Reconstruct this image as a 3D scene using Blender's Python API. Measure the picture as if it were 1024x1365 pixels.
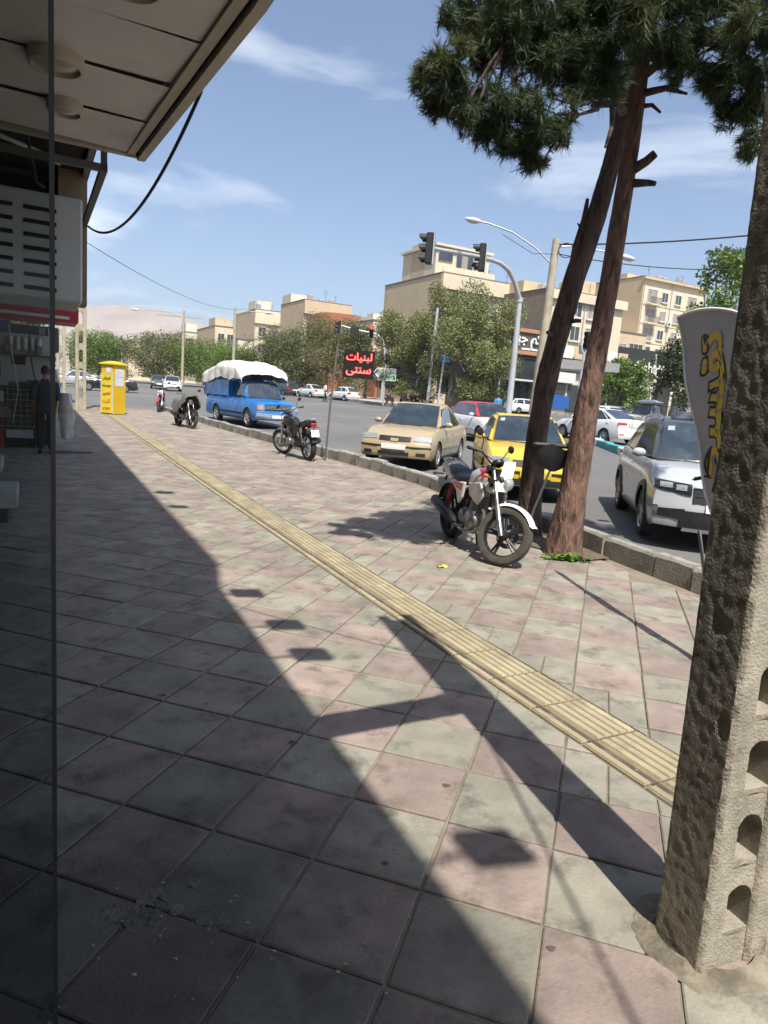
import bpy, bmesh, math, random
import numpy as np
from mathutils import Vector, Matrix, noise

for _o in list(bpy.data.objects):
    bpy.data.objects.remove(_o)
SCN = bpy.context.scene
COL = SCN.collection
R = math.radians
random.seed(7)

# ------------------------------------------------------------------ camera
PITCH, ROLL, FPX, CAMZ = R(9.5), R(4.4), 906.0, 1.66
_f = Vector((0, math.cos(PITCH), -math.sin(PITCH)))
_u = Vector((0, math.sin(PITCH), math.cos(PITCH)))
_r = Vector((1, 0, 0))
_cr, _sr = math.cos(ROLL), math.sin(ROLL)
cr_ = _r * _cr + _u * _sr
cu_ = -_r * _sr + _u * _cr
cam = bpy.data.cameras.new('camera')
cam.sensor_fit = 'VERTICAL'
cam.sensor_height = 36.0
cam.lens = FPX / 1365.0 * 36.0
cam.clip_start = 0.05
cam.clip_end = 20000
camo = bpy.data.objects.new('camera', cam)
COL.objects.link(camo)
camo.matrix_world = Matrix(((cr_.x, cu_.x, -_f.x, 0), (cr_.y, cu_.y, -_f.y, 0), (cr_.z, cu_.z, -_f.z, CAMZ), (0, 0, 0, 1)))
SCN.camera = camo

# ------------------------------------------------------------------ light
SUN_EL, SUN_AZ = R(60), R(164.7)          # azimuth clockwise from +Y
SUNV = Vector((math.sin(SUN_AZ) * math.cos(SUN_EL), math.cos(SUN_AZ) * math.cos(SUN_EL), math.sin(SUN_EL)))
world = bpy.data.worlds.new('World')
SCN.world = world
world.use_nodes = True
nt = world.node_tree
nt.nodes.clear()
def N(tree, kind, **kw):
    n = tree.nodes.new(kind)
    for k, v in kw.items():
        setattr(n, k, v)
    return n
wo = N(nt, 'ShaderNodeOutputWorld')
bg = N(nt, 'ShaderNodeBackground')
bg.inputs['Strength'].default_value = 0.118
sky = N(nt, 'ShaderNodeTexSky', sky_type='NISHITA', sun_disc=False)
sky.sun_elevation = SUN_EL
sky.sun_rotation = SUN_AZ
sky.altitude = 1200
sky.air_density = 1.0
sky.dust_density = 4.0
sky.ozone_density = 1.2
tc = N(nt, 'ShaderNodeTexCoord')
sep = N(nt, 'ShaderNodeSeparateXYZ')
nt.links.new(tc.outputs['Generated'], sep.inputs[0])
zz = N(nt, 'ShaderNodeMath', operation='MAXIMUM'); zz.inputs[1].default_value = 0.02
nt.links.new(sep.outputs['Z'], zz.inputs[0])
za = N(nt, 'ShaderNodeMath', operation='ADD'); za.inputs[1].default_value = 0.12
nt.links.new(zz.outputs[0], za.inputs[0])
cmb = N(nt, 'ShaderNodeCombineXYZ')
for i, ax in enumerate('XY'):
    dv = N(nt, 'ShaderNodeMath', operation='DIVIDE')
    nt.links.new(sep.outputs[ax], dv.inputs[0]); nt.links.new(za.outputs[0], dv.inputs[1])
    nt.links.new(dv.outputs[0], cmb.inputs[i])
mp = N(nt, 'ShaderNodeMapping')
mp.inputs['Location'].default_value = (2.636, 0.63, 0.0)
mp.inputs['Scale'].default_value = (0.62, 0.9, 1)
nt.links.new(cmb.outputs[0], mp.inputs[0])
cn = N(nt, 'ShaderNodeTexNoise')
cn.inputs['Scale'].default_value = 0.95
cn.inputs['Detail'].default_value = 9
cn.inputs['Roughness'].default_value = 0.56
cn.inputs['Distortion'].default_value = 0.35
nt.links.new(mp.outputs[0], cn.inputs['Vector'])
rp = N(nt, 'ShaderNodeValToRGB')
rp.color_ramp.elements[0].position = 0.545
rp.color_ramp.elements[0].color = (0, 0, 0, 1)
rp.color_ramp.elements[1].position = 0.74
rp.color_ramp.elements[1].color = (0.8, 0.8, 0.8, 1)
nt.links.new(cn.outputs['Fac'], rp.inputs[0])
mxc = N(nt, 'ShaderNodeMix', data_type='RGBA')
mxc.inputs['B'].default_value = (9.5, 9.6, 9.8, 1)
nt.links.new(rp.outputs['Color'], mxc.inputs['Factor'])
nt.links.new(sky.outputs[0], mxc.inputs['A'])
nt.links.new(mxc.outputs['Result'], bg.inputs[0])
nt.links.new(bg.outputs[0], wo.inputs[0])

sl = bpy.data.lights.new('sun', 'SUN')
sl.energy = 5.0
sl.angle = R(0.53)
sl.color = (1.0, 0.95, 0.87)
so = bpy.data.objects.new('sun', sl)
COL.objects.link(so)
so.rotation_euler = SUNV.to_track_quat('Z', 'Y').to_euler()
so.location = (0, 0, 60)

SCN.view_settings.view_transform = 'Standard'
SCN.view_settings.look = 'None'
SCN.view_settings.gamma = 1
SCN.view_settings.use_curve_mapping = False
SCN.view_settings.exposure = 0.62
SCN.render.engine = 'CYCLES'
SCN.cycles.use_denoising = True
SCN.cycles.max_bounces = 4
SCN.cycles.diffuse_bounces = 3
SCN.cycles.glossy_bounces = 2
SCN.cycles.volume_bounces = 0
SCN.cycles.transparent_max_bounces = 8
SCN.cycles.caustics_reflective = False
SCN.cycles.caustics_refractive = False
SCN.cycles.adaptive_threshold = 0.02

# ------------------------------------------------------------------ place frame: c across the street, s along it
TH, SL = R(27.65), 0.014
SX, SY = -math.sin(TH), math.cos(TH)
CX, CY = math.cos(TH), math.sin(TH)
def gz(x, y):
    c = x * CX + y * CY
    yy = min(y, 110.0)
    e = 0.0 if yy < 4 else (0.0115 * (yy - 4) ** 2 / 16 if yy < 12 else 0.0115 * (yy - 8))
    return SL * max(-20.0, min(c, 60.0)) + e
def W2(s, c):
    return (s * SX + c * CX, s * SY + c * CY)
def WP(s, c, dz=0.0):
    x, y = W2(s, c)
    return Vector((x, y, gz(x, y) + dz))
def gnormal(x, y):
    h = 0.05
    return Vector((-(gz(x + h, y) - gz(x - h, y)) / (2 * h), -(gz(x, y + h) - gz(x, y - h)) / (2 * h), 1)).normalized()
ROAD = -0.10
def rp3(x, y):
    return (x, y, gz(x, y) + ROAD)

# ------------------------------------------------------------------ materials
def lin(h):
    h = h.lstrip('#')
    o = []
    for i in (0, 2, 4):
        v = int(h[i:i + 2], 16) / 255
        o.append(v / 12.92 if v <= 0.04045 else ((v + 0.055) / 1.055) ** 2.4)
    return tuple(o)
MATS = {}
def M(name, col, rough=0.7, metal=0.0, var=0.15, vs=4.0, bump=0.0, bs=40.0, coat=0.0, spec=0.5, rnd=0.0, dirt=None, dirts=1.5, dpos=0.55, detail=6, bd=0.01, stretch=None, emit=None, world=False, grime_shade=None):
    if name in MATS:
        return MATS[name]
    if isinstance(col, str):
        col = lin(col)
    m = bpy.data.materials.new(name)
    m.use_nodes = True
    t = m.node_tree
    b = t.nodes['Principled BSDF']
    b.inputs['Roughness'].default_value = rough
    b.inputs['Metallic'].default_value = metal
    b.inputs['Specular IOR Level'].default_value = spec
    b.inputs['Coat Weight'].default_value = coat
    b.inputs['Coat Roughness'].default_value = 0.08
    tc = N(t, 'ShaderNodeTexCoord')
    vec = tc.outputs['Object']
    if world:
        vec = N(t, 'ShaderNodeNewGeometry').outputs['Position']
    if stretch:
        mp = N(t, 'ShaderNodeMapping'); mp.inputs['Scale'].default_value = stretch
        t.links.new(vec, mp.inputs[0]); vec = mp.outputs[0]
    nz = N(t, 'ShaderNodeTexNoise')
    nz.inputs['Scale'].default_value = vs
    nz.inputs['Detail'].default_value = detail
    nz.inputs['Roughness'].default_value = 0.62
    t.links.new(vec, nz.inputs['Vector'])
    mr = N(t, 'ShaderNodeMapRange')
    mr.inputs['From Min'].default_value = 0.3; mr.inputs['From Max'].default_value = 0.7
    mr.inputs['To Min'].default_value = 1 - var; mr.inputs['To Max'].default_value = 1 + var
    t.links.new(nz.outputs['Fac'], mr.inputs[0])
    val = mr.outputs[0]
    if rnd:
        oi = N(t, 'ShaderNodeObjectInfo'); ge = N(t, 'ShaderNodeNewGeometry')
        ad = N(t, 'ShaderNodeMath', operation='ADD')
        t.links.new(oi.outputs['Random'], ad.inputs[0]); t.links.new(ge.outputs['Random Per Island'], ad.inputs[1])
        fr = N(t, 'ShaderNodeMath', operation='FRACT'); t.links.new(ad.outputs[0], fr.inputs[0])
        m2 = N(t, 'ShaderNodeMapRange'); m2.inputs['To Min'].default_value = 1 - rnd; m2.inputs['To Max'].default_value = 1 + rnd
        t.links.new(fr.outputs[0], m2.inputs[0])
        mu = N(t, 'ShaderNodeMath', operation='MULTIPLY')
        t.links.new(val, mu.inputs[0]); t.links.new(m2.outputs[0], mu.inputs[1]); val = mu.outputs[0]
    vm = N(t, 'ShaderNodeVectorMath', operation='SCALE')
    vm.inputs[0].default_value = col
    t.links.new(val, vm.inputs['Scale'])
    out = vm.outputs[0]
    if dirt is not None:
        if isinstance(dirt, str):
            dirt = lin(dirt)
        n2 = N(t, 'ShaderNodeTexNoise'); n2.inputs['Scale'].default_value = dirts; n2.inputs['Detail'].default_value = 8; n2.inputs['Roughness'].default_value = 0.68
        t.links.new(vec, n2.inputs['Vector'])
        r2 = N(t, 'ShaderNodeMapRange'); r2.inputs['From Min'].default_value = dpos; r2.inputs['From Max'].default_value = dpos + 0.16
        t.links.new(n2.outputs['Fac'], r2.inputs[0])
        mx = N(t, 'ShaderNodeMix', data_type='RGBA')
        mx.inputs['B'].default_value = (*dirt, 1)
        t.links.new(r2.outputs[0], mx.inputs['Factor']); t.links.new(out, mx.inputs['A'])
        out = mx.outputs['Result']
    if grime_shade:  # darkens tiles round a point: doorway grime plus shade put into the colour
        gx_, gy_, gr_, gk_ = grime_shade
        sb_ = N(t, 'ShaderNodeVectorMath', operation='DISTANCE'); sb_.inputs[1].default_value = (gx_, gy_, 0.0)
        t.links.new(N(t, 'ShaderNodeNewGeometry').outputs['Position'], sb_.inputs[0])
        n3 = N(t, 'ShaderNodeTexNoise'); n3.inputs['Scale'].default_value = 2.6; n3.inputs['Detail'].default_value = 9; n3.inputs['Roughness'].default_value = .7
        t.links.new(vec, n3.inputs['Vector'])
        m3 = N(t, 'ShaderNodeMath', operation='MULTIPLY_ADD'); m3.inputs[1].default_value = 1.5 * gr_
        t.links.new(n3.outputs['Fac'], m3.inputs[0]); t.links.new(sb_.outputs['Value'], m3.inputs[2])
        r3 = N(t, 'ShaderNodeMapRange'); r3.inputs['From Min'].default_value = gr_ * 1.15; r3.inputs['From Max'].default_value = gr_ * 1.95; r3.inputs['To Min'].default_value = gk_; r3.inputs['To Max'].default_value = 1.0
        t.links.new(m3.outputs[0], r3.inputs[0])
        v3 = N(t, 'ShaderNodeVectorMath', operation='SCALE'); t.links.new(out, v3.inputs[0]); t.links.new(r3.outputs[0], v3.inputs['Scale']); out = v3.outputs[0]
    t.links.new(out, b.inputs['Base Color'])
    if bump:
        nb = N(t, 'ShaderNodeTexNoise'); nb.inputs['Scale'].default_value = bs; nb.inputs['Detail'].default_value = 5
        t.links.new(vec, nb.inputs['Vector'])
        bp = N(t, 'ShaderNodeBump'); bp.inputs['Strength'].default_value = bump; bp.inputs['Distance'].default_value = bd
        t.links.new(nb.outputs['Fac'], bp.inputs['Height']); t.links.new(bp.outputs[0], b.inputs['Normal'])
    if emit:
        b.inputs['Emission Color'].default_value = (*emit[0], 1); b.inputs['Emission Strength'].default_value = emit[1]
    MATS[name] = m
    return m

def leafmat(name, col, rnd=0.35, trans=0.25):
    m = M(name, col, rough=0.55, var=0.2, vs=1.2, rnd=rnd, spec=0.3)
    t = m.node_tree
    b = t.nodes['Principled BSDF']; o = t.nodes['Material Output']
    tr = N(t, 'ShaderNodeBsdfTranslucent')
    src = b.inputs['Base Color'].links[0].from_socket
    t.links.new(src, tr.inputs[0])
    mx = N(t, 'ShaderNodeMixShader'); mx.inputs[0].default_value = trans
    t.links.new(b.outputs[0], mx.inputs[1]); t.links.new(tr.outputs[0], mx.inputs[2]); t.links.new(mx.outputs[0], o.inputs[0])
    return m

def glassmat(name, tint, refl=0.35):
    m = bpy.data.materials.new(name); m.use_nodes = True; t = m.node_tree; t.nodes.clear()
    o = N(t, 'ShaderNodeOutputMaterial'); tr = N(t, 'ShaderNodeBsdfTransparent'); gl = N(t, 'ShaderNodeBsdfGlossy')
    tr.inputs[0].default_value = (*tint, 1); gl.inputs['Roughness'].default_value = 0.03; gl.inputs[0].default_value = (0.9, 0.95, 1, 1)
    fr = N(t, 'ShaderNodeFresnel'); fr.inputs[0].default_value = 1.45
    mx = N(t, 'ShaderNodeMixShader')
    sc_ = N(t, 'ShaderNodeMath', operation='MULTIPLY'); sc_.inputs[1].default_value = refl; t.links.new(fr.outputs[0], sc_.inputs[0]); t.links.new(sc_.outputs[0], mx.inputs[0]); t.links.new(tr.outputs[0], mx.inputs[1]); t.links.new(gl.outputs[0], mx.inputs[2]); t.links.new(mx.outputs[0], o.inputs[0])
    return m

# ------------------------------------------------------------------ mesh builder
class MB:
    def __init__(self):
        self.v = []; self.f = []
    def add(self, vs, fs):
        n = len(self.v)
        self.v += [tuple(p) for p in vs]
        self.f += [tuple(i + n for i in q) for q in fs]
        return self
    def box(self, cx, cy, cz, sx, sy, sz, rot=None):
        vs = [Vector((a * sx / 2, b * sy / 2, c * sz / 2)) for a in (-1, 1) for b in (-1, 1) for c in (-1, 1)]
        if rot is not None:
            vs = [rot @ p for p in vs]
        o = Vector((cx, cy, cz))
        return self.add([p + o for p in vs], [(0, 1, 3, 2), (4, 6, 7, 5), (0, 4, 5, 1), (2, 3, 7, 6), (0, 2, 6, 4), (1, 5, 7, 3)])
    def b2(self, x0, x1, y0, y1, z0, z1):
        return self.box((x0 + x1) / 2, (y0 + y1) / 2, (z0 + z1) / 2, x1 - x0, y1 - y0, z1 - z0)
    def tube(self, pts, rads, n=8, caps=True):
        pts = [Vector(p) for p in pts]
        if not hasattr(rads, '__len__'):
            rads = [rads] * len(pts)
        t0 = (pts[1] - pts[0]).normalized()
        a = t0.orthogonal().normalized()
        vs = []
        for i, p in enumerate(pts):
            t = ((pts[min(i + 1, len(pts) - 1)] - pts[max(i - 1, 0)])).normalized()
            a = (a - t * a.dot(t)).normalized()
            b = t.cross(a)
            for k in range(n):
                w = 2 * math.pi * k / n
                vs.append(p + (a * math.cos(w) + b * math.sin(w)) * rads[i])
        fs = []
        for i in range(len(pts) - 1):
            for k in range(n):
                k2 = (k + 1) % n
                fs.append((i * n + k, i * n + k2, (i + 1) * n + k2, (i + 1) * n + k))
        if caps:
            fs.append(tuple(range(n - 1, -1, -1)))
            fs.append(tuple((len(pts) - 1) * n + k for k in range(n)))
        return self.add(vs, fs)
    def cyl(self, p0, p1, r0, r1=None, n=12):
        return self.tube([p0, p1], [r0, r0 if r1 is None else r1], n)
    def lathe(self, prof, c=(0, 0, 0), axis='z', n=20, close=False):
        vs = []; fs = []
        for r, h in prof:
            for k in range(n):
                w = 2 * math.pi * k / n
                x, y = r * math.cos(w), r * math.sin(w)
                p = {'z': (x, y, h), 'y': (x, h, y), 'x': (h, x, y)}[axis]
                vs.append((p[0] + c[0], p[1] + c[1], p[2] + c[2]))
        m = len(prof)
        for i in range(m if close else m - 1):
            j = (i + 1) % m
            for k in range(n):
                k2 = (k + 1) % n
                fs.append((i * n + k, i * n + k2, j * n + k2, j * n + k))
        return self.add(vs, fs)
    def ell(self, c, r, nu=12, nv=8, rot=None):
        vs = []; fs = []
        c = Vector(c)
        for i in range(nv + 1):
            a = math.pi * i / nv
            for k in range(nu):
                w = 2 * math.pi * k / nu
                p = Vector((r[0] * math.sin(a) * math.cos(w), r[1] * math.sin(a) * math.sin(w), r[2] * math.cos(a)))
                if rot is not None:
                    p = rot @ p
                vs.append(p + c)
        for i in range(nv):
            for k in range(nu):
                k2 = (k + 1) % nu
                fs.append((i * nu + k, (i + 1) * nu + k, (i + 1) * nu + k2, i * nu + k2))
        return self.add(vs, fs)
    def prism(self, poly, fn0, fn1):
        n = len(poly)
        return self.add([fn0(*p) for p in poly] + [fn1(*p) for p in poly],
                        [tuple(range(n - 1, -1, -1)), tuple(range(n, 2 * n))] + [(i, (i + 1) % n, n + (i + 1) % n, n + i) for i in range(n)])
    def grid(self, rows):
        m = len(rows[0]); vs = [p for r in rows for p in r]
        return self.add(vs, [(i * m + j, i * m + j + 1, (i + 1) * m + j + 1, (i + 1) * m + j) for i in range(len(rows) - 1) for j in range(m - 1)])
    def xf(self, mat, i0=0):
        for i in range(i0, len(self.v)):
            self.v[i] = tuple(mat @ Vector(self.v[i]))
        return self
    def mesh(self, name, mat, smooth=False, bevel=0.0, seg=1, ang=38, weld=True):
        me = bpy.data.meshes.new(name)
        me.from_pydata(self.v, [], self.f)
        bm = bmesh.new(); bm.from_mesh(me)
        if weld:
            bmesh.ops.remove_doubles(bm, verts=bm.verts, dist=1e-5)
        bmesh.ops.recalc_face_normals(bm, faces=bm.faces)
        if bevel:
            bmesh.ops.bevel(bm, geom=[e for e in bm.edges if e.is_manifold and e.calc_face_angle(0) > 0.5], offset=bevel, segments=seg, affect='EDGES', clamp_overlap=True)
        bm.to_mesh(me); bm.free()
        if smooth:
            for p in me.polygons:
                p.use_smooth = True
            me.set_sharp_from_angle(angle=R(ang))
        me.materials.append(mat)
        return me
    def build(self, name, mat, parent=None, loc=None, rz=0.0, **kw):
        o = bpy.data.objects.new(name, self.mesh(name, mat, **kw))
        COL.objects.link(o)
        if parent is not None:
            o.parent = parent
        if loc is not None:
            o.location = loc
        if rz:
            o.rotation_euler = (0, 0, rz)
        return o

def np_build(name, vs, k, mat, parent=None):
    """one mesh object of n separate k-sided faces from an (n*k, 3) array"""
    n = len(vs) // k
    me = bpy.data.meshes.new(name)
    me.vertices.add(n * k); me.vertices.foreach_set('co', np.ascontiguousarray(vs, dtype=np.float32).ravel())
    me.loops.add(n * k); me.loops.foreach_set('vertex_index', np.arange(n * k, dtype=np.int32))
    me.polygons.add(n); me.polygons.foreach_set('loop_start', np.arange(0, n * k, k, dtype=np.int32))
    me.update(calc_edges=True); me.validate()
    me.materials.append(mat)
    o = bpy.data.objects.new(name, me); COL.objects.link(o)
    if parent is not None: o.parent = parent
    return o
def unit(a):
    return a / np.maximum(1e-9, np.linalg.norm(a, axis=1, keepdims=True))
def wob(p, f, seed):
    """cheap smooth pseudo-noise in [-1, 1] for arrays of points"""
    r = np.random.default_rng(seed); out = 0
    for _ in range(5):
        d = r.normal(size=3) * f; out = out + np.sin(p @ d + r.uniform(0, 6.28))
    return out / 3.2

def tag(o, label=None, cat=None, group=None, kind=None):
    if label: o['label'] = label
    if cat: o['category'] = cat
    if group: o['group'] = group
    if kind: o['kind'] = kind
    return o
def thing(name, label, cat, loc=(0, 0, 0), rz=0.0, group=None):
    o = bpy.data.objects.new(name, None)
    o.empty_display_size = 0.2
    COL.objects.link(o)
    o.location = loc; o.rotation_euler = (0, 0, rz)
    return tag(o, label, cat, group)
def copy_tree(o, parent=None):
    c = o.copy(); COL.objects.link(c); c.parent = parent
    for ch in o.children:
        copy_tree(ch, c)
    return c
def jit(a):
    return random.uniform(-a, a)

# ---- Persian lettering: presentation forms, laid out right to left
AF = {}
for ch, base in dict(ب=0xFE8F, ت=0xFE95, ج=0xFE9D, ح=0xFEA1, خ=0xFEA5, س=0xFEB1, ش=0xFEB5, ط=0xFEC1, ع=0xFEC9, ف=0xFED1, ق=0xFED5, ل=0xFEDD, م=0xFEE1, ن=0xFEE5, ه=0xFEE9, ک=0xFB8E, چ=0xFB7A, ی=0xFBFC).items():
    AF[ch] = tuple(chr(base + i) for i in range(4))
for ch, base in dict(ا=0xFE8D, د=0xFEA9, ر=0xFEAD, ز=0xFEAF, و=0xFEED).items():
    AF[ch] = (chr(base), chr(base + 1), None, None)
def shape(s):
    out = []
    for i, ch in enumerate(s):
        if ch not in AF:
            out.append(ch); continue
        pj = i > 0 and s[i - 1] in AF and AF[s[i - 1]][2] is not None
        nj = i + 1 < len(s) and s[i + 1] in AF and AF[ch][2] is not None
        out.append(AF[ch][3] if pj and nj else AF[ch][1] if pj else AF[ch][2] if nj else AF[ch][0])
    return ''.join(reversed(out))
def text_obj(name, s, size, mat, parent, loc, rot, ext=0.004, off=0.0, arabic=True, w=None):
    cu = bpy.data.curves.new(name, 'FONT')
    cu.body = shape(s) if arabic else s
    cu.size = size; cu.extrude = ext; cu.offset = off; cu.align_x = 'CENTER'; cu.align_y = 'CENTER'; cu.resolution_u = 3
    t = bpy.data.objects.new('tmp_text', cu)
    COL.objects.link(t)
    dg = bpy.context.evaluated_depsgraph_get()
    me = bpy.data.meshes.new_from_object(t.evaluated_get(dg))
    bpy.data.objects.remove(t)
    if w and len(me.vertices):
        xs = [v.co.x for v in me.vertices]; ys = [v.co.y for v in me.vertices]
        k = w / (max(xs) - min(xs)); mx = (max(xs) + min(xs)) / 2; my = (max(ys) + min(ys)) / 2
        for v in me.vertices:
            v.co.x = (v.co.x - mx) * k; v.co.y = (v.co.y - my) * k
    me.materials.clear(); me.materials.append(mat)
    o = bpy.data.objects.new(name, me)
    COL.objects.link(o); o.parent = parent; o.location = loc; o.rotation_euler = rot
    return o
def interp(tab, x):
    if x <= tab[0][0]: return tab[0][1]
    for (a, va), (b, vb) in zip(tab, tab[1:]):
        if x <= b:
            return va + (vb - va) * (x - a) / (b - a)
    return tab[-1][1]
# ================================================================== SETTING
m_asph = M('asphalt', (0.125, 0.122, 0.118), rough=0.85, var=0.14, vs=0.35, bump=0.35, bs=90, dirt=(0.17, 0.165, 0.155), dirts=0.12, dpos=0.5)
m_earth = M('dry_earth', (0.22, 0.18, 0.13), rough=0.95, var=0.25, vs=0.05)
m_hill = M('hill_rock', (0.33, 0.27, 0.22), rough=1, var=0.18, vs=0.006, detail=10)
m_bed = M('joint_sand', (0.20, 0.17, 0.125), rough=0.95, var=0.25, vs=6, bump=0.4, bs=80)
m_kerb = M('kerb_concrete', (0.30, 0.285, 0.25), rough=0.9, var=0.22, vs=5, bump=0.6, bs=35, dirt=(0.13, 0.12, 0.10), dirts=2.2, dpos=0.5, rnd=0.14)
m_tg = M('tile_grey', (0.240, 0.224, 0.178), rough=0.85, var=0.27, vs=3.4, bump=0.6, bs=70, bd=0.007, dirt=(0.125, 0.112, 0.088), dirts=5.5, dpos=0.52, rnd=0.13, world=True, detail=9, grime_shade=(-.75, 1.5, 1.25, .40))
m_tp = M('tile_pink', (0.250, 0.197, 0.168), rough=0.85, var=0.27, vs=3.4, bump=0.6, bs=70, bd=0.007, dirt=(0.14, 0.108, 0.088), dirts=5.5, dpos=0.52, rnd=0.15, world=True, detail=9, grime_shade=(-.75, 1.5, 1.25, .40))
m_ty = M('tactile_yellow', (0.325, 0.278, 0.178), rough=0.85, var=0.20, vs=3, bump=0.4, bs=80, bd=0.005, dirt=(0.22, 0.185, 0.13), dirts=4.0, dpos=0.52, rnd=0.13, world=True, detail=9)
m_soil = M('soil', (0.13, 0.10, 0.07), rough=1, var=0.35, vs=12, bump=0.8, bs=50)
m_pave = M('far_paving', (0.38, 0.34, 0.29), rough=0.9, var=0.15, vs=0.6)

def sheet(name, xs, ys, off, mat):
    b = MB()
    b.grid([[(x, y, gz(x, y) + off) for x in xs] for y in ys])
    return tag(b.build(name, mat, smooth=True, weld=False), kind='structure')
def steps(a, b, d):
    n = max(1, round((b - a) / d)); return [a + (b - a) * i / n for i in range(n + 1)]
sheet('ground', [-5000, -2000, -800, -300] + steps(-150, 150, 10) + [300, 800, 2000, 5000], [-300, -60] + steps(-20, 130, 5) + [200, 500, 1200, 2500, 6000], -0.32, m_earth)
sheet('road', steps(-70, 90, 2.5), steps(-18, 4, 2) + steps(4.5, 12, 0.5) + steps(14, 150, 2), ROAD, m_asph)

# hills far left, bare and dry
def ridge(x):
    return interp([(-4200, 150), (-2600, 215), (-1900, 262), (-1600, 282), (-1390, 290), (-1190, 297), (-1010, 290), (-860, 262), (-640, 196), (-380, 120), (200, 70), (1500, 60), (4000, 60)], x)
rows = []
for j in range(26):
    y = 2350 + j * 45
    k = min(1.0, j / 15) ** 0.85
    row = []
    for i in range(165):
        x = -4200 + i * 50
        n = noise.fractal(Vector((x * 0.0022, y * 0.003, 3.1)), 1.0, 2.0, 6)
        n2 = abs(noise.noise(Vector((x * 0.0075, y * 0.0035, 9.0))))
        row.append((x, y, max(-5, ridge(x) * k * (1 + 0.10 * n) - 34 * n2 * (1 - k * 0.55)) if j else -30))
    rows.append(row)
hb = MB(); hb.grid(rows)
tag(hb.build('hills', m_hill, smooth=True, ang=180, weld=False), kind='structure')

# ------------------------------------------------------------------ sidewalk
KERB = [(-6, 4.95), (1, 5.3), (4.4, 5.57), (8, 6.05), (10.5, 6.35), (12.5, 6.35), (15, 6.15), (20, 5.75), (24.3, 5.5), (33.5, 5.4)]
def kin(s): return interp(KERB, s)
SEND = 33.2
CL, CR_ = 2.42, 2.815                       # tactile strip
ss = steps(-6, SEND, 0.7)
b = MB(); rows_t = []
for s in ss:
    cs = [-7 + (kin(s) + 7) * k / 24 for k in range(25)]
    rows_t.append([WP(s, c, -0.011) for c in cs])
b.grid(rows_t)
b.grid([[WP(SEND, -7 + (kin(SEND) + 7) * k / 24, -0.011), ] * 1 + [WP(SEND, -7 + (kin(SEND) + 7) * k / 24, -0.3)] for k in range(25)])
sidewalk = tag(b.build('sidewalk', m_bed, smooth=True, weld=False), kind='structure')

TY, TP, OU, OV = R(-17.35), 0.407, -3.255, 3.682
ax = Vector((math.cos(TY), math.sin(TY), 0)); ay = Vector((-math.sin(TY), math.cos(TY), 0))
def clip(poly, fn):
    out = []
    for i in range(len(poly)):
        p, q = poly[i], poly[(i + 1) % len(poly)]
        a, c = fn(p), fn(q)
        if a >= 0: out.append(p)
        if (a >= 0) != (c >= 0):
            t = a / (a - c); out.append((p[0] + (q[0] - p[0]) * t, p[1] + (q[1] - p[1]) * t))
    return out
def area(p):
    return abs(sum(p[i][0] * p[(i + 1) % len(p)][1] - p[(i + 1) % len(p)][0] * p[i][1] for i in range(len(p)))) / 2
def sc_of(x, y): return (x * SX + y * SY, x * CX + y * CY)
def shrink(poly, d):
    cx = sum(p[0] for p in poly) / len(poly); cy = sum(p[1] for p in poly) / len(poly)
    n = len(poly); out = []
    ar = sum(poly[i][0] * poly[(i + 1) % n][1] - poly[(i + 1) % n][0] * poly[i][1] for i in range(n))
    sg = 1 if ar > 0 else -1
    lines = []
    for i in range(n):
        p, q = poly[i], poly[(i + 1) % n]
        L = math.hypot(q[0] - p[0], q[1] - p[1])
        if L < 1e-4: continue
        nx, ny = -(q[1] - p[1]) / L * sg, (q[0] - p[0]) / L * sg
        lines.append((nx, ny, nx * p[0] + ny * p[1] + d))
    r = poly
    for nx, ny, dd in lines:
        r = clip(r, lambda p: nx * p[0] + ny * p[1] - dd)
        if len(r) < 3: return None
    return r
rt = random.Random(3)
def tile_geo(poly, zf, dz, off=(0, 0)):
    poly = [(p[0] + rt.uniform(-.003, .003), p[1] + rt.uniform(-.003, .003)) for p in poly]
    a = shrink(poly, 0.0058); t = shrink(poly, 0.0115)
    if not a or not t or len(a) != len(t) or area(t) < 0.0015: return None
    n = len(a)
    ox, oy = off
    vs = [(p[0] - ox, p[1] - oy, zf(*p) - 0.016) for p in a] + [(p[0] - ox, p[1] - oy, zf(*p) - 0.004 + dz) for p in a] + [(p[0] - ox, p[1] - oy, zf(*p) + dz) for p in t]
    fs = [tuple(range(2 * n, 3 * n))]
    for i in range(n):
        j = (i + 1) % n
        fs += [(i, j, n + j, n + i), (n + i, n + j, 2 * n + j, 2 * n + i)]
    return vs, fs
cells = []
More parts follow.
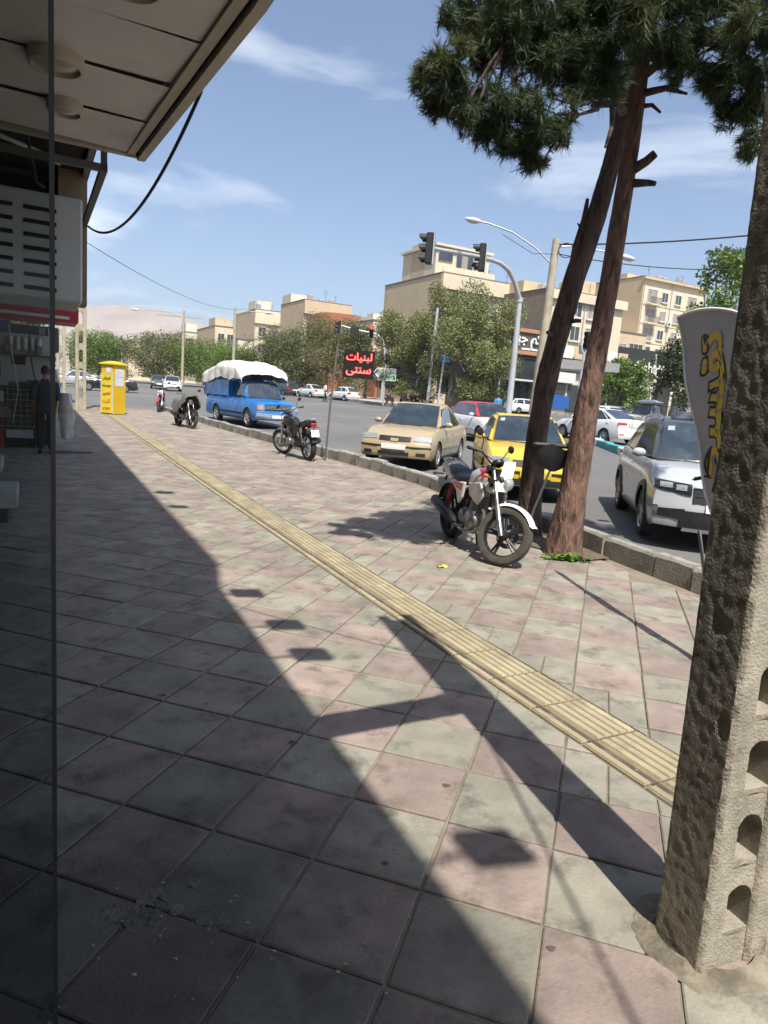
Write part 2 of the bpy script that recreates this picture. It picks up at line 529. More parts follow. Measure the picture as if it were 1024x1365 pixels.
for i in range(-40, 70):
    for j in range(-16, 84):
        p = ax * (OU + i * TP) + ay * (OV + j * TP)
        quad = [p, p + ax * TP, p + ax * TP + ay * TP, p + ay * TP]
        ctr = p + (ax + ay) * (TP / 2)
        s, c = sc_of(ctr.x, ctr.y)
        if not (-4.0 < s < SEND + 0.5 and -1.6 < c < 7.0): continue
        v = ctr - camo.location
        dep = v.dot(_f); 
        if math.hypot(v.x, v.y) > 9 and dep < 0: continue
        if dep > 0.2:
            px, py = FPX * v.dot(cr_) / dep, FPX * v.dot(cu_) / dep
            seen = not (abs(px) > 512 + 260 / dep or py < -683 - 260 / dep)
            if abs(px) > 512 + 4200 / dep: continue
        else: seen = False
        if not seen: dep = 900 + dep
        poly = [(q.x, q.y) for q in quad]
        parts = []
        dc = c - (CL + CR_) / 2
        fnl = lambda p: CL - 0.004 - sc_of(*p)[1]
        fnr = lambda p: sc_of(*p)[1] - CR_ - 0.004
        fnk = lambda p: kin(sc_of(*p)[0]) - 0.14 - sc_of(*p)[1]
        fne = lambda p: SEND - 0.03 - sc_of(*p)[0]
        for fn in (fnl, fnr):
            q = clip(clip(clip(poly, fn), fnk), fne)
            if len(q) >= 3 and area(q) > 0.004:
                parts.append(q)
        for q in parts:
            full = area(q) > TP * TP * 0.995
            pink = (i + j) % 2 == 1
            if not full and abs(dc) < 0.5:
                pink = False
                # cut border pieces, halved as laid
                if area(q) > 0.05 and rt.random() < 0.75:
                    mid = ctr if rt.random() < .5 else ctr
                    hx = [clip(q, lambda p: (Vector((p[0], p[1], 0)) - ctr).dot(ax)), clip(q, lambda p: -(Vector((p[0], p[1], 0)) - ctr).dot(ax))]
                    for h in hx:
                        if len(h) >= 3 and area(h) > 0.004: cells.append((dep, h, False, False, ctr))
                    continue
            cells.append((dep, q, pink, full, ctr))
cells.sort(key=lambda t: t[0])
full_me = {}
far_g, far_p = MB(), MB()
cnt = 0
for dep, q, pink, full, ctr in cells:
    dz = rt.uniform(-0.0022, 0.0022)
    if cnt < 300 and 1.0 < dep < 800:
        cx = sum(p[0] for p in q) / len(q); cy = sum(p[1] for p in q) / len(q)
        z0 = gz(cx, cy)
        gx = (gz(cx + .1, cy) - gz(cx - .1, cy)) / .2 + rt.uniform(-.007, .007); gy = (gz(cx, cy + .1) - gz(cx, cy - .1)) / .2 + rt.uniform(-.007, .007)
        zf = lambda x, y: gx * (x - cx) + gy * (y - cy)
        g_ = tile_geo(q, zf, dz, (cx, cy))
        if not g_: continue
        mb = MB(); mb.add(*g_)
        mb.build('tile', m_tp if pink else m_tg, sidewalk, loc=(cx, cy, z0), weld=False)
        cnt += 1
    else:
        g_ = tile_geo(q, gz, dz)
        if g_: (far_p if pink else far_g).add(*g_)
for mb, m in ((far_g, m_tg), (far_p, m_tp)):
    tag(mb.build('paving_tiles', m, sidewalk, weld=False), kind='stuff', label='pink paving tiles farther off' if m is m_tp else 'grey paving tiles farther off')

# tactile strip: one ribbed yellow tile after another
strip = MB().grid([[WP(s, CL + 0.002, -0.0105 + 0.002), WP(s, CR_ - 0.002, -0.0105 + 0.002)] for s in steps(-3.9, SEND - 1.2, 0.4)]).build('tactile_strip', m_bed, sidewalk, weld=False)
def rib_tile():
    b = MB(); h = 0.195; w = (CR_ - CL) / 2 - 0.006
    for k in range(7):
        x = -w + 0.03 + k * (2 * w - 0.06) / 6
        if k == 1: continue                      # the worn, dirty groove
        b.add([(x - .022, -h + .004, -0.004), (x + .022, -h + .004, -0.004), (x + .022, h - .004, -0.004), (x - .022, h - .004, -0.004),
               (x - .017, -h + .008, .0055), (x + .017, -h + .008, .0055), (x + .017, h - .008, .0055), (x - .017, h - .008, .0055)],
              [(4, 5, 6, 7), (0, 1, 5, 4), (1, 2, 6, 5), (2, 3, 7, 6), (3, 0, 4, 7)])
    return b.mesh('ribbed_tile', m_ty)
rme = rib_tile()
m_groove = M('groove_dirt', (0.085, 0.07, 0.05), rough=1, var=0.4, vs=9, dirt=(0.3, 0.25, 0.16), dirts=4, dpos=0.55)
m_plate_y = M('tactile_base', (.20, .16, .095), rough=.95, var=.35, vs=5, world=True)
pme = MB().b2(-(CR_ - CL) / 2 + .006, (CR_ - CL) / 2 - .006, -.195, .195, -.016, -.0015).mesh('base_plate', m_plate_y)
gme = MB().b2(-(CR_ - CL) / 2 + .056, -(CR_ - CL) / 2 + .092, -0.199, 0.199, -0.01, 0.0004).mesh('drain_groove', m_groove)
s = -3.53; k = 0
while s < SEND - 1.2:
    p = WP(s, (CL + CR_) / 2, 0)
    nrm = gnormal(p.x, p.y)
    X = Vector((CX, CY, 0)); X = (X - nrm * X.dot(nrm)).normalized(); Y = nrm.cross(X)
    o = bpy.data.objects.new('ribbed_tile', rme); COL.objects.link(o); o.parent = strip
    o.matrix_local = Matrix(((X.x, Y.x, nrm.x, p.x), (X.y, Y.y, nrm.y, p.y), (X.z, Y.z, nrm.z, p.z + rt.uniform(-.001, .001)), (0, 0, 0, 1)))
    g2 = bpy.data.objects.new('drain_groove', gme); COL.objects.link(g2); g2.parent = o
    g3 = bpy.data.objects.new('base_plate', pme); COL.objects.link(g3); g3.parent = o
    s += 0.403

# kerb blocks standing proud of the paving
kerb = MB()
for i in range(len(ss) - 1):
    s0, s1 = ss[i], ss[i + 1]
    if s0 < -3: continue
    a, c_ = WP(s0, kin(s0) - 0.01, -0.28), WP(s1, kin(s1) - 0.01, -0.28)
    d, e = WP(s0, kin(s0) + 0.11, -0.28), WP(s1, kin(s1) + 0.11, -0.28)
    up = Vector((0, 0, 0.2))
    kerb.add([a, c_, e, d, a + up, c_ + up, e + up, d + up], [(0, 1, 2, 3), (4, 7, 6, 5), (0, 4, 5, 1), (3, 2, 6, 7)])
kerb = tag(kerb.build('kerb', m_kerb, weld=True), kind='structure')
s = -2.6
rk = random.Random(11)
while s < SEND - 0.4:
    L = rk.choice((0.5, 0.5, 0.8, 1.0, 1.0))
    if 9.0 < s < 13.0: L = 0.5
    a0, a1 = s + 0.008, min(s + L, SEND) - 0.008
    hh = 0.225 + rk.uniform(-.02, .02)
    if 26 < s: hh = 0.14
    o1 = rk.uniform(-.012, .012)
    b = MB()
    p0, p1 = WP(a0, kin(a0) - 0.02 + o1), WP(a1, kin(a1) - 0.02 + o1)
    q0, q1 = WP(a0, kin(a0) + 0.12 + o1), WP(a1, kin(a1) + 0.12 + o1)
    ctr = (p0 + p1 + q0 + q1) / 4
    n = 5
    bot, top = [], []
    rows_k = []
    for t in range(n + 1):
        u = t / n
        P, Q = p0.lerp(p1, u) - ctr, q0.lerp(q1, u) - ctr
        ch = rk.uniform(0, .012) if 0 < t < n else rk.uniform(.004, .022)
        z = hh + rk.uniform(-.006, .006)
        rows_k.append([P + Vector((0, 0, -.09)), P + Vector((0, 0, z - .02 - ch)), P.lerp(Q, .12 + ch * 3) + Vector((0, 0, z)), P.lerp(Q, .88) + Vector((0, 0, z)), Q + Vector((0, 0, z - .02 - ch)), Q + Vector((0, 0, -.16))])
    b.grid(rows_k)
    b.add(rows_k[0], [tuple(range(6))]); b.add(rows_k[-1], [tuple(range(5, -1, -1))])
    b.build('kerb_block', m_kerb, kerb, loc=ctr, smooth=False)
    s += L
# pit of bare soil round the pines, with a low edging
b = MB(); rw = []
for i in range(12):
    s = 5.35 + i * 0.22
    rw.append([WP(s, 5.06 + .25 * abs(i - 5) ** 1.5 * .10 + (kin(s) - 0.03 - 5.06 - .25 * abs(i - 5) ** 1.5 * .10) * k / 5, 0.006 + 0.03 * noise.noise(Vector((s * 3, k, 1))) * (0 < k < 5) + 0.012) for k in range(6)])
b.grid(rw)
tag(b.build('tree_pit_soil', m_soil, smooth=True), kind='structure')

# pavement across the crossing
b = MB(); rw = []
for s in steps(54, 150, 4):
    rw.append([WP(s, 29 + 75 * k / 16, 0.03) for k in range(17)])
b.grid(rw); b.grid([[WP(54, 29 + 75 * k / 16, 0.03), WP(54, 29 + 75 * k / 16, -0.2)] for k in range(17)]); b.grid([[WP(s, 29, 0.03), WP(s, 29, -0.2)] for s in steps(54, 150, 4)])
tag(b.build('far_pavement', m_pave, weld=True), kind='structure')
fk = MB().grid([[WP(54, 29, .035), WP(54.25, 29, .035)], [WP(54, 104, .035), WP(54.25, 104, .035)]]).build('far_kerb', m_kerb); tag(fk, kind='structure')
for k in range(34):
    c = 29 + k * 2.0
    p = WP(53.9, c + 1, 0.0)
    MB().box(0, 0, 0, 1.95, 0.22, 0.34).build('kerb_block', m_kerb, fk, loc=p, rz=TH)
for k in range(36):
    s = 55 + k * 2.0
    p = WP(s, 28.9, 0.0)
    MB().box(0, 0, 0, 0.22, 1.95, 0.34).build('kerb_block', m_kerb, fk, loc=p, rz=TH)
# median nose with turquoise and white kerb blocks
m_teal = M('turquoise_paint', (0.06, 0.27, 0.30), rough=0.7, var=0.25, vs=4, dirt=(0.25, 0.27, 0.25), dirts=3, dpos=0.58)
m_wpaint = M('white_kerb_paint', (0.62, 0.61, 0.57), rough=0.8, var=0.15, vs=4, dirt=(0.35, 0.33, 0.3), dirts=3, dpos=0.58)
b = MB(); rw = []
for i in range(9):
    y = 24.4 + i * 1.6
    rw.append([(8.65 - 6.2 * min(1, (i + .4) / 5) + 6.0 * k / 4 * min(1, (i + .4) / 5), y, gz(6, y) + 0.03) for k in range(5)])
med = thing('median_kerb', 'turquoise and white painted kerb of the road median before the white sedan', 'kerb', rp3(8.5, 26))
for k, (y0, y1, m) in enumerate(((23.0, 24.0, m_wpaint), (24.05, 25.85, m_teal), (25.9, 27.6, m_teal), (27.65, 29.2, m_wpaint), (29.25, 31, m_teal))):
    yc = (y0 + y1) / 2; xc = 8.0 + (yc - 22) * 0.085
    MB().box(0, 0, 0.06, 0.32, y1 - y0, 0.40).build('kerb_block', m, med, loc=Vector(rp3(xc, yc)) - med.location, rz=R(-4.9), bevel=.03)
# ================================================================== VEHICLE KIT
m_tyre = M('tyre_rubber', (0.022, 0.021, 0.02), rough=0.8, var=0.2, vs=8, bump=0.2, bs=60)
m_rim = M('alloy', (0.42, 0.42, 0.43), rough=0.35, metal=0.85, var=0.1)
m_hub = M('steel_hubcap', (0.36, 0.36, 0.36), rough=0.5, metal=0.4, var=0.2)
m_dark = M('black_trim', (0.018, 0.018, 0.019), rough=0.55, var=0.2)
m_glass = M('car_glass', (0.022, 0.032, 0.038), rough=0.05, var=0.5, vs=2.5, spec=1.0, coat=1.0, dirt=(.06, .075, .085), dirts=1.6, dpos=.5)
m_lamp = M('headlight_glass', (0.45, 0.46, 0.47), rough=0.12, metal=0.35, var=0.25, vs=20, coat=0.8)
m_red = M('tail_lamp_red', (0.42, 0.012, 0.015), rough=0.15, var=0.15, coat=0.8)
m_amber = M('indicator_amber', (0.6, 0.2, 0.02), rough=0.2, coat=0.5)
m_chrome = M('chrome', (0.6, 0.6, 0.6), rough=0.18, metal=1.0, var=0.08)
m_plate = M('number_plate', (0.72, 0.72, 0.70), rough=0.5, var=0.06)
m_sticker = M('sticker', (0.30, 0.36, 0.38), rough=.4)
m_black_ink = M('black_ink', (0.01, 0.01, 0.01), rough=0.6)
m_under = M('underbody_block', (0.010, 0.010, 0.010), rough=0.95)
def paint(name, col, rough=0.32, dust=0.56):
    c = lin(col) if isinstance(col, str) else col
    return M('paint_' + name, c, rough=rough, var=0.05, vs=2, coat=0.55, dirt=tuple(min(.5, x * 0.75 + 0.05) for x in c), dirts=2.0, dpos=dust)

def wheel(parent, x, y, r, w, side, rim=True, hub=None, spokes=5):
    b = MB()
    b.lathe([(r * .66, -w / 2), (r * .80, -w / 2 - .004), (r * .93, -w / 2 + .002), (r * .985, -w * .36), (r, -w * .2), (r, w * .2), (r * .985, w * .36), (r * .93, w / 2 - .002), (r * .80, w / 2 + .004), (r * .66, w / 2), (r * .6, 0)], axis='y', n=28, close=True)
    t = b.build('wheel', m_tyre, parent, loc=(x, y, r), smooth=True)
    o = side * w / 2
    d = MB()
    d.lathe([(r * .67, o * 0.96), (r * .645, o * 1.0), (r * .60, o * .82), (r * .57, o * .2), (.001, o * .2)], axis='y', n=24)
    for k in range(spokes):
        a = 2 * math.pi * k / spokes + 0.3
        rot = Matrix.Rotation(-a, 3, 'Y')
        d.box(*(rot @ Vector((r * .36, o * .72, 0))), r * .56, w * .14, r * .17, rot=rot)
    d.lathe([(r * .16, o * .5), (r * .15, o * .88), (.001, o * .92)], axis='y', n=14)
    d.build('rim', hub or m_rim, t, smooth=True)
    return t

def car(name, label, cat, loc, ang, cfg, group=None):
    g = cfg.get
    L, Wd, clr = cfg['L'], cfg['W'], g('clr', 0.19)
    hw0 = Wd / 2
    prof = cfg['prof']                      # (distance from nose, height) of bonnet, belt and deck
    pm = cfg['paint']; Rw = g('R', 0.31)
    fw, rw = cfg['wb']
    cvf, cvr = g('cvf', 0.20), g('cvr', 0.14)
    FXt = g('fx', [(.18, .07), (.27, .0), (.50, .0), (.56, .035), (.75, .12)])
    RXt = g('rx', [(.18, .07), (.28, .0), (.52, .0), (.58, .03), (1.0, .06)])
    root = thing(name, label, cat, loc, ang, group)
    zt = lambda d: (interp(prof, d - .06) + 2 * interp(prof, d) + interp(prof, d + .06)) / 4
    def hw(d):
        e = max(0, 1 - d / .8) ** 2 * .05 + max(0, 1 - (L - d) / .8) ** 2 * .05
        return hw0 * (1 - e)
    yp = [(0, .93), (.12, .975), (.32, 1.0), (.55, 1.0), (.72, .985), (.86, .955), (.95, .92), (1, .87)]
    def ysd(d, z):
        return hw(d) * interp(yp, (z - clr) / max(.1, zt(d) - clr))
    def pos(d, y, z):
        x = L / 2 - d
        x -= (interp(FXt, z) + cvf * (abs(y) / hw0) ** 2.6) * max(0, 1 - d / .75)
        x += (interp(RXt, z) + cvr * (abs(y) / hw0) ** 2.6) * max(0, 1 - (L - d) / .7)
        return (x, y, z)
    Ra = Rw + .045
    def zb(d):
        z = clr + .05 * max(0, 1 - d / .3) + .05 * max(0, 1 - (L - d) / .3)
        for w in (fw, rw):
            if abs(d - w) < Ra:
                z = max(z, Rw + math.sqrt(max(0, Ra * Ra - (d - w) ** 2)))
        return z
    ds = set(steps(0, L, .14))
    for w in (fw, rw):
        for k in range(13):
            ds.add(w - Ra * math.cos(math.pi * k / 12) * .9999)
        ds.add(w - Ra - .004); ds.add(w + Ra + .004)
    ds = sorted(d for d in ds if 0 <= d <= L)
    LV = [0, .1, .22, .36, .5, .64, .76, .86, .94, 1]
    FR = [-.78, -.42, 0, .42, .78]
    b = MB(); rings = []
    for d in ds:
        z0, z1 = zb(d), zt(d)
        ring = [pos(d, -ysd(d, z0 + (z1 - .018 - z0) * t), z0 + (z1 - .018 - z0) * t) for t in LV]
        yt = ysd(d, z1 - .018)
        ring += [pos(d, f * yt, z1 - .018 * f * f + .012 * (1 - f * f)) for f in FR]
        ring += [pos(d, ysd(d, z0 + (z1 - .018 - z0) * t), z0 + (z1 - .018 - z0) * t) for t in reversed(LV)]
        rings.append(ring)
    b.grid(rings)
    nl = len(LV)
    for rg, d in ((rings[0], ds[0]), (rings[-1], ds[-1])):
        rows_c = []
        for k in range(nl):
            a, c = rg[k], rg[len(rg) - 1 - k]
            if k == nl - 1:
                rows_c.append(rg[nl - 1:nl + len(FR) + 1])
            else:
                rows_c.append([a] + [pos(d, f * abs(a[1]), a[2]) for f in FR] + [c])
        b.grid(rows_c)
    body = b.build('body', pm, root, smooth=True, ang=32)
    MB().b2(-L / 2 + .35, L / 2 - .35, -hw0 * .86, hw0 * .86, clr + .03, .62).build('underbody_block', m_under, root)  # dark box added inside the hollow body to block light
    # cabin
    ga, gf, gr, gc = cfg['gh']
    yb, yr = g('yb', .90) * hw0, g('yr', .70) * hw0
    def X(d): return L / 2 - d
    P = {}
    for sg in (-1, 1):
        P['a', sg] = Vector((X(ga[0]), sg * yb * .97, ga[1])); P['f', sg] = Vector((X(gf[0]), sg * yr * .97, gf[1]))
        P['r', sg] = Vector((X(gr[0]), sg * yr * .97, gr[1])); P['c', sg] = Vector((X(gc[0]), sg * yb * .95, gc[1]))
        md, mr_ = (ga[0] + gc[0]) / 2, (gf[0] + gr[0]) / 2
        P['bm', sg] = Vector((X(md), sg * yb, (ga[1] + gc[1]) / 2)); P['rm', sg] = Vector((X(mr_), sg * yr, max(gf[1], gr[1]) + .035))
    keys = ['a', 'bm', 'c', 'r', 'rm', 'f']
    b = MB()
    vs = [P[k, -1] for k in keys] + [P[k, 1] for k in keys]
    b.add(vs, [(0, 1, 4, 5), (1, 2, 3, 4), (6, 11, 10, 7), (7, 10, 9, 8), (0, 5, 11, 6), (2, 8, 9, 3), (5, 4, 10, 11), (4, 3, 9, 10), (0, 6, 7, 1), (1, 7, 8, 2)])
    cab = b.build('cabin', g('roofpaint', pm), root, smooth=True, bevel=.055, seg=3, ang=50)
    def glass(nm, q, u0, u1, v0, v1, mat=m_glass, bow=0.0, ul0=None, ul1=None, par=None):
        a, c, d_, e = q                       # bottom-left, bottom-right, top-right, top-left
        n = ((c - a).cross(e - a)).normalized()
        mid = (a + c + d_ + e) / 4
        if n.dot(mid - Vector((0, 0, .8))) < 0: n = -n
        rows_ = []
        for i in range(4):
            v = v0 + (v1 - v0) * i / 3
            w0 = u0 + ((ul0 if ul0 is not None else u0) - u0) * i / 3; w1 = u1 + ((ul1 if ul1 is not None else u1) - u1) * i / 3
            r_ = []
            for k in range(7):
                u = w0 + (w1 - w0) * k / 6
                r_.append((a.lerp(c, u)).lerp(e.lerp(d_, u), v) + n * (.006 + bow * (1 - (2 * u - 1) ** 2)))
            rows_.append(r_)
        m = MB(); m.grid(rows_)
        edge = rows_[0] + [r_[-1] for r_ in rows_[1:]] + rows_[-1][-2::-1] + [r_[0] for r_ in rows_[-2:0:-1]]
        k0 = len(m.v)
        ne = len(edge)
        m.add(list(edge) + [p - n * .03 for p in edge], [(i, (i + 1) % ne, ne + (i + 1) % ne, ne + i) for i in range(ne)])
        return m.build(nm, mat, par or root, smooth=True)
    ws = glass('windscreen', (P['a', 1], P['a', -1], P['f', -1], P['f', 1]), .045, .955, .07, .95, bow=.03)
    if g('sticker'):
        glass('sticker', (P['a', 1], P['a', -1], P['f', -1], P['f', 1]), .84, .91, .76, .87, mat=m_sticker, bow=.034, par=ws)
    rg_ = glass('rear_window', (P['c', -1], P['c', 1], P['r', 1], P['r', -1]), .06, .94, .10, .93, bow=.02)
    for sg in (-1, 1):
        q1 = (P['a', sg], P['bm', sg], P['rm', sg], P['f', sg]); q2 = (P['bm', sg], P['c', sg], P['r', sg], P['rm', sg])
        if g('twodoor'):
            glass('side_window', q1, .18, .96, .10, .86, ul0=.06)
            glass('side_window', q2, .05, .80, .10, .86)
        else:
            glass('side_window', q1, .16, .955, .08, .85, ul0=.05)
            glass('side_window', q2, .045, g('qw', .60), .08, .85, ul1=g('qw', .60) + .1)
            if g('quarter', True):
                glass('quarter_window', q2, g('qw', .60) + .07, .86, .10, .78, ul0=g('qw', .60) + .17, ul1=.90)
        # wipers and mirrors
        mx, my, mz = X(ga[0] + .35), sg * (yb + .12), ga[1] + .10
        mm = MB().ell((mx, my, mz), (.06, .10, .065), 10, 6).build('wing_mirror', g('mirrorpaint', pm), root, smooth=True)
        MB().cyl((mx, sg * (yb - .05), mz - .04), (mx, my, mz - .02), .02, n=6).build('mirror_arm', m_dark, mm)
        MB().add([(mx - .055, my - .08, mz - .045), (mx - .055, my + .08, mz - .045), (mx - .055, my + .08, mz + .045), (mx - .055, my - .08, mz + .045)], [(0, 1, 2, 3)]).build('mirror_glass', m_glass, mm)
    wp = MB()
    for k in (-.45, .1):
        a0 = P['a', 1].lerp(P['a', -1], .5 + k * .5); t0 = P['f', 1].lerp(P['f', -1], .5 + (k + .35) * .5)
        wp.tube([a0 + Vector((.03, 0, .03)), a0.lerp(P['a', -1], .45) + Vector((.02, 0, .055))], .008, 5)
    wp.build('wiper', m_dark, root)
    # patches on nose, tail and flanks
    def patch(nm, y0, y1, z0, z1, mat, end='f', off=.008, sk=0.0, sk2=0.0, par=None, th=.03):
        rows_ = []
        for i in range(4):
            r_ = []
            for k in range(9):
                y = y0 + (y1 - y0) * k / 8
                zl, zh = z0 + sk * (k / 8), z1 + sk2 * (k / 8)
                z = zl + (zh - zl) * i / 3
                p = pos(0 if end == 'f' else L, y, z)
                r_.append(Vector(p) + Vector((off if end == 'f' else -off, 0, 0)))
            rows_.append(r_)
        m = MB(); m.grid(rows_)
        edge = rows_[0] + [r_[-1] for r_ in rows_[1:]] + rows_[-1][-2::-1] + [r_[0] for r_ in rows_[-2:0:-1]]
        ne = len(edge); bk = Vector((-th if end == 'f' else th, 0, 0))
        m.add(list(edge) + [p + bk for p in edge], [(i, (i + 1) % ne, ne + (i + 1) % ne, ne + i) for i in range(ne)])
        return m.build(nm, mat, par or root, smooth=True)
    def flank(nm, d0, d1, z0, z1, mat, sg, off=.006, par=None):
        m = MB(); n = max(2, int((d1 - d0) / .1))
        rows_ = []
        for i in range(3):
            z = z0 + (z1 - z0) * i / 2
            rows_.append([Vector(pos(d0 + (d1 - d0) * k / n, sg * (ysd(d0 + (d1 - d0) * k / n, z) + off), z)) for k in range(n + 1)])
        m.grid(rows_)
        edge = rows_[0] + [r_[-1] for r_ in rows_[1:]] + rows_[-1][-2::-1] + [r_[0] for r_ in rows_[-2:0:-1]]
        ne = len(edge); bk = Vector((0, -sg * .03, 0))
        m.add(list(edge) + [p + bk for p in edge], [(i, (i + 1) % ne, ne + (i + 1) % ne, ne + i) for i in range(ne)])
        return m.build(nm, mat, par or root, smooth=True)
    for nm, y0, y1, z0, z1, mat, end, kw in cfg.get('patches', []):
        o = patch(nm, y0, y1, z0, z1, mat, end, **kw)
        if nm == 'number_plate' and g('plate'):
            q = pos(0 if end == 'f' else L, 0, (z0 + z1) / 2)
            sgn = 1 if end == 'f' else -1
            text_obj('plate_lettering', g('plate'), z1 - z0, m_black_ink, o, (q[0] + sgn * .014, (y0 + y1) / 2, q[2]), (R(90), 0, R(90) * sgn), ext=.001, w=(y1 - y0) * .82, arabic=False)['kind'] = 'stuff'
    dl = cfg.get('doors', (ga[0] + .25, (ga[0] + gc[0]) / 2, gc[0] - .25))
    for sg in (-1, 1):
        for d in dl:
            zt_ = zt(d) - .03
            lo_ = max(zb(d), clr + .08) + .01
            if lo_ < zt_: flank('door_seam', d - .006, d + .006, lo_, zt_, m_dark, sg, off=.0025)
        for d in dl[1:]:
            flank('door_handle', d - .20, d - .07, zt(d) - .19, zt(d) - .155, g('handle', pm), sg, off=.022)
        if g('strip', True):
            flank('side_moulding', fw + Ra + .03, rw - Ra - .03, .46, .51, g('stripmat', pm), sg, off=.016)
        flank('sill', fw + Ra + .01, rw - Ra - .01, clr + .005, clr + .07, m_dark, sg, off=.006)
        wheel(root, X(fw), sg * (hw0 - .105), Rw, .19, sg, hub=g('hub'), spokes=g('spokes', 5))
        wheel(root, X(rw), sg * (hw0 - .105), Rw, .19, sg, hub=g('hub'), spokes=g('spokes', 5))
        if g('cladding'):
            for w in (fw, rw):
                m = MB(); rows_ = []
                for k in range(17):
                    a = math.pi * (k / 16)
                    rr = []
                    for rad, of in ((Ra - .02, .006), (Ra - .015, .022), (Ra + .06, .022), (Ra + .07, .004)):
                        d = w - rad * math.cos(a); z = max(clr + .01, Rw + rad * math.sin(a) - (0.10 if False else 0))
                        rr.append(Vector(pos(d, sg * (ysd(d, min(z, zt(d) - .03)) + of), z)))
                    rows_.append(rr)
                m.grid(rows_); m.build('wheel_arch_cladding', m_dark, root, smooth=True)
    def roofpt(u, v):
        return P['f', 1].lerp(P['f', -1], u).lerp(P['r', 1].lerp(P['r', -1], u), v)
    cfg['_api'] = dict(root=root, pos=pos, patch=patch, flank=flank, X=X, P=P, roofpt=roofpt, zt=zt, ysd=ysd)
    return root

def sedan_cfg(p, L=4.5, W=1.72, H=1.44, **kw):
    k = H / 1.44
    d = dict(L=L, W=W, paint=p, R=.30, wb=(.86, .86 + L * .593), prof=[(0, .68), (.10, .74), (.55, .86), (1.25, .93), (2.3, .945), (L - .95, .97), (L - .75, .985), (L - .15, .97), (L, .90)],
             gh=((1.18, .90), (1.98, H - .02), (L - 1.52, H - .03), (L - .72, .94)))
    d.update(kw); return d
def hatch_cfg(p, L=3.85, W=1.66, H=1.43, **kw):
    d = dict(L=L, W=W, paint=p, R=.29, wb=(.74, .74 + 2.44), prof=[(0, .66), (.10, .72), (.5, .84), (1.05, .92), (2.2, .95), (L - .5, .98), (L, .95)],
             gh=((.98, .89), (1.72, H - .02), (L - .75, H - .04), (L - .10, .93)), quarter=True)
    d.update(kw); return d
def face_std(L=None, tail=False):
    return [('headlight', -.80, -.44, .60, .72, m_lamp, 'f', {}), ('headlight', .44, .80, .60, .72, m_lamp, 'f', {}), ('grille', -.36, .36, .60, .69, m_dark, 'f', {}),
            ('air_intake', -.45, .45, .30, .39, m_dark, 'f', {}), ('number_plate', -.26, .26, .44, .55, m_plate, 'f', dict(off=.014)),
            ('tail_lamp', -.80, -.50, .70, .88, m_red, 'r', {}), ('tail_lamp', .50, .80, .70, .88, m_red, 'r', {}), ('number_plate', -.26, .26, .62, .73, m_plate, 'r', dict(off=.014)), ('rear_bumper_trim', -.7, .7, .38, .43, m_dark, 'r', {})]
HS = R(-62.35)                              # heading of cars coming down the street towards us
HA = HS + math.pi
m_beige = paint('beige', (0.38, 0.30, 0.175), dust=.5)
m_tyel = paint('taxi_yellow', (0.62, 0.44, 0.035), dust=.55)
m_white = paint('white', (0.68, 0.68, 0.67))
m_white2 = paint('cool_white', (0.43, 0.45, 0.47), rough=.25)
m_silver = paint('silver', (0.36, 0.37, 0.38), rough=.3)
m_black = paint('black', (0.015, 0.016, 0.018), rough=.25)
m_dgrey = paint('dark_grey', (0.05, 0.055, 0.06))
m_navy = paint('navy', (0.02, 0.03, 0.06))
m_blue = paint('bright_blue', (0.008, 0.165, 0.50), rough=.3)
m_cream = paint('cream', (0.55, 0.55, 0.46))
m_redp = paint('red', (0.50, 0.04, 0.06))

def fwd(p, ang, d, lat=0.0):
    return (p[0] + math.cos(ang) * d - math.sin(ang) * lat, p[1] + math.sin(ang) * d + math.cos(ang) * lat)
def place(front_axle_pt, ang, cfg):
    """centre of the car from the middle of its front axle on the ground"""
    x, y = fwd(front_axle_pt, ang, -(cfg['L'] / 2 - cfg['wb'][0]))
    return rp3(x, y)

# beige saloon, nose to the kerb
a = math.atan2(-.955, -.29)
c1 = sedan_cfg(m_beige, L=4.5, W=1.72, H=1.47, plate='58 977 62', hub=m_hub, spokes=8, handle=m_beige,
    patches=[('headlight', -.82, -.42, .615, .735, m_lamp, 'f', dict(sk=.02)), ('headlight', .42, .82, .635, .735, m_lamp, 'f', dict(sk=-.02)), ('grille', -.37, .37, .60, .71, m_dark, 'f', {}), ('grille_badge', -.09, .09, .60, .665, m_beige, 'f', dict(off=.02)),
             ('bumper_strip', -.83, .83, .475, .50, m_dark, 'f', dict(off=.012)), ('air_intake', -.36, .36, .29, .37, m_dark, 'f', {}), ('fog_lamp', -.72, -.52, .30, .37, m_dark, 'f', {}), ('fog_lamp', .52, .72, .30, .37, m_dark, 'f', {}),
             ('number_plate', -.28, .28, .42, .53, m_plate, 'f', dict(off=.022)), ('tail_lamp', -.80, -.50, .70, .88, m_red, 'r', {}), ('tail_lamp', .50, .80, .70, .88, m_red, 'r', {})])
car('beige_saloon', 'dusty beige saloon parked nose to the kerb', 'car', place(fwd((1.06, 15.85), a, 0, -.75), a, c1), a, c1)
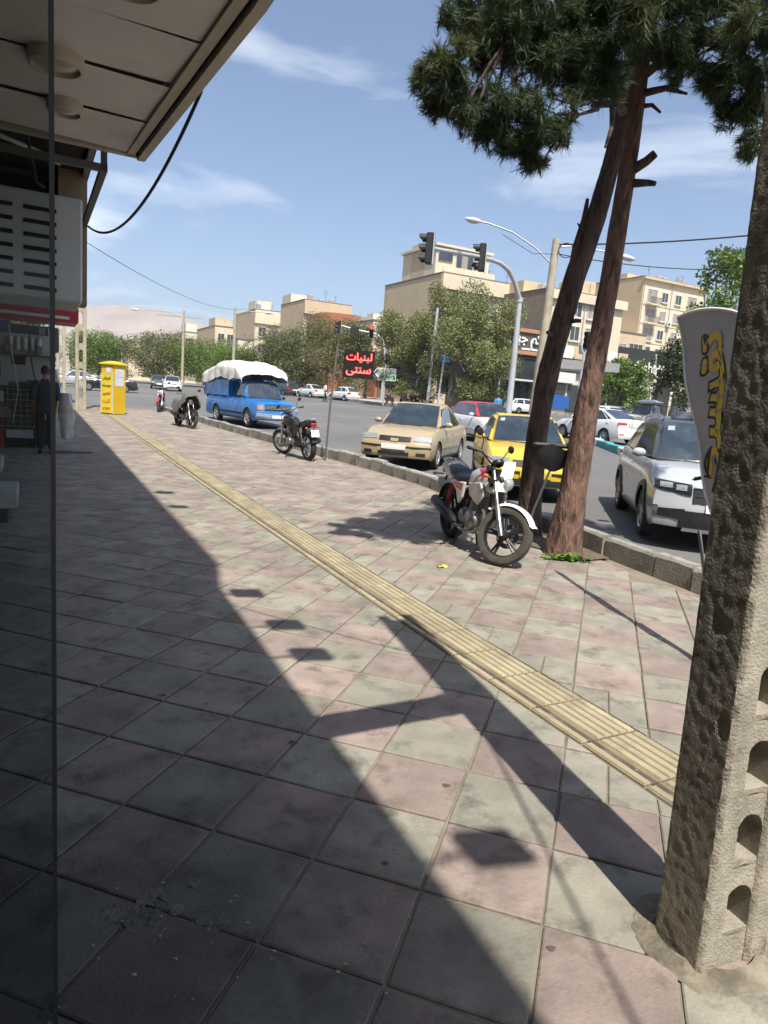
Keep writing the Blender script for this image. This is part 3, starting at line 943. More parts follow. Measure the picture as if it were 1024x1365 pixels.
# yellow taxi behind the pines
a = R(-93)
c2 = sedan_cfg(m_tyel, L=4.4, W=1.70, H=1.44, hub=m_hub, spokes=8, sticker=True, mirrorpaint=m_tyel,
    patches=[('headlight', -.82, -.45, .60, .72, m_lamp, 'f', {}), ('headlight', .45, .82, .60, .72, m_lamp, 'f', {}), ('grille', -.40, .40, .58, .69, m_dark, 'f', {}), ('bumper_strip', -.83, .83, .46, .50, m_dark, 'f', dict(off=.012)),
             ('air_intake', -.55, .55, .26, .37, m_dark, 'f', {}), ('number_plate', -.27, .27, .40, .51, m_tyel, 'f', dict(off=.022))], plate='41 872 19')
car('yellow_taxi', 'yellow taxi facing us behind the two pine trunks', 'car', place((2.60, 12.55), a, c2), a, c2)
# white suv on the right, partly behind the concrete pole
a = math.atan2(-.975, -.20)
c3 = dict(L=4.35, W=1.80, paint=m_white2, R=.335, clr=.23, wb=(.88, .88 + 2.58), cvf=.26, handle=m_white2, spokes=5, sticker=True, strip=False, cladding=True, roofpaint=m_dgrey, mirrorpaint=m_white2, yb=.91, yr=.72,  # dark roof colour paints in the reflection lying on it
    prof=[(0, .84), (.10, .90), (.5, .995), (1.15, 1.06), (2.3, 1.08), (3.6, 1.12), (4.25, 1.12), (4.35, 1.05)], gh=((1.02, 1.02), (1.82, 1.58), (3.45, 1.57), (4.22, 1.08)), qw=.62,
    fx=[(.2, .10), (.30, .01), (.52, .0), (.62, .03), (.80, .06), (.92, .16)],
    patches=[('headlight', -.86, -.44, .74, .86, m_glass, 'f', dict(sk=-.05, sk2=-.03)), ('headlight', .44, .86, .69, .83, m_glass, 'f', dict(sk=.05, sk2=.03)),
             ('headlight_lens', -.80, -.66, .765, .83, m_lamp, 'f', dict(off=.016)), ('headlight_lens', -.62, -.50, .745, .815, m_lamp, 'f', dict(off=.016)), ('headlight_lens', .66, .80, .765, .83, m_lamp, 'f', dict(off=.016)),
             ('grille', -.42, .42, .60, .80, m_dark, 'f', {}), ('grille_bar', -.42, .42, .785, .805, m_chrome, 'f', dict(off=.016)), ('grille_bar', -.40, .40, .69, .70, m_chrome, 'f', dict(off=.016)),
             ('fog_lamp_recess', -.80, -.50, .40, .50, m_dark, 'f', dict(sk=-.02, sk2=.02)), ('fog_lamp_trim', -.86, -.80, .40, .53, m_chrome, 'f', dict(off=.014)), ('fog_lamp_recess', .50, .80, .38, .52, m_dark, 'f', dict(sk=.02, sk2=-.02)),
             ('lower_grille', -.55, .55, .28, .50, m_dark, 'f', {}), ('skid_plate', -.50, .50, .235, .285, m_chrome, 'f', dict(off=.014)), ('number_plate', -.27, .27, .50, .60, m_plate, 'f', dict(off=.02)),
             ('tail_lamp', -.84, -.5, .84, 1.0, m_red, 'r', {}), ('tail_lamp', .5, .84, .84, 1.0, m_red, 'r', {})], plate='72 415 38')
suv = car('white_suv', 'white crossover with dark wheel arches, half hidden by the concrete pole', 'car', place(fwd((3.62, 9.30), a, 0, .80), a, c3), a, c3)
A = c3['_api']
for sg in (-1, 1):
    u = .5 - sg * .47
    pts = [A['roofpt'](u, v) + Vector((0, 0, h)) for v, h in ((.02, .02), (.10, .075), (.5, .10), (.9, .075), (.99, .03))]
    MB().tube(pts, .022, 8).build('roof_rail', m_chrome, suv, smooth=True)
# white saloon driving away, right
a = HA
c4 = sedan_cfg(m_white, L=4.37, W=1.70, H=1.46, R=.30, strip=False, spokes=7, qw=.66, gh=((1.15, .90), (2.0, 1.43), (2.95, 1.43), (3.95, 1.0)),
    prof=[(0, .66), (.10, .72), (.55, .86), (1.25, .94), (2.3, .97), (3.4, 1.02), (3.8, 1.06), (4.25, 1.06), (4.37, .98)],
    patches=face_std()[:5] + [('tail_lamp', -.82, -.42, .80, .92, m_red, 'r', dict(sk=.03, sk2=-.01)), ('tail_lamp', .42, .82, .83, .91, m_red, 'r', dict(sk=-.03, sk2=.01)), ('number_plate', -.26, .26, .76, .87, m_plate, 'r', dict(off=.014)), ('plate_recess', -.34, .34, .72, .90, m_silver, 'r', {}), ('reflector', .55, .78, .40, .44, m_red, 'r', {}), ('reflector', -.78, -.55, .40, .44, m_red, 'r', {})], plate='88 315 67')
x, y = fwd((9.19, 29.4), a, (c4['wb'][1] - c4['wb'][0]), -.75)
car('white_saloon', 'clean white saloon seen from behind, beside the turquoise kerb', 'car', place((x, y), a, c4), a, c4)
# white car with a red roof between saloon and taxi
c5 = hatch_cfg(m_white, L=4.0, H=1.46, roofpaint=m_redp, patches=face_std())
a = HS - R(8)
car('red_roofed_car', 'white car with a red roof behind the yellow taxi', 'car', rp3(3.55, 26.4), a, c5)
# cars farther off
def far_car(nm, label, x, y, ang, p, kind='sedan', **kw):
    c = (hatch_cfg if kind == 'hatch' else sedan_cfg)(p, patches=face_std(), **kw)
    return car(nm, label, 'car', rp3(x, y), ang, c)
far_car('white_hatchback', 'white hatchback beyond the red lettered sign, parked at the far kerb', -5.2, 72.5, HA + R(14), m_white, 'hatch')
far_car('white_saloon', 'small white saloon behind the man in the white shirt', -9.2, 77.5, HA + R(10), m_white)
far_car('dark_wagon', 'dark wagon in front of the trees, left of the man in white', -12.6, 80, HA + R(14), m_dgrey, 'hatch', L=4.3, H=1.75)
far_car('white_saloon', 'white saloon facing us on the road beyond the covered motorcycle', -21.9, 68.2, HS - R(8), m_white)
far_car('dark_saloon', 'dark saloon just behind the white one beyond the covered motorcycle', -25.0, 73.5, HS - R(8), m_dgrey)
far_car('black_saloon', 'black saloon seen side-on behind the yellow booth', -22.6, 54.6, R(27.65 + 180 - 6), m_black, L=4.5)
far_car('silver_saloon', 'silver saloon behind the black one, left of the yellow booth', -28.6, 62, R(27.65 + 180), m_silver)
far_car('navy_saloon', 'dark blue saloon peeping out left of the blue truck', -17.4, 68, HS - R(25), m_navy)
far_car('old_white_wagon', 'old boxy white wagon parked before the corner shop', 12.6, 66.5, R(27.65), m_white, 'hatch', L=4.2, W=1.6, H=1.42)
far_car('silver_saloon', 'silver saloon beyond the white saloon on the right', 15.4, 48.5, HA, m_silver)
far_car('grey_saloon', 'grey saloon at the right, beside the white banner', 18.9, 43.5, R(27.65 + 180), m_dgrey)
far_car('white_hatchback', 'white hatchback half hidden by the right pine trunk', 13.6, 45.0, HA, m_white, 'hatch')
far_car('pale_saloon', 'pale saloon far back at the right, under the leafy bush', 19.5, 58.0, R(27.65), m_cream)

# blue pickup with a white tarpaulin
a = R(-54.5)
c6 = dict(L=5.2, W=1.76, paint=m_blue, R=.34, clr=.26, wb=(.85, .85 + 3.05), cvf=.07, cvr=.03, yb=.90, yr=.76, twodoor=True, hub=m_hub, spokes=6, stripmat=m_dark, mirrorpaint=m_dark, doors=(1.45, 2.42),
    prof=[(0, .90), (.08, .95), (.5, 1.0), (1.2, 1.06), (2.5, 1.07), (5.2, 1.07)], gh=((1.18, 1.02), (1.55, 1.66), (2.35, 1.68), (2.52, 1.03)),
    fx=[(.2, .06), (.30, .0), (.52, .0), (.58, .05), (.9, .06)],
    patches=[('grille', -.52, .52, .66, .86, m_dark, 'f', {}), ('headlight_panel', -.84, -.54, .65, .87, m_chrome, 'f', {}), ('headlight_panel', .54, .84, .65, .87, m_chrome, 'f', {}),
             ('headlight', -.80, -.60, .68, .84, m_lamp, 'f', dict(off=.016)), ('headlight', .60, .80, .68, .84, m_lamp, 'f', dict(off=.016)),
             ('grille_bar', -.52, .52, .715, .735, m_chrome, 'f', dict(off=.016)), ('grille_bar', -.52, .52, .765, .785, m_chrome, 'f', dict(off=.016)), ('grille_bar', -.52, .52, .815, .835, m_chrome, 'f', dict(off=.016)),
             ('bumper', -.86, .86, .36, .54, m_chrome, 'f', dict(off=.05, th=.08)), ('number_plate', -.27, .27, .39, .50, m_plate, 'f', dict(off=.06)), ('indicator', -.76, -.58, .585, .625, m_amber, 'f', dict(off=.02)), ('indicator', .58, .76, .585, .625, m_amber, 'f', dict(off=.02))], plate='97 641 52')
tr = car('blue_pickup', 'bright blue pickup truck under a white tarpaulin', 'truck', place(fwd((-5.23, 25.35), a, 0, .75), a, c6), a, c6)
A = c6['_api']
X = A['X']
bw = MB()
for sg in (-1, 1):
    bw.b2(X(5.19), X(2.62), sg * .86 - .03, sg * .86 + .03, 1.06, 1.68)
bw.b2(X(5.21), X(5.15), -.82, .82, .95, 1.68); bw.b2(X(2.66), X(2.60), -.82, .82, 1.0, 1.68)
bw.build('load_box', m_blue, tr, bevel=.01)
for sg in (-1, 1):
    for d in (2.62, 3.45, 4.3, 5.17):
        MB().b2(X(d) - .025, X(d) + .025, sg * .895 - .010, sg * .895 + .010, 1.0, 1.66).build('stake', m_blue, tr)
rows_ = []
m_tarp = M('white_tarpaulin', (0.66, 0.65, 0.62), rough=0.6, var=0.08, vs=3, bump=0.5, bs=5, bd=.05, dirt=(.40, .38, .34), dirts=1.6, dpos=.54)
for i in range(41):
    d = 1.34 + (5.32 - 1.34) * i / 40
    t = i / 40
    top = 1.86 + .60 * (math.sin(math.pi * min(1, max(0, (t + .05) / 1.1)) ** .8)) ** .6 + .06 * math.sin(t * 14) * .4
    r_ = []
    for k in range(33):
        w = -1 + 2 * k / 32
        y = .97 * math.copysign(min(1, abs(w) * 1.35), w)
        hang = max(0, abs(w) - .74) / .26
        z = top - .18 * (abs(y) / .95) ** 3 - hang * (.50 + .16 * noise.noise(Vector((d * 1.4, w * 2, 7))) + .05 * noise.noise(Vector((d * 5, w, 3))))
        n = noise.noise(Vector((d * 2.3, w * 4, 2.0))) * .08 - abs(noise.noise(Vector((d * 4.0, w * 2.2, 6.0)))) * .05 + noise.noise(Vector((d * 7, w * 9, 5.0))) * .022
        z = max(z, (1.70 if d < 2.6 else 1.56) + .10 * noise.noise(Vector((d * 1.7, w, 11))))
        r_.append((X(d), y * (1 + .02 * math.sin(d * 9)) + n * .6, z + n))
    rows_.append(r_)
endf = [(p[0] + .05, p[1] * .97, max(1.60, p[2] - .16)) for p in rows_[0]]
endr = [(p[0] - .06, p[1] * .96, p[2] - .35) for p in rows_[-1]]
tag(MB().grid([endf] + rows_ + [endr]).build('tarpaulin', m_tarp, tr, smooth=True, ang=70), label='white tarpaulin roped over the load')
# white pickup with a wrapped load on its roof, right
a = R(27.65 + 180 + 12)
c7 = dict(L=4.6, W=1.68, paint=m_cream, R=.33, clr=.26, wb=(.85, 3.5), cvf=.07, cvr=.03, yb=.90, yr=.76, twodoor=True, hub=m_hub, doors=(1.45, 2.42), prof=[(0, .86), (.08, .92), (.5, .97), (1.2, 1.03), (2.5, 1.05), (4.6, 1.05)],
    gh=((1.18, 1.0), (1.55, 1.62), (2.35, 1.63), (2.52, 1.01)), fx=[(.2, .06), (.3, .0), (.52, .0), (.58, .05), (.9, .06)], patches=face_std())
tr2 = car('white_pickup', 'cream white pickup with a bundle on its roof, far right', 'truck', rp3(17.0, 45.6), a, c7)
X = c7['_api']['X']
bb = MB(); rows_ = []
for i in range(15):
    t = i / 14
    rr = .02 + (math.sin(math.pi * t)) ** .45
    rows_.append([(X(1.3) - t * 1.9, .74 * rr * math.cos(w), 1.86 + .17 * rr * math.sin(w) + .03 * noise.noise(Vector((i * .7, w * 2, 0)))) for w in [2 * math.pi * k / 16 for k in range(17)]])
bb.grid(rows_); tag(bb.build('roof_bundle', m_tarp, tr2, smooth=True), label='pale wrapped bundle on the roof')
rk_ = MB()
for d in (1.5, 2.0, 2.5, 3.1):
    rk_.cyl((X(d), -.7, 1.69), (X(d), .7, 1.69), .02, n=6)
for sg in (-1, 1): rk_.cyl((X(1.45), sg * .7, 1.69), (X(4.5), sg * .7, 1.69), .02, n=6)
for d in (1.5, 2.5, 3.4, 4.45):
    for sg in (-1, 1): rk_.cyl((X(d), sg * .7, 1.0), (X(d), sg * .7, 1.69), .02, n=6)
rk_.build('rack', m_dark, tr2)
# ================================================================== MOTORCYCLES
m_bikeblk = M('bike_black', (0.016, 0.016, 0.017), rough=0.45, var=0.25, vs=12)
m_seat = M('seat_vinyl', (0.022, 0.025, 0.032), rough=0.5, var=0.15, vs=10)
m_eng = M('engine_alloy', (0.24, 0.24, 0.235), rough=0.45, metal=0.7, var=0.3, vs=18)
m_fork = M('fork_chrome', (0.55, 0.55, 0.54), rough=0.25, metal=0.9, var=0.15, vs=14)
m_bwhite = M('bike_white', (0.74, 0.73, 0.70), rough=0.35, var=0.06, coat=.4)
m_bsilver = M('tank_silver', (0.50, 0.49, 0.46), rough=0.35, metal=.3, var=0.22, vs=9, coat=.3, dirt=(.33, .31, .27), dirts=6, dpos=.52)
m_bred = M('bike_red', (0.52, 0.035, 0.045), rough=0.35, var=0.1, coat=.4)
m_grime = M('tyre_dusty', (0.065, 0.058, 0.048), rough=0.9, var=0.3, vs=14)

def motorcycle(label, loc, ang, steer=0.0, lean=0.0, rw=.30, cols=None, cover=None, group=None, spoked=False, rack=False, stand='centre', name='motorcycle'):
    tank_m, panel_m, fend_m = cols
    root = thing(name, label, 'motorcycle', loc, ang, group)
    if lean: root.rotation_euler = (lean, 0, ang)
    XF, XR = .67, -.65                      # axles
    def mk(b, nm, m, par=root, front=False, **kw):
        if front: b.xf(SM)
        kw.setdefault('smooth', True)
        return b.build(nm, m, par, **kw)
    rake = R(26)
    axd = Vector((-math.sin(rake), 0, math.cos(rake)))
    top = Vector((XF, 0, rw)) + axd * .62 + Vector((-.05, 0, 0))
    SM = Matrix.Translation(top) @ Matrix.Rotation(steer, 4, axd) @ Matrix.Translation(-top)
    def mwheel(x, r, w, front):
        b = MB()
        b.lathe([(r * .74, -w * .42), (r * .86, -w / 2), (r * .95, -w * .43), (r * .99, -w * .22), (r, 0), (r * .99, w * .22), (r * .95, w * .43), (r * .86, w / 2), (r * .74, w * .42), (r * .72, 0)], c=(x, 0, r), axis='y', n=36, close=True)
        t = mk(b, 'front_wheel' if front else 'rear_wheel', m_grime if front else m_tyre, front=front)
        b = MB()
        b.lathe([(r * .75, -w * .33), (r * .755, w * .33), (r * .70, w * .30), (r * .67, 0), (r * .70, -w * .30)], c=(x, 0, r), axis='y', n=36, close=True)
        b.lathe([(.001, -.07), (.045, -.07), (.05, 0), (.045, .07), (.001, .07)], c=(x, 0, r), axis='y', n=14)
        if spoked:
            for k in range(18):
                a = 2 * math.pi * k / 18
                b.cyl((x + .04 * math.cos(a + .5), .04 * (-1) ** k, r + .04 * math.sin(a + .5)), (x + r * .70 * math.cos(a), 0, r + r * .70 * math.sin(a)), .0035, n=4)
        else:
            for k in range(5):
                a = 2 * math.pi * k / 5 + .6
                for o in (-.10, .10):
                    b.tube([(x + .04 * math.cos(a), 0, r + .04 * math.sin(a)), (x + r * .40 * math.cos(a + o), 0, r + r * .40 * math.sin(a + o)), (x + r * .70 * math.cos(a + o), 0, r + r * .70 * math.sin(a + o))], [.020, .014, .013], 6)
        mk(b, 'rim', m_bikeblk if not spoked else m_chrome, t, front)
        if front:
            d = MB(); d.lathe([(.075, .062), (.125, .062), (.125, .067), (.075, .067)], c=(x, 0, r), axis='y', n=28, close=True)
            for k in range(6):
                a = k * math.pi / 3
                d.cyl((x + .03 * math.cos(a), .064, r + .03 * math.sin(a)), (x + .08 * math.cos(a), .064, r + .08 * math.sin(a)), .008, n=5)
            mk(d, 'brake_disc', m_eng, t, True)
        return t
    mwheel(XF, rw, .10, True); mwheel(XR, rw, .125, False)
    f0 = Vector((XF, 0, rw))
    for sg in (-1, 1):
        o = Vector((0, sg * .092, 0))
        b = MB(); b.tube([f0 + o - axd * .02, f0 + o + axd * .30, f0 + o + axd * .31, f0 + o + axd * .70], [.027, .026, .019, .019], 10)
        mk(b, 'fork_leg', m_fork, front=True)
    b = MB(); b.box(*(f0 + axd * .56 + Vector((-.03, 0, 0))), .09, .24, .04); b.box(*(f0 + axd * .69 + Vector((-.03, 0, 0))), .09, .24, .035); b.cyl(top - axd * .12 + Vector((-.04, 0, 0)), top + axd * .12 + Vector((-.04, 0, 0)), .03)
    mk(b, 'triple_clamp', m_bikeblk, front=True, smooth=False)
    MB().box(*(f0 + Vector((-.11, .066, .05))), .07, .05, .09).xf(SM).build('brake_caliper', m_eng, root)
    # front mudguard
    rows_ = []
    for k in range(17):
        a = R(27) + R(112) * k / 16
        rr = rw + .028 + (.02 if k in (0, 16) else 0)
        wd = .062 * (1 - .35 * (abs(k - 7) / 9) ** 2)
        rows_.append([(XF + (rr - .03 * (abs(q) > .9)) * math.cos(a), q * wd, rw + (rr - .03 * (abs(q) > .9)) * math.sin(a)) for q in (-1, -.92, -.5, 0, .5, .92, 1)])
    mk(MB().grid(rows_), 'front_mudguard', fend_m, front=True)
    # bars, mirrors, clocks, headlight
    hb = f0 + axd * .70 + Vector((-.05, 0, .02))
    b = MB(); b.tube([hb + Vector((-.16, -.37, .10)), hb + Vector((-.07, -.22, .11)), hb + Vector((0, -.10, .03)), hb + Vector((0, .10, .03)), hb + Vector((-.07, .22, .11)), hb + Vector((-.16, .37, .10))], .011, 8)
    bar = mk(b, 'handlebar', m_bikeblk, front=True)
    for sg in (-1, 1):
        mk(MB().cyl(hb + Vector((-.16, sg * .375, .10)), hb + Vector((-.105, sg * .26, .107)), .018, n=10), 'grip', m_tyre, front=True)
        mk(MB().tube([hb + Vector((-.05, sg * .25, .13)), hb + Vector((-.03, sg * .30, .105)), hb + Vector((-.09, sg * .40, .10))], .006, 6), 'brake_lever', m_eng, front=True)
        b = MB(); b.tube([hb + Vector((-.08, sg * .23, .11)), hb + Vector((-.06, sg * .27, .22)), hb + Vector((-.07, sg * .33, .27))], .006, 6); b.ell(hb + Vector((-.075, sg * .37, .285)), (.018, .07, .042), 10, 6)
        mk(b, 'mirror', m_bikeblk, front=True)
        b = MB(); b.cyl(hb + Vector((.05, sg * .10, -.12)), hb + Vector((.05, sg * .20, -.12)), .008, n=6); b.ell(hb + Vector((.055, sg * .21, -.12)), (.03, .03, .02), 8, 6)
        mk(b, 'indicator', m_amber, front=True)
    b = MB(); b.lathe([(.001, .012), (.06, .01), (.065, -.03), (.04, -.05)], c=(0, 0, 0), axis='z', n=16)
    b.xf(Matrix.Translation(hb + Vector((.02, 0, .07))) @ Matrix.Rotation(R(-35), 4, 'Y')); mk(b, 'instrument', m_bikeblk, front=True)
    hc = hb + Vector((.13, 0, -.12))
    if panel_m is m_bwhite:
        b = MB(); rows_ = []
        for k in range(9):
            t = k / 8
            rows_.append([(hc.x + .06 + .05 * math.sin(math.pi * (.25 + .5 * t)) - .10 * (q * q), q * (.105 - .05 * t), hc.z - .10 + .33 * t - .03 * q * q) for q in (-1, -.75, -.4, 0, .4, .75, 1)])
        b.grid(rows_); mk(b, 'headlight_cowl', panel_m, front=True)
        mk(MB().ell(hc + Vector((.09, 0, -.01)), (.05, .075, .07), 14, 8), 'headlight', m_lamp, front=True)
        mk(MB().ell(hc + Vector((.0, 0, .0)), (.09, .09, .10), 12, 8), 'headlight_shell', m_bikeblk, front=True)
    else:
        b = MB(); b.lathe([(.001, -.11), (.05, -.10), (.085, -.02), (.088, .01)], c=hc, axis='x', n=18); mk(b, 'headlight_shell', m_bikeblk, front=True)
        b = MB(); b.lathe([(.088, .01), (.06, .03), (.001, .038)], c=hc, axis='x', n=18); mk(b, 'headlight', m_lamp, front=True)
    # frame
    b = MB()
    hd = top + Vector((-.05, 0, 0))
    b.tube([hd, hd + Vector((-.28, 0, -.07)), (-.12, 0, .72), (-.38, 0, .72), (-.72, 0, .80)], .02, 8)
    b.tube([hd + axd * -.1, (.30, 0, .42), (.14, 0, .25), (-.22, 0, .25), (-.25, 0, .45), (-.12, 0, .72)], .018, 8)
    for sg in (-1, 1):
        b.tube([(-.22, sg * .07, .36), (-.45, sg * .085, .33), (XR, sg * .085, rw)], .018, 8)
    mk(b, 'frame', m_bikeblk)
    for sg in (-1, 1):
        b = MB(); b.cyl((XR + .04, sg * .11, rw + .06), (-.46, sg * .11, .70), .012, n=8)
        pts = [Vector((XR + .055, sg * .11, rw + .09)).lerp(Vector((-.47, sg * .11, .67)), k / 60) + Vector((math.cos(k * 1.05) * .028, math.sin(k * 1.05) * .028, 0)) for k in range(61)]
        b.tube(pts, .006, 5); mk(b, 'rear_shock', m_bred if panel_m is m_bwhite else m_chrome)
    # engine
    b = MB(); b.box(.02, 0, .36, .34, .22, .20); b.lathe([(.001, -.16), (.10, -.155), (.11, -.12), (.11, .12), (.10, .155), (.001, .16)], c=(.10, 0, .35), axis='y', n=20); b.lathe([(.001, -.15), (.075, -.145), (.08, .145), (.001, .15)], c=(-.10, 0, .37), axis='y', n=18)
    mk(b, 'crankcase', m_eng, bevel=.012)
    b = MB()
    rot = Matrix.Rotation(R(12), 3, 'Y')
    for k in range(8):
        p = Vector((.12, 0, .46)) + rot @ Vector((0, 0, k * .024))
        b.box(*p, .17, .19, .010, rot=rot)
    b.box(*(Vector((.12, 0, .46)) + rot @ Vector((0, 0, .09))), .12, .13, .20, rot=rot); b.box(*(Vector((.12, 0, .46)) + rot @ Vector((0, 0, .215))), .15, .15, .05, rot=rot)
    tag(mk(b, 'cylinder', m_eng, smooth=False), kind='stuff')
    b = MB(); b.tube([(.22, -.05, .52), (.34, -.07, .48), (.36, -.09, .35), (.22, -.12, .24), (-.05, -.14, .22), (-.25, -.15, .25)], .019, 8)
    ex = mk(b, 'exhaust_pipe', m_eng)
    b = MB(); b.tube([(-.20, -.15, .26), (-.28, -.16, .29), (-.78, -.19, .44), (-.82, -.19, .45)], [.03, .055, .062, .04], 14); mk(b, 'muffler', m_bikeblk, ex)
    b = MB(); b.box(-.38, .10, rw + .05, .52, .03, .09, rot=Matrix.Rotation(R(4), 3, 'Y')); mk(b, 'chain_guard', m_bikeblk, smooth=False, bevel=.01)
    b = MB()
    for sg in (-1, 1): b.tube([(.0, sg * .10, .27), (.0, sg * .27, .28)], .014, 8)
    mk(b, 'footpeg', m_bikeblk)
    b = MB()
    if stand == 'centre':
        b.tube([(-.16, -.08, .25), (-.22, -.15, .012), (-.27, -.17, .012)], .012, 8); b.tube([(-.16, .08, .25), (-.22, .15, .012), (-.27, .17, .012)], .012, 8); b.cyl((-.16, -.085, .25), (-.16, .085, .25), .013, n=8)
    else:
        b.tube([(-.02, .10, .26), (-.10, .30, .012 + .30 * math.sin(abs(lean))), (-.14, .31, .012 + .30 * math.sin(abs(lean)))], .012, 8)
    mk(b, 'stand', m_bikeblk)
    if cover is None:
        # tank
        rows_ = []
        for k in range(17):
            t = k / 16; x = .36 - .50 * t
            w = .145 * (math.sin(math.pi * min(1, .16 + t * .80)) ** .55); h = .155 * (math.sin(math.pi * min(1, .13 + t * .74)) ** .7)
            zc = .80 - .05 * t
            rows_.append([(x, w * math.copysign(abs(math.cos(q)) ** .75, math.cos(q)), zc + (h if math.sin(q) > 0 else .11) * math.copysign(abs(math.sin(q)) ** .8, math.sin(q))) for q in [2 * math.pi * j / 20 for j in range(21)]])
        b = MB(); b.grid(rows_); b.add(rows_[0][:-1], [tuple(range(20))]); b.add(rows_[-1][:-1], [tuple(range(19, -1, -1))])
        tk = mk(b, 'fuel_tank', tank_m)
        mk(MB().lathe([(.001, .03), (.04, .028), (.045, 0)], c=(.10, 0, .925), axis='z', n=14), 'fuel_cap', m_chrome, tk)
        if panel_m is m_bwhite:
            for sg in (-1, 1):
                b = MB(); rows2 = [[Vector((.33 - .17 * i / 6, sg * (.045 + .075 * j / 5 + .012 * i / 6), .935 - .0 * i - .010 * j * j * .45 + .012 * math.sin(i / 6 * 3.1))) for j in range(6)] for i in range(7)]
                b.grid(rows2); tag(mk(b, 'tank_flash', m_bred, tk), label='red flash on the tank')
            for sg in (-1, 1):                         # tank shrouds
                b = MB(); b.prism([(.34, .80), (.42, .66), (.30, .55), (.10, .62), (.02, .76)], lambda x, z: (x, sg * .12, z), lambda x, z: (x, sg * (.165 - .10 * abs(x - .22)), z)); mk(b, 'tank_shroud', m_bsilver, bevel=.012, smooth=True)
        # seat
        rows_ = []
        for k in range(15):
            t = k / 14; x = -.10 - .62 * t
            w = interp([(0, .09), (.25, .135), (.7, .13), (1, .08)], t); z = interp([(0, .80), (.2, .775), (.45, .79), (.6, .835), (.9, .865), (1, .85)], t)
            rows_.append([(x, w * math.copysign(abs(math.cos(q)) ** .6, math.cos(q)), z - .03 + .055 * math.copysign(abs(math.sin(q)) ** .7, math.sin(q))) for q in [2 * math.pi * j / 16 for j in range(17)]])
        b = MB(); b.grid(rows_); b.add(rows_[0][:-1], [tuple(range(16))]); b.add(rows_[-1][:-1], [tuple(range(15, -1, -1))])
        mk(b, 'seat', m_seat)
        for sg in (-1, 1):
            pn = MB(); pn.prism([(-.10, .74), (-.14, .56), (-.24, .48), (-.32, .62), (-.50, .72)], lambda x, z: (x, sg * .10, z), lambda x, z: (x, sg * .135, z)); pnl = mk(pn, 'side_panel', panel_m, bevel=.01, smooth=False)
            if panel_m is m_bwhite:
                f = MB(); f.prism([(-.14, .725), (-.17, .64), (-.30, .655), (-.42, .71)], lambda x, z: (x, sg * .136, z), lambda x, z: (x, sg * .139, z)); mk(f, 'panel_decal', m_bred, pnl, smooth=False)
            tl = MB(); tl.prism([(-.46, .74), (-.56, .70), (-.86, .84), (-.80, .89), (-.60, .83)], lambda x, z: (x, sg * .07, z), lambda x, z: (x, sg * .12, z)); mk(tl, 'tail_panel', panel_m if panel_m is m_bwhite else m_bikeblk, bevel=.01, smooth=False)
        b = MB(); b.tube([(-.60, -.12, .86), (-.80, -.11, .92), (-.92, -.05, .93), (-.92, .05, .93), (-.80, .11, .92), (-.60, .12, .86)], .011, 7)
        if rack:
            for y in (-.06, 0, .06): b.tube([(-.66, y, .89), (-.92, y, .93)], .008, 6)
        mk(b, 'grab_rail', m_bsilver)
        rows_ = []
        for k in range(13):
            a = R(20) + R(125) * k / 12; rr = rw + .05
            rows_.append([(XR + rr * math.cos(math.pi - a), q * .075, rw + rr * math.sin(a) + .06 * (k > 4) * 0) for q in (-1, -.6, 0, .6, 1)])
        mk(MB().grid(rows_), 'rear_mudguard', m_bikeblk)
        b = MB(); b.box(-.93, 0, .80, .05, .13, .09); tl = mk(b, 'tail_lamp', m_red, bevel=.015, smooth=True)
        b = MB(); b.box(-.985, 0, .62, .012, .19, .15, rot=Matrix.Rotation(R(14), 3, 'Y')); mk(b, 'number_plate', m_plate, smooth=False)
        b = MB(); b.tube([(-.90, 0, .78), (-.97, 0, .66)], .014, 6)
        for sg in (-1, 1): b.cyl((-.90, sg * .06, .74), (-.91, sg * .15, .74), .008, n=6)
        mk(b, 'tail_bracket', m_bikeblk)
        for sg in (-1, 1): mk(MB().ell((-.91, sg * .17, .74), (.025, .03, .02), 8, 6), 'indicator', m_amber)
        b = MB(); b.tube([hb + Vector((-.08, .2, .10)), hb + Vector((.10, .16, .02)), hb + Vector((.12, .12, -.18)), f0 + Vector((-.10, .09, .12))], .006, 6); b.tube([hb + Vector((-.08, -.2, .10)), hb + Vector((.08, -.14, .05)), hb + Vector((.02, -.05, -.15))], .006, 6)
        mk(b, 'cable', m_bikeblk, front=True)
    else:
        rows_ = []
        for k in range(25):
            t = k / 24; x = .60 - 1.55 * t
            topz = interp([(0, 1.02), (.12, 1.14), (.25, 1.10), (.42, .96), (.6, .86), (.85, .92), (1, .86)], t)
            hwid = interp([(0, .25), (.12, .36), (.25, .30), (.45, .22), (.8, .2), (1, .15)], t); bot = interp([(0, .82), (.12, .66), (.4, .42), (.7, .46), (1, .62)], t)
            r_ = []
            for j in range(21):
                w = -1 + 2 * j / 20
                y = hwid * math.copysign(abs(w) ** .7, w); z = topz - (topz - bot) * abs(w) ** 2.6
                n = noise.noise(Vector((x * 6, w * 5, 1.0))) * .035 + .02 * math.sin(x * 22 + w * 5) * abs(w)
                r_.append((x + n * .4, y + n * .8, z + n))
            rows_.append(r_)
        tag(mk(MB().grid(rows_), 'cover', cover, ang=70), label='grey fabric cover over bars and seat')
    return root

def bike_at(rear, front, r=.30):
    a = math.atan2(front[1] - rear[1], front[0] - rear[0])
    x = (front[0] + rear[0]) / 2; y = (front[1] + rear[1]) / 2
    return (x, y, gz(x, y)), a
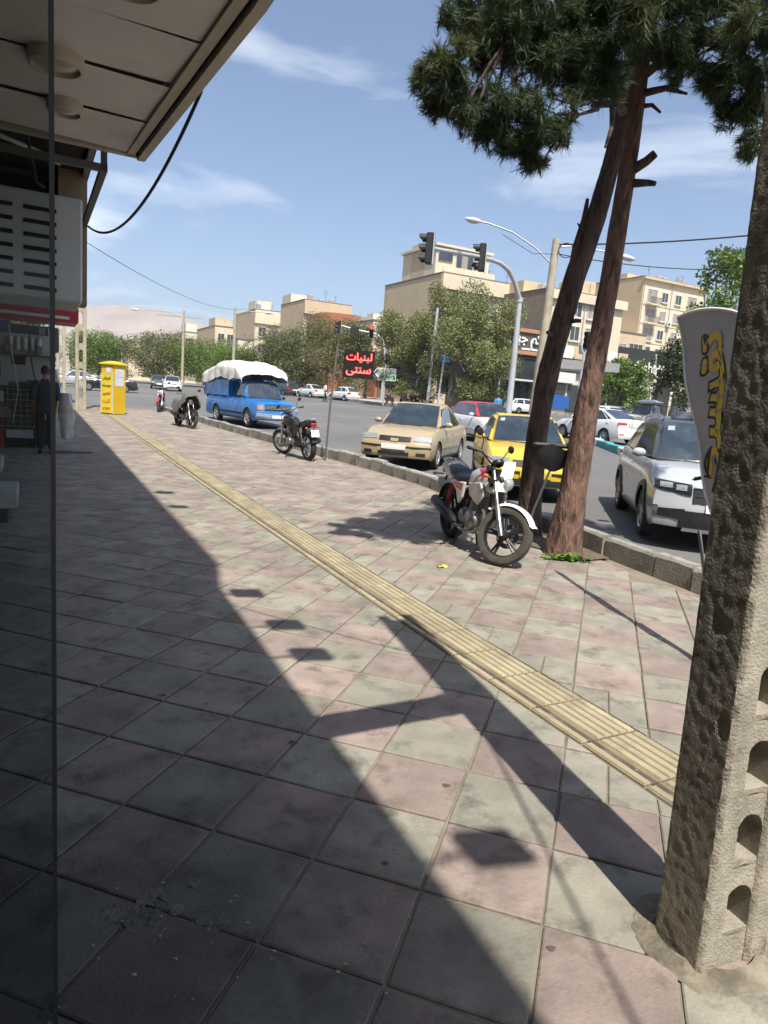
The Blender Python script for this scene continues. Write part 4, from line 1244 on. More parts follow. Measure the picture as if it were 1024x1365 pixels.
# the white and red one by the pines
ang = math.atan2(-.955, .30)
fx, fy = 1.20, 6.86
x, y = fwd((fx, fy), ang, -.60)
motorcycle('white, silver and red motorcycle on its stand beside the pine trees', (x, y, gz(x, y)), ang, steer=R(38), lean=R(0), rw=.305, cols=(m_bsilver, m_bwhite, m_bwhite), rack=True)
l2, a2 = bike_at((-1.76, 15.15), (-2.50, 16.25))
motorcycle('black motorcycle seen from behind, next to the red lettered sign post', l2, a2, steer=R(25), lean=R(-5), rw=.30, cols=(m_bikeblk, m_bikeblk, m_chrome), spoked=True, rack=True, stand='side')
m_cov = M('cover_fabric', (0.115, 0.11, 0.10), rough=0.85, var=0.3, vs=3, bump=0.4, bs=8, bd=.03)
l3, a3 = bike_at((-7.15, 23.0), (-6.35, 21.9))
motorcycle('motorcycle under a grey cover by the kerb, before the blue truck', l3, a3, steer=R(10), lean=R(0), rw=.30, cols=(m_bikeblk, m_bikeblk, m_bikeblk), cover=m_cov)
l4, a4 = (-10.2, 30.3, gz(-10.2, 30.3)), R(-75)
motorcycle('small motorcycle with a red tank standing behind the covered one', l4, a4, steer=R(-15), rw=.29, cols=(m_bred, m_bikeblk, m_bred))
xs_ = [(.6, 70.5), (1.5, 71.3), (2.4, 70.7), (-.2, 71.8)]
wh = ['nearest the white post', 'second from the white post', 'in the middle of the far row', 'at the left end of the far row']
proto = None
for (x, y), w, k in zip([(2.9, 64.5), (1.9, 66.5), (.9, 67.5), (-.3, 69.0)], ['parked nearest the tall plane trees', 'second in the far row', 'third in the far row', 'at the left end of the far row'], range(4)):
    if proto is None:
        proto = motorcycle('dark motorcycle on the far pavement, ' + w, (x, y, gz(x, y) + .03), R(200), rw=.29, cols=(m_bred, m_bikeblk, m_bikeblk), group='motorcycles parked across the crossing'); o = proto
    else:
        o = copy_tree(proto); o.location = (x, y, gz(x, y) + .03); o.rotation_euler = (0, 0, R(190 + 35 * k)); o['label'] = 'dark motorcycle on the far pavement, ' + w

# ================================================================== PEOPLE
m_skin = M('skin', (0.42, 0.24, 0.16), rough=0.6, var=0.1, vs=10)
m_hair = M('black_hair', (0.012, 0.010, 0.009), rough=0.6, var=0.3, vs=30)
def skinmesh(name, pts, edges, rads, mat, parent, root=0, sub=2):
    me = bpy.data.meshes.new(name)
    me.from_pydata([tuple(p) for p in pts], edges, [])
    o = bpy.data.objects.new(name, me); COL.objects.link(o); o.parent = parent
    me.materials.append(mat)
    sm = o.modifiers.new('skin', 'SKIN'); sm.use_smooth_shade = True
    lay = me.skin_vertices[0].data if len(me.skin_vertices) else None
    if lay is None:
        bm = bmesh.new(); bm.from_mesh(me); bm.verts.layers.skin.verify(); bm.to_mesh(me); bm.free(); lay = me.skin_vertices[0].data
    for i, r in enumerate(rads):
        lay[i].radius = r if isinstance(r, tuple) else (r, r); lay[i].use_root = (i == root)
    s = o.modifiers.new('sub', 'SUBSURF'); s.levels = sub; s.render_levels = sub
    return o
def person(label, loc, ang, h, shirt, trousers, pose='stand', skin=None, shoe=None, hair=True):
    """faces local +x; joints laid out for the pose, one skin surface for the body, clothes as shells over it"""
    root = thing('person', label, 'person', loc, ang)
    k = h / 1.75
    stride = .0 if pose == 'stand' else .20
    def V(x, y, z): return Vector((x * k, y * k, z * k))
    hipL, hipR = V(0, .095, .92), V(0, -.095, .92)
    J = [V(0, 0, .98), V(.01, 0, 1.18), V(0, 0, 1.40), V(.01, 0, 1.50), V(.03, 0, 1.56),
         V(0, .17, 1.40), V(-.03, .22, 1.14), V(.10 if pose == 'stand' else .06, .21, .92), V(.13, .20, .82),
         V(0, -.17, 1.40), V(-.03, -.22, 1.14), V(.12, -.20, .94), V(.15, -.19, .84),
         hipL, V(stride * .5 + .03, .10, .50), V(stride - .01, .10, .09), V(stride + .10, .11, .04), hipR, V(-stride * .4 + .03, -.10, .50), V(-stride - .03, -.10, .09), V(-stride + .07, -.11, .04)]
    E_ = [(0, 1), (1, 2), (2, 3), (3, 4), (2, 5), (5, 6), (6, 7), (7, 8), (2, 9), (9, 10), (10, 11), (11, 12), (0, 13), (13, 14), (14, 15), (15, 16), (0, 17), (17, 18), (18, 19), (19, 20)]
    rd = [(.10, .10), (.095, .095), (.085, .085), .05, .055, .06, .043, .032, .035, .06, .043, .032, .035, .085, .058, .042, .038, .085, .058, .042, .038]
    rd = [tuple(q * k for q in r) if isinstance(r, tuple) else r * k for r in rd]
    body = skinmesh('body', J, E_, rd, m_skin, root)
    def loft(nm, rings, mat, n=18):
        # rings: (centre, rx, ry) stacked upwards
        m = MB(); rr = []
        for i, (c_, rx, ry) in enumerate(rings):
            rr.append([c_ + Vector((rx * k * math.cos(w) + .004 * math.sin(5 * w + i), ry * k * math.sin(w), .006 * math.sin(3 * w + i * 2))) for w in [2 * math.pi * j / n for j in range(n)] + [0.0]])
        m.grid(rr); return m
    m_ = loft('shirt', [(V(.0, 0, .80), .135, .185), (V(0, 0, .92), .135, .18), (V(.01, 0, 1.06), .125, .165), (V(.01, 0, 1.22), .13, .175), (V(0, 0, 1.36), .115, .19), (V(0, 0, 1.43), .09, .15), (V(0, 0, 1.475), .07, .085), (V(.005, 0, 1.50), .062, .066)], shirt)
    for a_, b_ in ((5, 6), (9, 10)):
        c2 = J[b_ + 1]
        m_.tube([J[a_].lerp(V(0, 0, 1.40), .25), J[a_], J[a_].lerp(J[b_], .5), J[b_], J[b_].lerp(c2, .12)], [.085 * k, .083 * k, .074 * k, .07 * k, .068 * k], 12)
    m_.build('shirt', shirt, root, smooth=True, ang=75)
    skinmesh('trousers', [V(0, 0, .97), J[13], J[14], J[15] + V(0, 0, -.02), J[17], J[18], J[19] + V(0, 0, -.02)], [(0, 1), (1, 2), (2, 3), (0, 4), (4, 5), (5, 6)], [tuple(q * k for q in r) for r in [(.125, .12), (.105, .10), (.085, .08), (.072, .07), (.105, .10), (.085, .08), (.072, .07)]], trousers, root)
    # head: cranium, jaw, nose, ears, eyes and hair
    hd = MB(); hc = V(.035, 0, 1.645)
    rows_ = []
    for i in range(13):
        a = math.pi * i / 12
        r_ = []
        for j in range(19):
            w = 2 * math.pi * j / 18
            x, y, z = math.sin(a) * math.cos(w), math.sin(a) * math.sin(w), math.cos(a)
            jaw = max(0, -z)
            p = Vector((x * (.098 - .012 * jaw) + .012 * jaw * (x > 0), y * (.076 - .022 * jaw), z * .118))
            if x > .9 and -.25 < z < .15: p.x += .016 * (1 - abs(y) * 3) if abs(y) < .33 else 0
            r_.append(hc + p * k)
        rows_.append(r_)
    hd.grid(rows_)
    head = hd.build('head', m_skin, root, smooth=True, ang=80)
    for sg in (-1, 1):
        MB().ell(hc + V(-.005, sg * .079, -.01), (.022 * k, .008 * k, .032 * k), 8, 6).build('ear', m_skin, head, smooth=True)
        MB().ell(hc + V(.088, sg * .03, .012), (.008 * k, .013 * k, .007 * k), 8, 6).build('eye', m_black_ink, head, smooth=True)
    MB().ell(hc + V(.084, 0, -.058), (.010 * k, .024 * k, .006 * k), 8, 6).build('mouth', m_bred, head, smooth=True)
    if hair:
        hb_ = MB(); rows_ = []
        for i in range(8):
            a = math.pi * .60 * i / 7
            rows_.append([hc + k * Vector((-.012 + .108 * math.sin(a) * math.cos(w) * (1 if math.cos(w) < .2 else .93), .086 * math.sin(a) * math.sin(w), (.128 * math.cos(a)) if math.cos(w) < .35 or a < .9 else max(.055, .128 * math.cos(a)))) + Vector((jit(.002), jit(.002), jit(.002))) for w in [2 * math.pi * j / 20 for j in range(20)] + [2 * math.pi]])
        hb_.grid(rows_); hb_.build('hair', m_hair, root, smooth=True, ang=80)
    # hands with fingers, shoes
    for wj, ej, sg in ((8, 7, 1), (12, 11, -1)):
        w, e = J[wj], J[ej]; d = (w - e).normalized(); s_ = Vector((0, 1, 0)).cross(d).normalized(); n_ = d.cross(s_)
        b = MB(); b.ell(w + d * .03 * k, (.022 * k, .018 * k, .05 * k), 8, 6, rot=d.to_track_quat('Z', 'Y').to_matrix())
        for q in range(4):
            o_ = s_ * (q - 1.5) * .017 * k
            b.tube([w + d * .06 * k + o_, w + d * (.105 - .008 * abs(q - 1.3)) * k + o_ - n_ * sg * .004, w + d * (.135 - .012 * abs(q - 1.3)) * k + o_ - n_ * sg * .022 * k], [.0085 * k, .0075 * k, .006 * k], 6)
        b.tube([w + d * .015 * k + s_ * .022 * k, w + d * .05 * k + s_ * .045 * k, w + d * .08 * k + s_ * .045 * k], [.010 * k, .009 * k, .007 * k], 6)
        b.build('hand', m_skin, root, smooth=True)
    for aj in (15, 19):
        a_ = J[aj]
        b = MB(); b.ell(a_ + V(.065, 0, -.055), (.135 * k, .048 * k, .045 * k), 12, 8)
        i0 = [i for i, v in enumerate(b.v)]
        b.v = [(v[0], v[1], max(v[2], .004)) for v in b.v]
        b.build('shoe', shoe or m_bikeblk, root, smooth=True)
    return root
m_navysh = M('navy_shirt', (0.020, 0.028, 0.052), rough=0.85, var=0.25, vs=6, bump=0.3, bs=12, bd=.02)
m_darktr = M('dark_trousers', (0.014, 0.015, 0.020), rough=0.85, var=0.25, vs=6, bump=0.3, bs=12, bd=.02)
m_whitesh = M('white_shirt', (0.66, 0.66, 0.64), rough=0.8, var=0.08, bump=0.3, bs=12, bd=.02)
m_bluesh = M('blue_shirt', (0.04, 0.22, 0.42), rough=0.8, var=0.1)
person('man in dark navy clothes standing at the shop, seen from behind', (-6.80, 13.45, gz(-6.80, 13.45)), R(118), 1.70, m_navysh, m_darktr)
person('man in a white shirt walking on the road by the far kerb', rp3(-6.35, 64.5), R(30), 1.76, m_whitesh, m_darktr, pose='walk')
person('person in a blue shirt beside the red roofed car', rp3(6.9, 45.2), R(100), 1.74, m_bluesh, m_darktr)
# ================================================================== TREES
m_bark = M('pine_bark', (0.17, 0.095, 0.068), rough=0.95, var=0.35, vs=9, bump=1.0, bs=22, bd=.06, dirt=(0.045, 0.03, 0.024), dirts=11, dpos=.48, stretch=(1, 1, .28))
m_bark2 = M('dark_pine_bark', (0.10, 0.066, 0.052), rough=0.95, var=0.35, vs=9, bump=1.0, bs=22, bd=.06, dirt=(0.028, 0.02, 0.017), dirts=11, dpos=.48, stretch=(1, 1, .28))
m_need = leafmat('pine_needles', (0.050, 0.075, 0.030), rnd=.45, trans=.15)
m_need2 = leafmat('young_needles', (0.085, 0.105, 0.035), rnd=.35, trans=.25)
m_trunk = M('plane_bark', (0.22, 0.19, 0.15), rough=0.9, var=0.3, vs=5, bump=.5, bs=20, dirt=(0.1, .085, .065), dirts=3)
rz = random.Random(21)
def bumpy_trunk(b, pts, rads, n=40, amp=.10, sub=26, seed=0):
    P_ = []; R_ = []
    pts = [Vector(p) for p in pts]
    for i in range(len(pts) - 1):
        for k in range(sub):
            t = k / sub
            p0, p1, p2, p3 = pts[max(i - 1, 0)], pts[i], pts[i + 1], pts[min(i + 2, len(pts) - 1)]
            P_.append(0.5 * ((2 * p1) + (p2 - p0) * t + (2 * p0 - 5 * p1 + 4 * p2 - p3) * t * t + (3 * p1 - p0 - 3 * p2 + p3) * t ** 3))
            R_.append(rads[i] + (rads[i + 1] - rads[i]) * t)
    P_.append(pts[-1]); R_.append(rads[-1])
    i0 = len(b.v)
    b.tube(P_, R_, n)
    for i in range(len(P_)):
        for k in range(n):
            v = Vector(b.v[i0 + i * n + k]); d = v - P_[i]
            a = noise.fractal(Vector((v.x * 6, v.y * 6, v.z * 2.2 + seed)), 1, 2, 4) * amp * .8 - amp * .9 * max(0, .25 - abs(noise.noise(Vector((v.x * 17, v.y * 17, v.z * 6 + seed)))) * 1.6) + .5 * amp * noise.noise(Vector((k * .9, v.z * 1.2, seed)))
            b.v[i0 + i * n + k] = tuple(P_[i] + d * (1 + a))
    return P_
def needles(blobs, dens, seed, nl=(.06, .115), nw=.0029, per=32, gap=.16):
    r = np.random.default_rng(seed); out = []
    for c, rad in blobs:
        n = int(dens * rad * rad * 4)
        d = unit(r.normal(size=(n, 3)) * (1, 1, .85))
        p = np.array(c) + d * rad * (r.random((n, 1)) ** .42) * 1.04
        m = (wob(p, 5.5, 3) + .7 * wob(p, 14, 4)) > gap
        p, d = p[m], d[m]; n = len(p)
        if not n: continue
        ax_ = unit(d + r.normal(size=(n, 3)) * .5 + np.array((0, 0, .10)))
        L = r.uniform(nl[0], nl[1], (n, 1))
        P = np.repeat(p, per, 0); A = np.repeat(ax_, per, 0); LL = np.repeat(L, per, 0); N_ = len(P)
        q = r.normal(size=(N_, 3))
        e = unit(A * r.uniform(.35, 1.2, (N_, 1)) + q * .45)
        s_ = unit(np.cross(e, q)) * nw * r.uniform(.7, 1.2, (N_, 1))
        o = P - A * r.uniform(0, .13, (N_, 1))
        tip = o + e * LL * r.uniform(.7, 1.15, (N_, 1)) + np.array((0, 0, -.008))
        out.append(np.stack([o - s_, o + s_, tip], 1).reshape(-1, 3))
    return np.concatenate(out)
def pine(label, trunk_pts, rads, bark, blobs, young, stubs, limbs, seed, dens):
    base = Vector(trunk_pts[0])
    root = thing('pine_tree', label, 'tree', base)
    L = lambda p: Vector(p) - base
    b = MB(); bumpy_trunk(b, [L(p) for p in trunk_pts], rads, seed=seed)
    tk = b.build('trunk', bark, root, smooth=True, ang=60, weld=False)
    for pts, r in stubs:
        MB().tube([L(p) for p in pts], r, 8).build('dead_branch', m_bark2, root, smooth=True)
    rr = random.Random(seed)
    for a_, c_ in limbs:
        a_, c_ = L(a_), L(c_)
        pts = [a_.lerp(c_, t) + Vector((rr.gauss(0, .06), rr.gauss(0, .06), .18 * math.sin(math.pi * t) * .6)) * (0 < t < 1) for t in (0, .25, .5, .75, 1)]
        MB().tube(pts, [.05, .04, .03, .02, .01], 7).build('limb', m_bark2, root, smooth=True)
    for c, r in blobs:
        c_ = L(c); near = min(((L(q)) for _, q in limbs), key=lambda v: (v - c_).length)
        if (near - c_).length > .05: MB().tube([near, (near + c_) / 2 + Vector((0, 0, .05)), c_ + (c_ - near).normalized() * r * .5], [.018, .013, .005], 5).build('limb', m_bark2, root, smooth=True)
    np_build('crown', needles([(L(c), r) for c, r in blobs], dens, seed), 3, m_need, root)
    tag(np_build('young_shoots', needles([(L(c), r) for c, r in young], dens * .45, seed + 50, nl=(.09, .15), gap=-.8), 3, m_need2, root), label='paler yellow green needle shoots')
    return root
g0 = gz(2.05, 7.52); g1 = gz(1.85, 8.5)
BL = [((0.08, 6.03, 4.24), 0.15), ((0.20, 6.03, 4.10), 0.17), ((0.24, 5.63, 4.14), 0.19), ((0.37, 5.64, 3.85), 0.17), ((0.51, 5.98, 4.22), 0.28), ((0.61, 5.93, 3.86), 0.17), ((0.59, 5.90, 4.46), 0.29), ((0.75, 5.74, 3.97), 0.27), ((0.84, 5.87, 3.72), 0.17), ((0.95, 5.87, 3.63), 0.11), ((0.96, 5.86, 4.30), 0.34), ((0.96, 5.67, 3.81), 0.20), ((1.14, 5.79, 3.75), 0.12), ((1.15, 5.78, 4.02), 0.17), ((1.19, 5.93, 4.52), 0.37), ((1.43, 6.05, 4.34), 0.28), ((0.46, 6.03, 4.70), 0.27), ((0.79, 5.84, 4.66), 0.34), ((1.18, 5.80, 4.77), 0.33), ((1.49, 5.72, 4.64), 0.28), ((0.21, 5.62, 4.48), 0.15), ((0.39, 5.61, 3.66), 0.07), ((1.05, 5.81, 3.61), 0.08), ((1.45, 6.1, 5.7), .5), ((1.9, 6.4, 5.9), .55), ((1.1, 6.0, 5.6), .45), ((1.55, 5.7, 6.3), .5), ((.7, 5.9, 5.05), .22), ((1.85, 6.2, 5.2), .4)]
BRT = [((2.02, 6.36, 5.04), 0.39), ((2.20, 6.39, 4.79), 0.24), ((2.50, 6.65, 5.02), 0.37), ((2.62, 6.46, 4.65), 0.23), ((2.83, 6.48, 4.36), 0.20), ((2.80, 6.32, 4.66), 0.35), ((2.90, 6.21, 4.12), 0.18), ((3.13, 6.36, 4.50), 0.32), ((2.64, 6.27, 5.03), 0.42), ((3.30, 6.46, 4.91), 0.43), ((2.34, 6.70, 4.72), 0.12), ((2.70, 6.54, 4.49), 0.10), ((2.89, 6.29, 3.98), 0.10), ((2.25, 6.9, 5.7), .5), ((2.8, 6.8, 6.0), .6), ((3.5, 6.9, 6.0), .6), ((2.1, 6.8, 6.5), .6), ((3.9, 6.8, 5.4), .5), ((2.5, 6.2, 6.6), .5)]
YG = [((0.05, 5.58, 4.11), 0.07), ((0.15, 5.57, 4.19), 0.09), ((0.31, 5.56, 4.28), 0.09), ((1.59, 5.59, 4.63), 0.18), ((2.36, 5.56, 4.58), 0.12)]
pine('pine tree with the reddish trunk, right of the two leaning pines', [(2.05, 7.52, g0 - .05), (2.05, 7.52, g0 + .14), (2.08, 7.52, .84), (2.13, 7.52, 1.91), (2.18, 7.52, 2.86), (2.22, 7.50, 3.99), (2.22, 7.46, 4.85), (2.22, 7.4, 5.4), (2.3, 7.3, 6.2)], [.27, .20, .148, .118, .102, .090, .08, .07, .04], m_bark, BRT, YG[4:],
     [([(2.25, 7.48, 4.14), (2.36, 7.36, 4.20), (2.42, 7.3, 4.26)], [.055, .045, .04]), ([(2.25, 7.48, 4.02), (2.40, 7.36, 4.0), (2.46, 7.3, 3.98)], [.05, .035, .025]), ([(2.25, 7.46, 4.86), (2.44, 7.3, 4.86), (2.62, 7.2, 4.78)], [.04, .03, .012]), ([(2.24, 7.46, 4.74), (2.36, 7.4, 4.74), (2.44, 7.36, 4.66)], [.03, .02, .012])],
     [((2.22, 7.46, 5.0), (2.7, 6.7, 5.0)), ((2.24, 7.4, 5.3), (3.1, 6.5, 4.9)), ((2.24, 7.4, 5.3), (3.35, 6.4, 5.2)), ((2.24, 7.4, 5.2), (3.3, 6.25, 4.3)), ((2.25, 7.35, 5.6), (2.3, 6.7, 5.4)), ((2.28, 7.3, 6.0), (2.8, 6.8, 6.0)), ((2.28, 7.3, 6.0), (3.5, 6.9, 6.0))], 5, 1950)
pine('pine tree with the dark leaning trunk, left of the two pines', [(1.86, 8.5, g1 - .05), (1.84, 8.5, g1 + .15), (1.82, 8.5, 1.16), (1.87, 8.48, 2.09), (2.02, 8.4, 3.16), (2.20, 8.3, 4.03), (2.26, 8.1, 4.77), (2.2, 7.8, 5.3), (2.0, 7.4, 6.0)], [.20, .16, .128, .124, .126, .108, .088, .07, .04], m_bark2, BL, YG[:4],
     [([(1.98, 8.38, 3.05), (1.99, 8.33, 3.55), (2.04, 8.3, 3.85), (2.05, 8.3, 4.08)], [.06, .045, .035, .02]), ([(1.995, 8.3, 3.78), (1.96, 8.27, 3.80)], [.015, .006]), ([(1.84, 8.36, 2.55), (1.76, 8.3, 2.57)], [.03, .02]), ([(2.02, 8.3, 2.72), (2.13, 8.25, 2.72)], [.03, .018])],
     [((2.22, 8.0, 5.0), (1.3, 5.9, 4.5)), ((2.2, 7.8, 5.2), (.7, 5.8, 4.5)), ((2.2, 7.8, 5.2), (1.05, 5.9, 4.8)), ((2.15, 7.7, 5.4), (1.45, 6.0, 5.1)), ((2.24, 8.0, 4.9), (1.3, 5.9, 4.0)), ((2.1, 7.6, 5.6), (1.85, 6.3, 5.3)), ((2.0, 7.4, 6.0), (1.5, 6.0, 5.8)), ((2.2, 7.9, 5.0), (1.55, 5.9, 3.78)), ((2.2, 7.9, 5.0), (1.7, 6.3, 4.5))], 8, 2200)

# leafy trees
def leafy(name, label, x, y, h, w, seed, mat, bark=m_trunk, n=4200, leaf=.22, trunk_h=.3, lobes=17, off=0.0, low=.28, dz=0.0, depth=None, multi=False):
    rr = random.Random(seed)
    z0 = gz(x, y) + dz
    root = thing(name, label, 'tree', (x, y, z0))
    th = h * trunk_h; r0 = .017 * h + .05
    b = MB()
    tp = [Vector((0, 0, -.1)), Vector((jit(.1), jit(.1), th * .5)), Vector((jit(.2), jit(.2), th)), Vector((off * .3 + jit(.2), jit(.3), h * .62))]
    b.tube(tp, [r0 * 1.25, r0, r0 * .85, r0 * .35], 9)
    blobs = []
    for k in range(lobes):
        a = 2 * math.pi * k / lobes + rr.uniform(-.4, .4)
        zf = low + (1 - low) * ((k * .618) % 1) ** .85
        rad = w / 2 * (math.sin(math.pi * min(1, .12 + zf * .80)) ** .65) * rr.uniform(.45, .95)
        br = w * rr.uniform(.10, .25)
        c = Vector((math.cos(a) * rad + off * zf, math.sin(a) * rad * ((depth or w) / w), min(h - br * .8, h * zf)))
        blobs.append((c, br))
        b.tube([tp[2] + (tp[3] - tp[2]) * rr.uniform(0, .8), (tp[2] + c) / 2 + Vector((0, 0, -.05 * h)), c], [r0 * .45, r0 * .3, r0 * .1], 6)
    blobs.append((Vector((off, 0, h * .6)), w * .30))
    b.build('trunk', bark, root, smooth=True, weld=False)
    r = np.random.default_rng(seed); outs = []
    tot = sum(q * q for _, q in blobs)
    for c, br in blobs:
        k = int(n * br * br / tot)
        d = unit(r.normal(size=(k, 3)))
        p = np.array(c) + d * br * (r.random((k, 1)) ** .42) * r.uniform(.85, 1.14, (k, 1))
        m = (p[:, 2] > h * .10) & (wob(p, 10 / max(3., w), seed) + .6 * wob(p, 26 / max(3., w), seed + 1) > -.55)
        p = p[m]; k = len(p)
        s = leaf * r.uniform(.5, 1.2, (k, 1))
        e1 = unit(r.normal(size=(k, 3)) * (1, 1, .6) + (0, 0, -.2))
        e2 = unit(np.cross(e1, r.normal(size=(k, 3)))) * s * .36
        e1 = e1 * s * .5
        outs.append(np.stack([p - e1, p + e2 - e1 * .1, p + e1, p - e2 - e1 * .1], 1).reshape(-1, 3))
    np_build('crown', np.concatenate(outs), 4, mat, root)
    return root
l_plane = leafmat('plane_leaves', (0.205, 0.225, 0.09), rnd=.5)
l_olive = leafmat('dusty_leaves', (0.15, 0.165, 0.075), rnd=.45)
l_green = leafmat('fresh_leaves', (0.135, 0.20, 0.05), rnd=.4)
l_dark = leafmat('deep_leaves', (0.05, 0.07, 0.028), rnd=.4)
leafy('plane_tree', 'tall plane tree in front of the tan apartment block, centre of the three', 4.9, 60.5, 10.6, 7.8, 31, l_plane, n=42000, leaf=.17, low=.14)
leafy('plane_tree', 'plane tree right of the three, over the brown shop sign', 8.2, 62.5, 9.9, 6.6, 32, l_plane, n=32000, leaf=.17, low=.14)
leafy('plane_tree', 'plane tree left of the three, behind the green road sign', 1.1, 63.0, 8.3, 6.6, 33, l_plane, n=32000, leaf=.17, low=.14)
leafy('street_tree', 'broad dusty tree behind the white hatchback, above the red lettered sign', -8.2, 84, 9.2, 11.5, 34, l_olive, n=42000, leaf=.19, low=.12)
leafy('street_tree', 'thin dusty tree left of the red traffic light', -3.4, 84, 8.6, 6.5, 35, l_olive, n=8000, leaf=.25, low=.3)
leafy('street_tree', 'bushy tree right behind the tarpaulin of the blue truck', -14.0, 86, 7.8, 9.0, 36, l_olive, n=32000, leaf=.19, low=.12)
for i, (x, y, h, w, m, lab) in enumerate(((-19.6, 88, 5.0, 7.0, l_green, 'green tree just left of the blue truck, below the pale tower'), (-26.4, 96, 6.2, 8.5, l_green, 'green tree behind the white saloon facing us'), (-33.2, 98, 7.0, 8, l_olive, 'dark olive tree above the yellow booth'), (-41.0, 96, 6.4, 8, l_green, 'bright green tree left of the yellow booth'), (-44.0, 80, 8.2, 6, l_olive, 'tree right beside the far concrete pole at the left'), (-52, 92, 7, 9, l_dark, 'dark tree behind the shop corner at the far left'))):
    leafy('street_tree', lab, x, y, h, w * 1.25, 50 + i, m, n=30000, leaf=.20, low=.1)
leafy('street_tree', 'leafy green bushy tree beside the right pine trunk, before the black shop', 17.0, 51.5, 4.8, 4.4, 61, l_green, n=15000, leaf=.17, low=.2, trunk_h=.2)
leafy('street_tree', 'tall light green tree rising behind the white banner', 18.4, 40.5, 10.6, 4.8, 62, l_green, n=9000, leaf=.22, low=.45)
leafy('street_tree', 'dark tree left of the white banner, beside the black shop', 24.6, 61, 7.4, 4.6, 63, l_dark, n=7000, leaf=.25, low=.3)

# weeds and litter round the pines
m_weed = leafmat('weed_leaves', (0.10, 0.19, 0.03), rnd=.4)
b = MB(); rr = random.Random(4)
for _ in range(260):
    x, y = 2.02 + rr.gauss(0, .12), 7.20 + rr.gauss(0, .035)
    z = gz(x, y) + .01 + abs(rr.gauss(0, .02)); s = rr.uniform(.02, .045); a = rr.uniform(0, 6.28)
    e1 = Vector((math.cos(a), math.sin(a), rr.uniform(-.2, .7))) * s; e2 = Vector((-math.sin(a), math.cos(a), rr.uniform(-.3, .3))) * s * .6
    p = Vector((x, y, z)); k = len(b.v)
    b.v += [tuple(p), tuple(p + e1 * .6 + e2), tuple(p + e1 * 1.3), tuple(p + e1 * .6 - e2)]; b.f.append((k, k + 1, k + 2, k + 3))
tag(b.build('weeds', m_weed, weld=False), 'low green weeds at the foot of the reddish pine', 'weeds', kind='stuff')
m_yleaf = M('yellow_leaf', (0.66, 0.55, 0.08), rough=.7)
p = WP(*sc_of(.60, 6.55), .008)
b = MB(); b.grid([[(-.035 + .035 * i, -.03 + .03 * j, .012 * math.sin(i * 2.1 + j)) for i in range(4)] for j in range(3)])
tag(b.build('fallen_leaf', m_yleaf, loc=p, rz=.6), 'small yellow leaf lying on the paving', 'leaf')
# ================================================================== BUILDINGS across the crossing (local x = across, y = along the street)
m_tan = M('tan_render', (0.52, 0.41, 0.275), rough=.9, var=.07, vs=.4, bump=.1, bs=20, dirt=(.40, .31, .21), dirts=.35, dpos=.56)
m_cream_w = M('cream_stone', (0.62, 0.53, 0.39), rough=.85, var=.08, vs=.6, dirt=(.5, .41, .29), dirts=.5, dpos=.58)
m_pale = M('pale_stone', (0.58, 0.53, 0.44), rough=.85, var=.08, vs=.6, dirt=(.46, .41, .33), dirts=.5, dpos=.58)
m_brick = M('brown_brick', (0.27, 0.215, 0.165), rough=.95, var=.22, vs=3, bump=.5, bs=14, stretch=(1, 1, 5), dirt=(.2, .16, .12), dirts=.8, dpos=.5)
m_redbr = M('red_brick', (0.33, 0.125, 0.07), rough=.9, var=.2, vs=4, stretch=(1, 1, 4))
m_wframe = M('window_frame', (0.55, 0.54, 0.51), rough=.6)
m_pane = M('window_pane', (0.05, 0.06, 0.07), rough=.1, var=.3, vs=.8, spec=.8)
m_curt = M('curtained_pane', (0.28, 0.26, 0.23), rough=.35, var=.3, vs=3, stretch=(4, 4, .6))
m_rail = M('balcony_rail', (0.12, 0.115, 0.11), rough=.6)
m_roofm = M('roof_edge', (0.17, 0.16, 0.15), rough=.9)
m_shop = M('shop_dark', (0.028, 0.027, 0.027), rough=.4, var=.3, vs=1.5)
m_shopgl = M('shop_glass', (0.03, 0.035, 0.04), rough=.07, var=.4, vs=.6, spec=.9)
m_orange = M('copper_frame', (0.40, 0.20, 0.11), rough=.55)
m_whitep = M('white_panel', (0.62, 0.62, 0.60), rough=.6)
m_tank = M('galvanised', (0.5, 0.5, 0.49), rough=.4, metal=.4)
rb = random.Random(77)
def bld(name, label, s0, c0, w, d, ztop, wall, side=None, z0=None, par=.7, cat='building', roof=True):
    x, y = W2(s0, c0)
    base = gz(x, y) - .4 if z0 is None else z0
    root = thing(name, label, cat, (x, y, base), TH)
    H_ = ztop - base
    wl = MB().b2(0, w, 0, d, 0, H_).build('wall', wall, root)
    if side:
        MB().b2(-.06, 0, .0, d, 0, H_ - .05).build('side_wall', side, root)
    if roof:
        p_ = MB()
        p_.b2(-.12, w + .12, -.14, .14, H_, H_ + .12); p_.b2(-.12, .14, .14, d, H_, H_ + .12); p_.b2(w - .14, w + .12, .14, d, H_, H_ + .12)
        p_.build('parapet_coping', m_roofm, root)
    root['_h'] = H_
    return root, H_
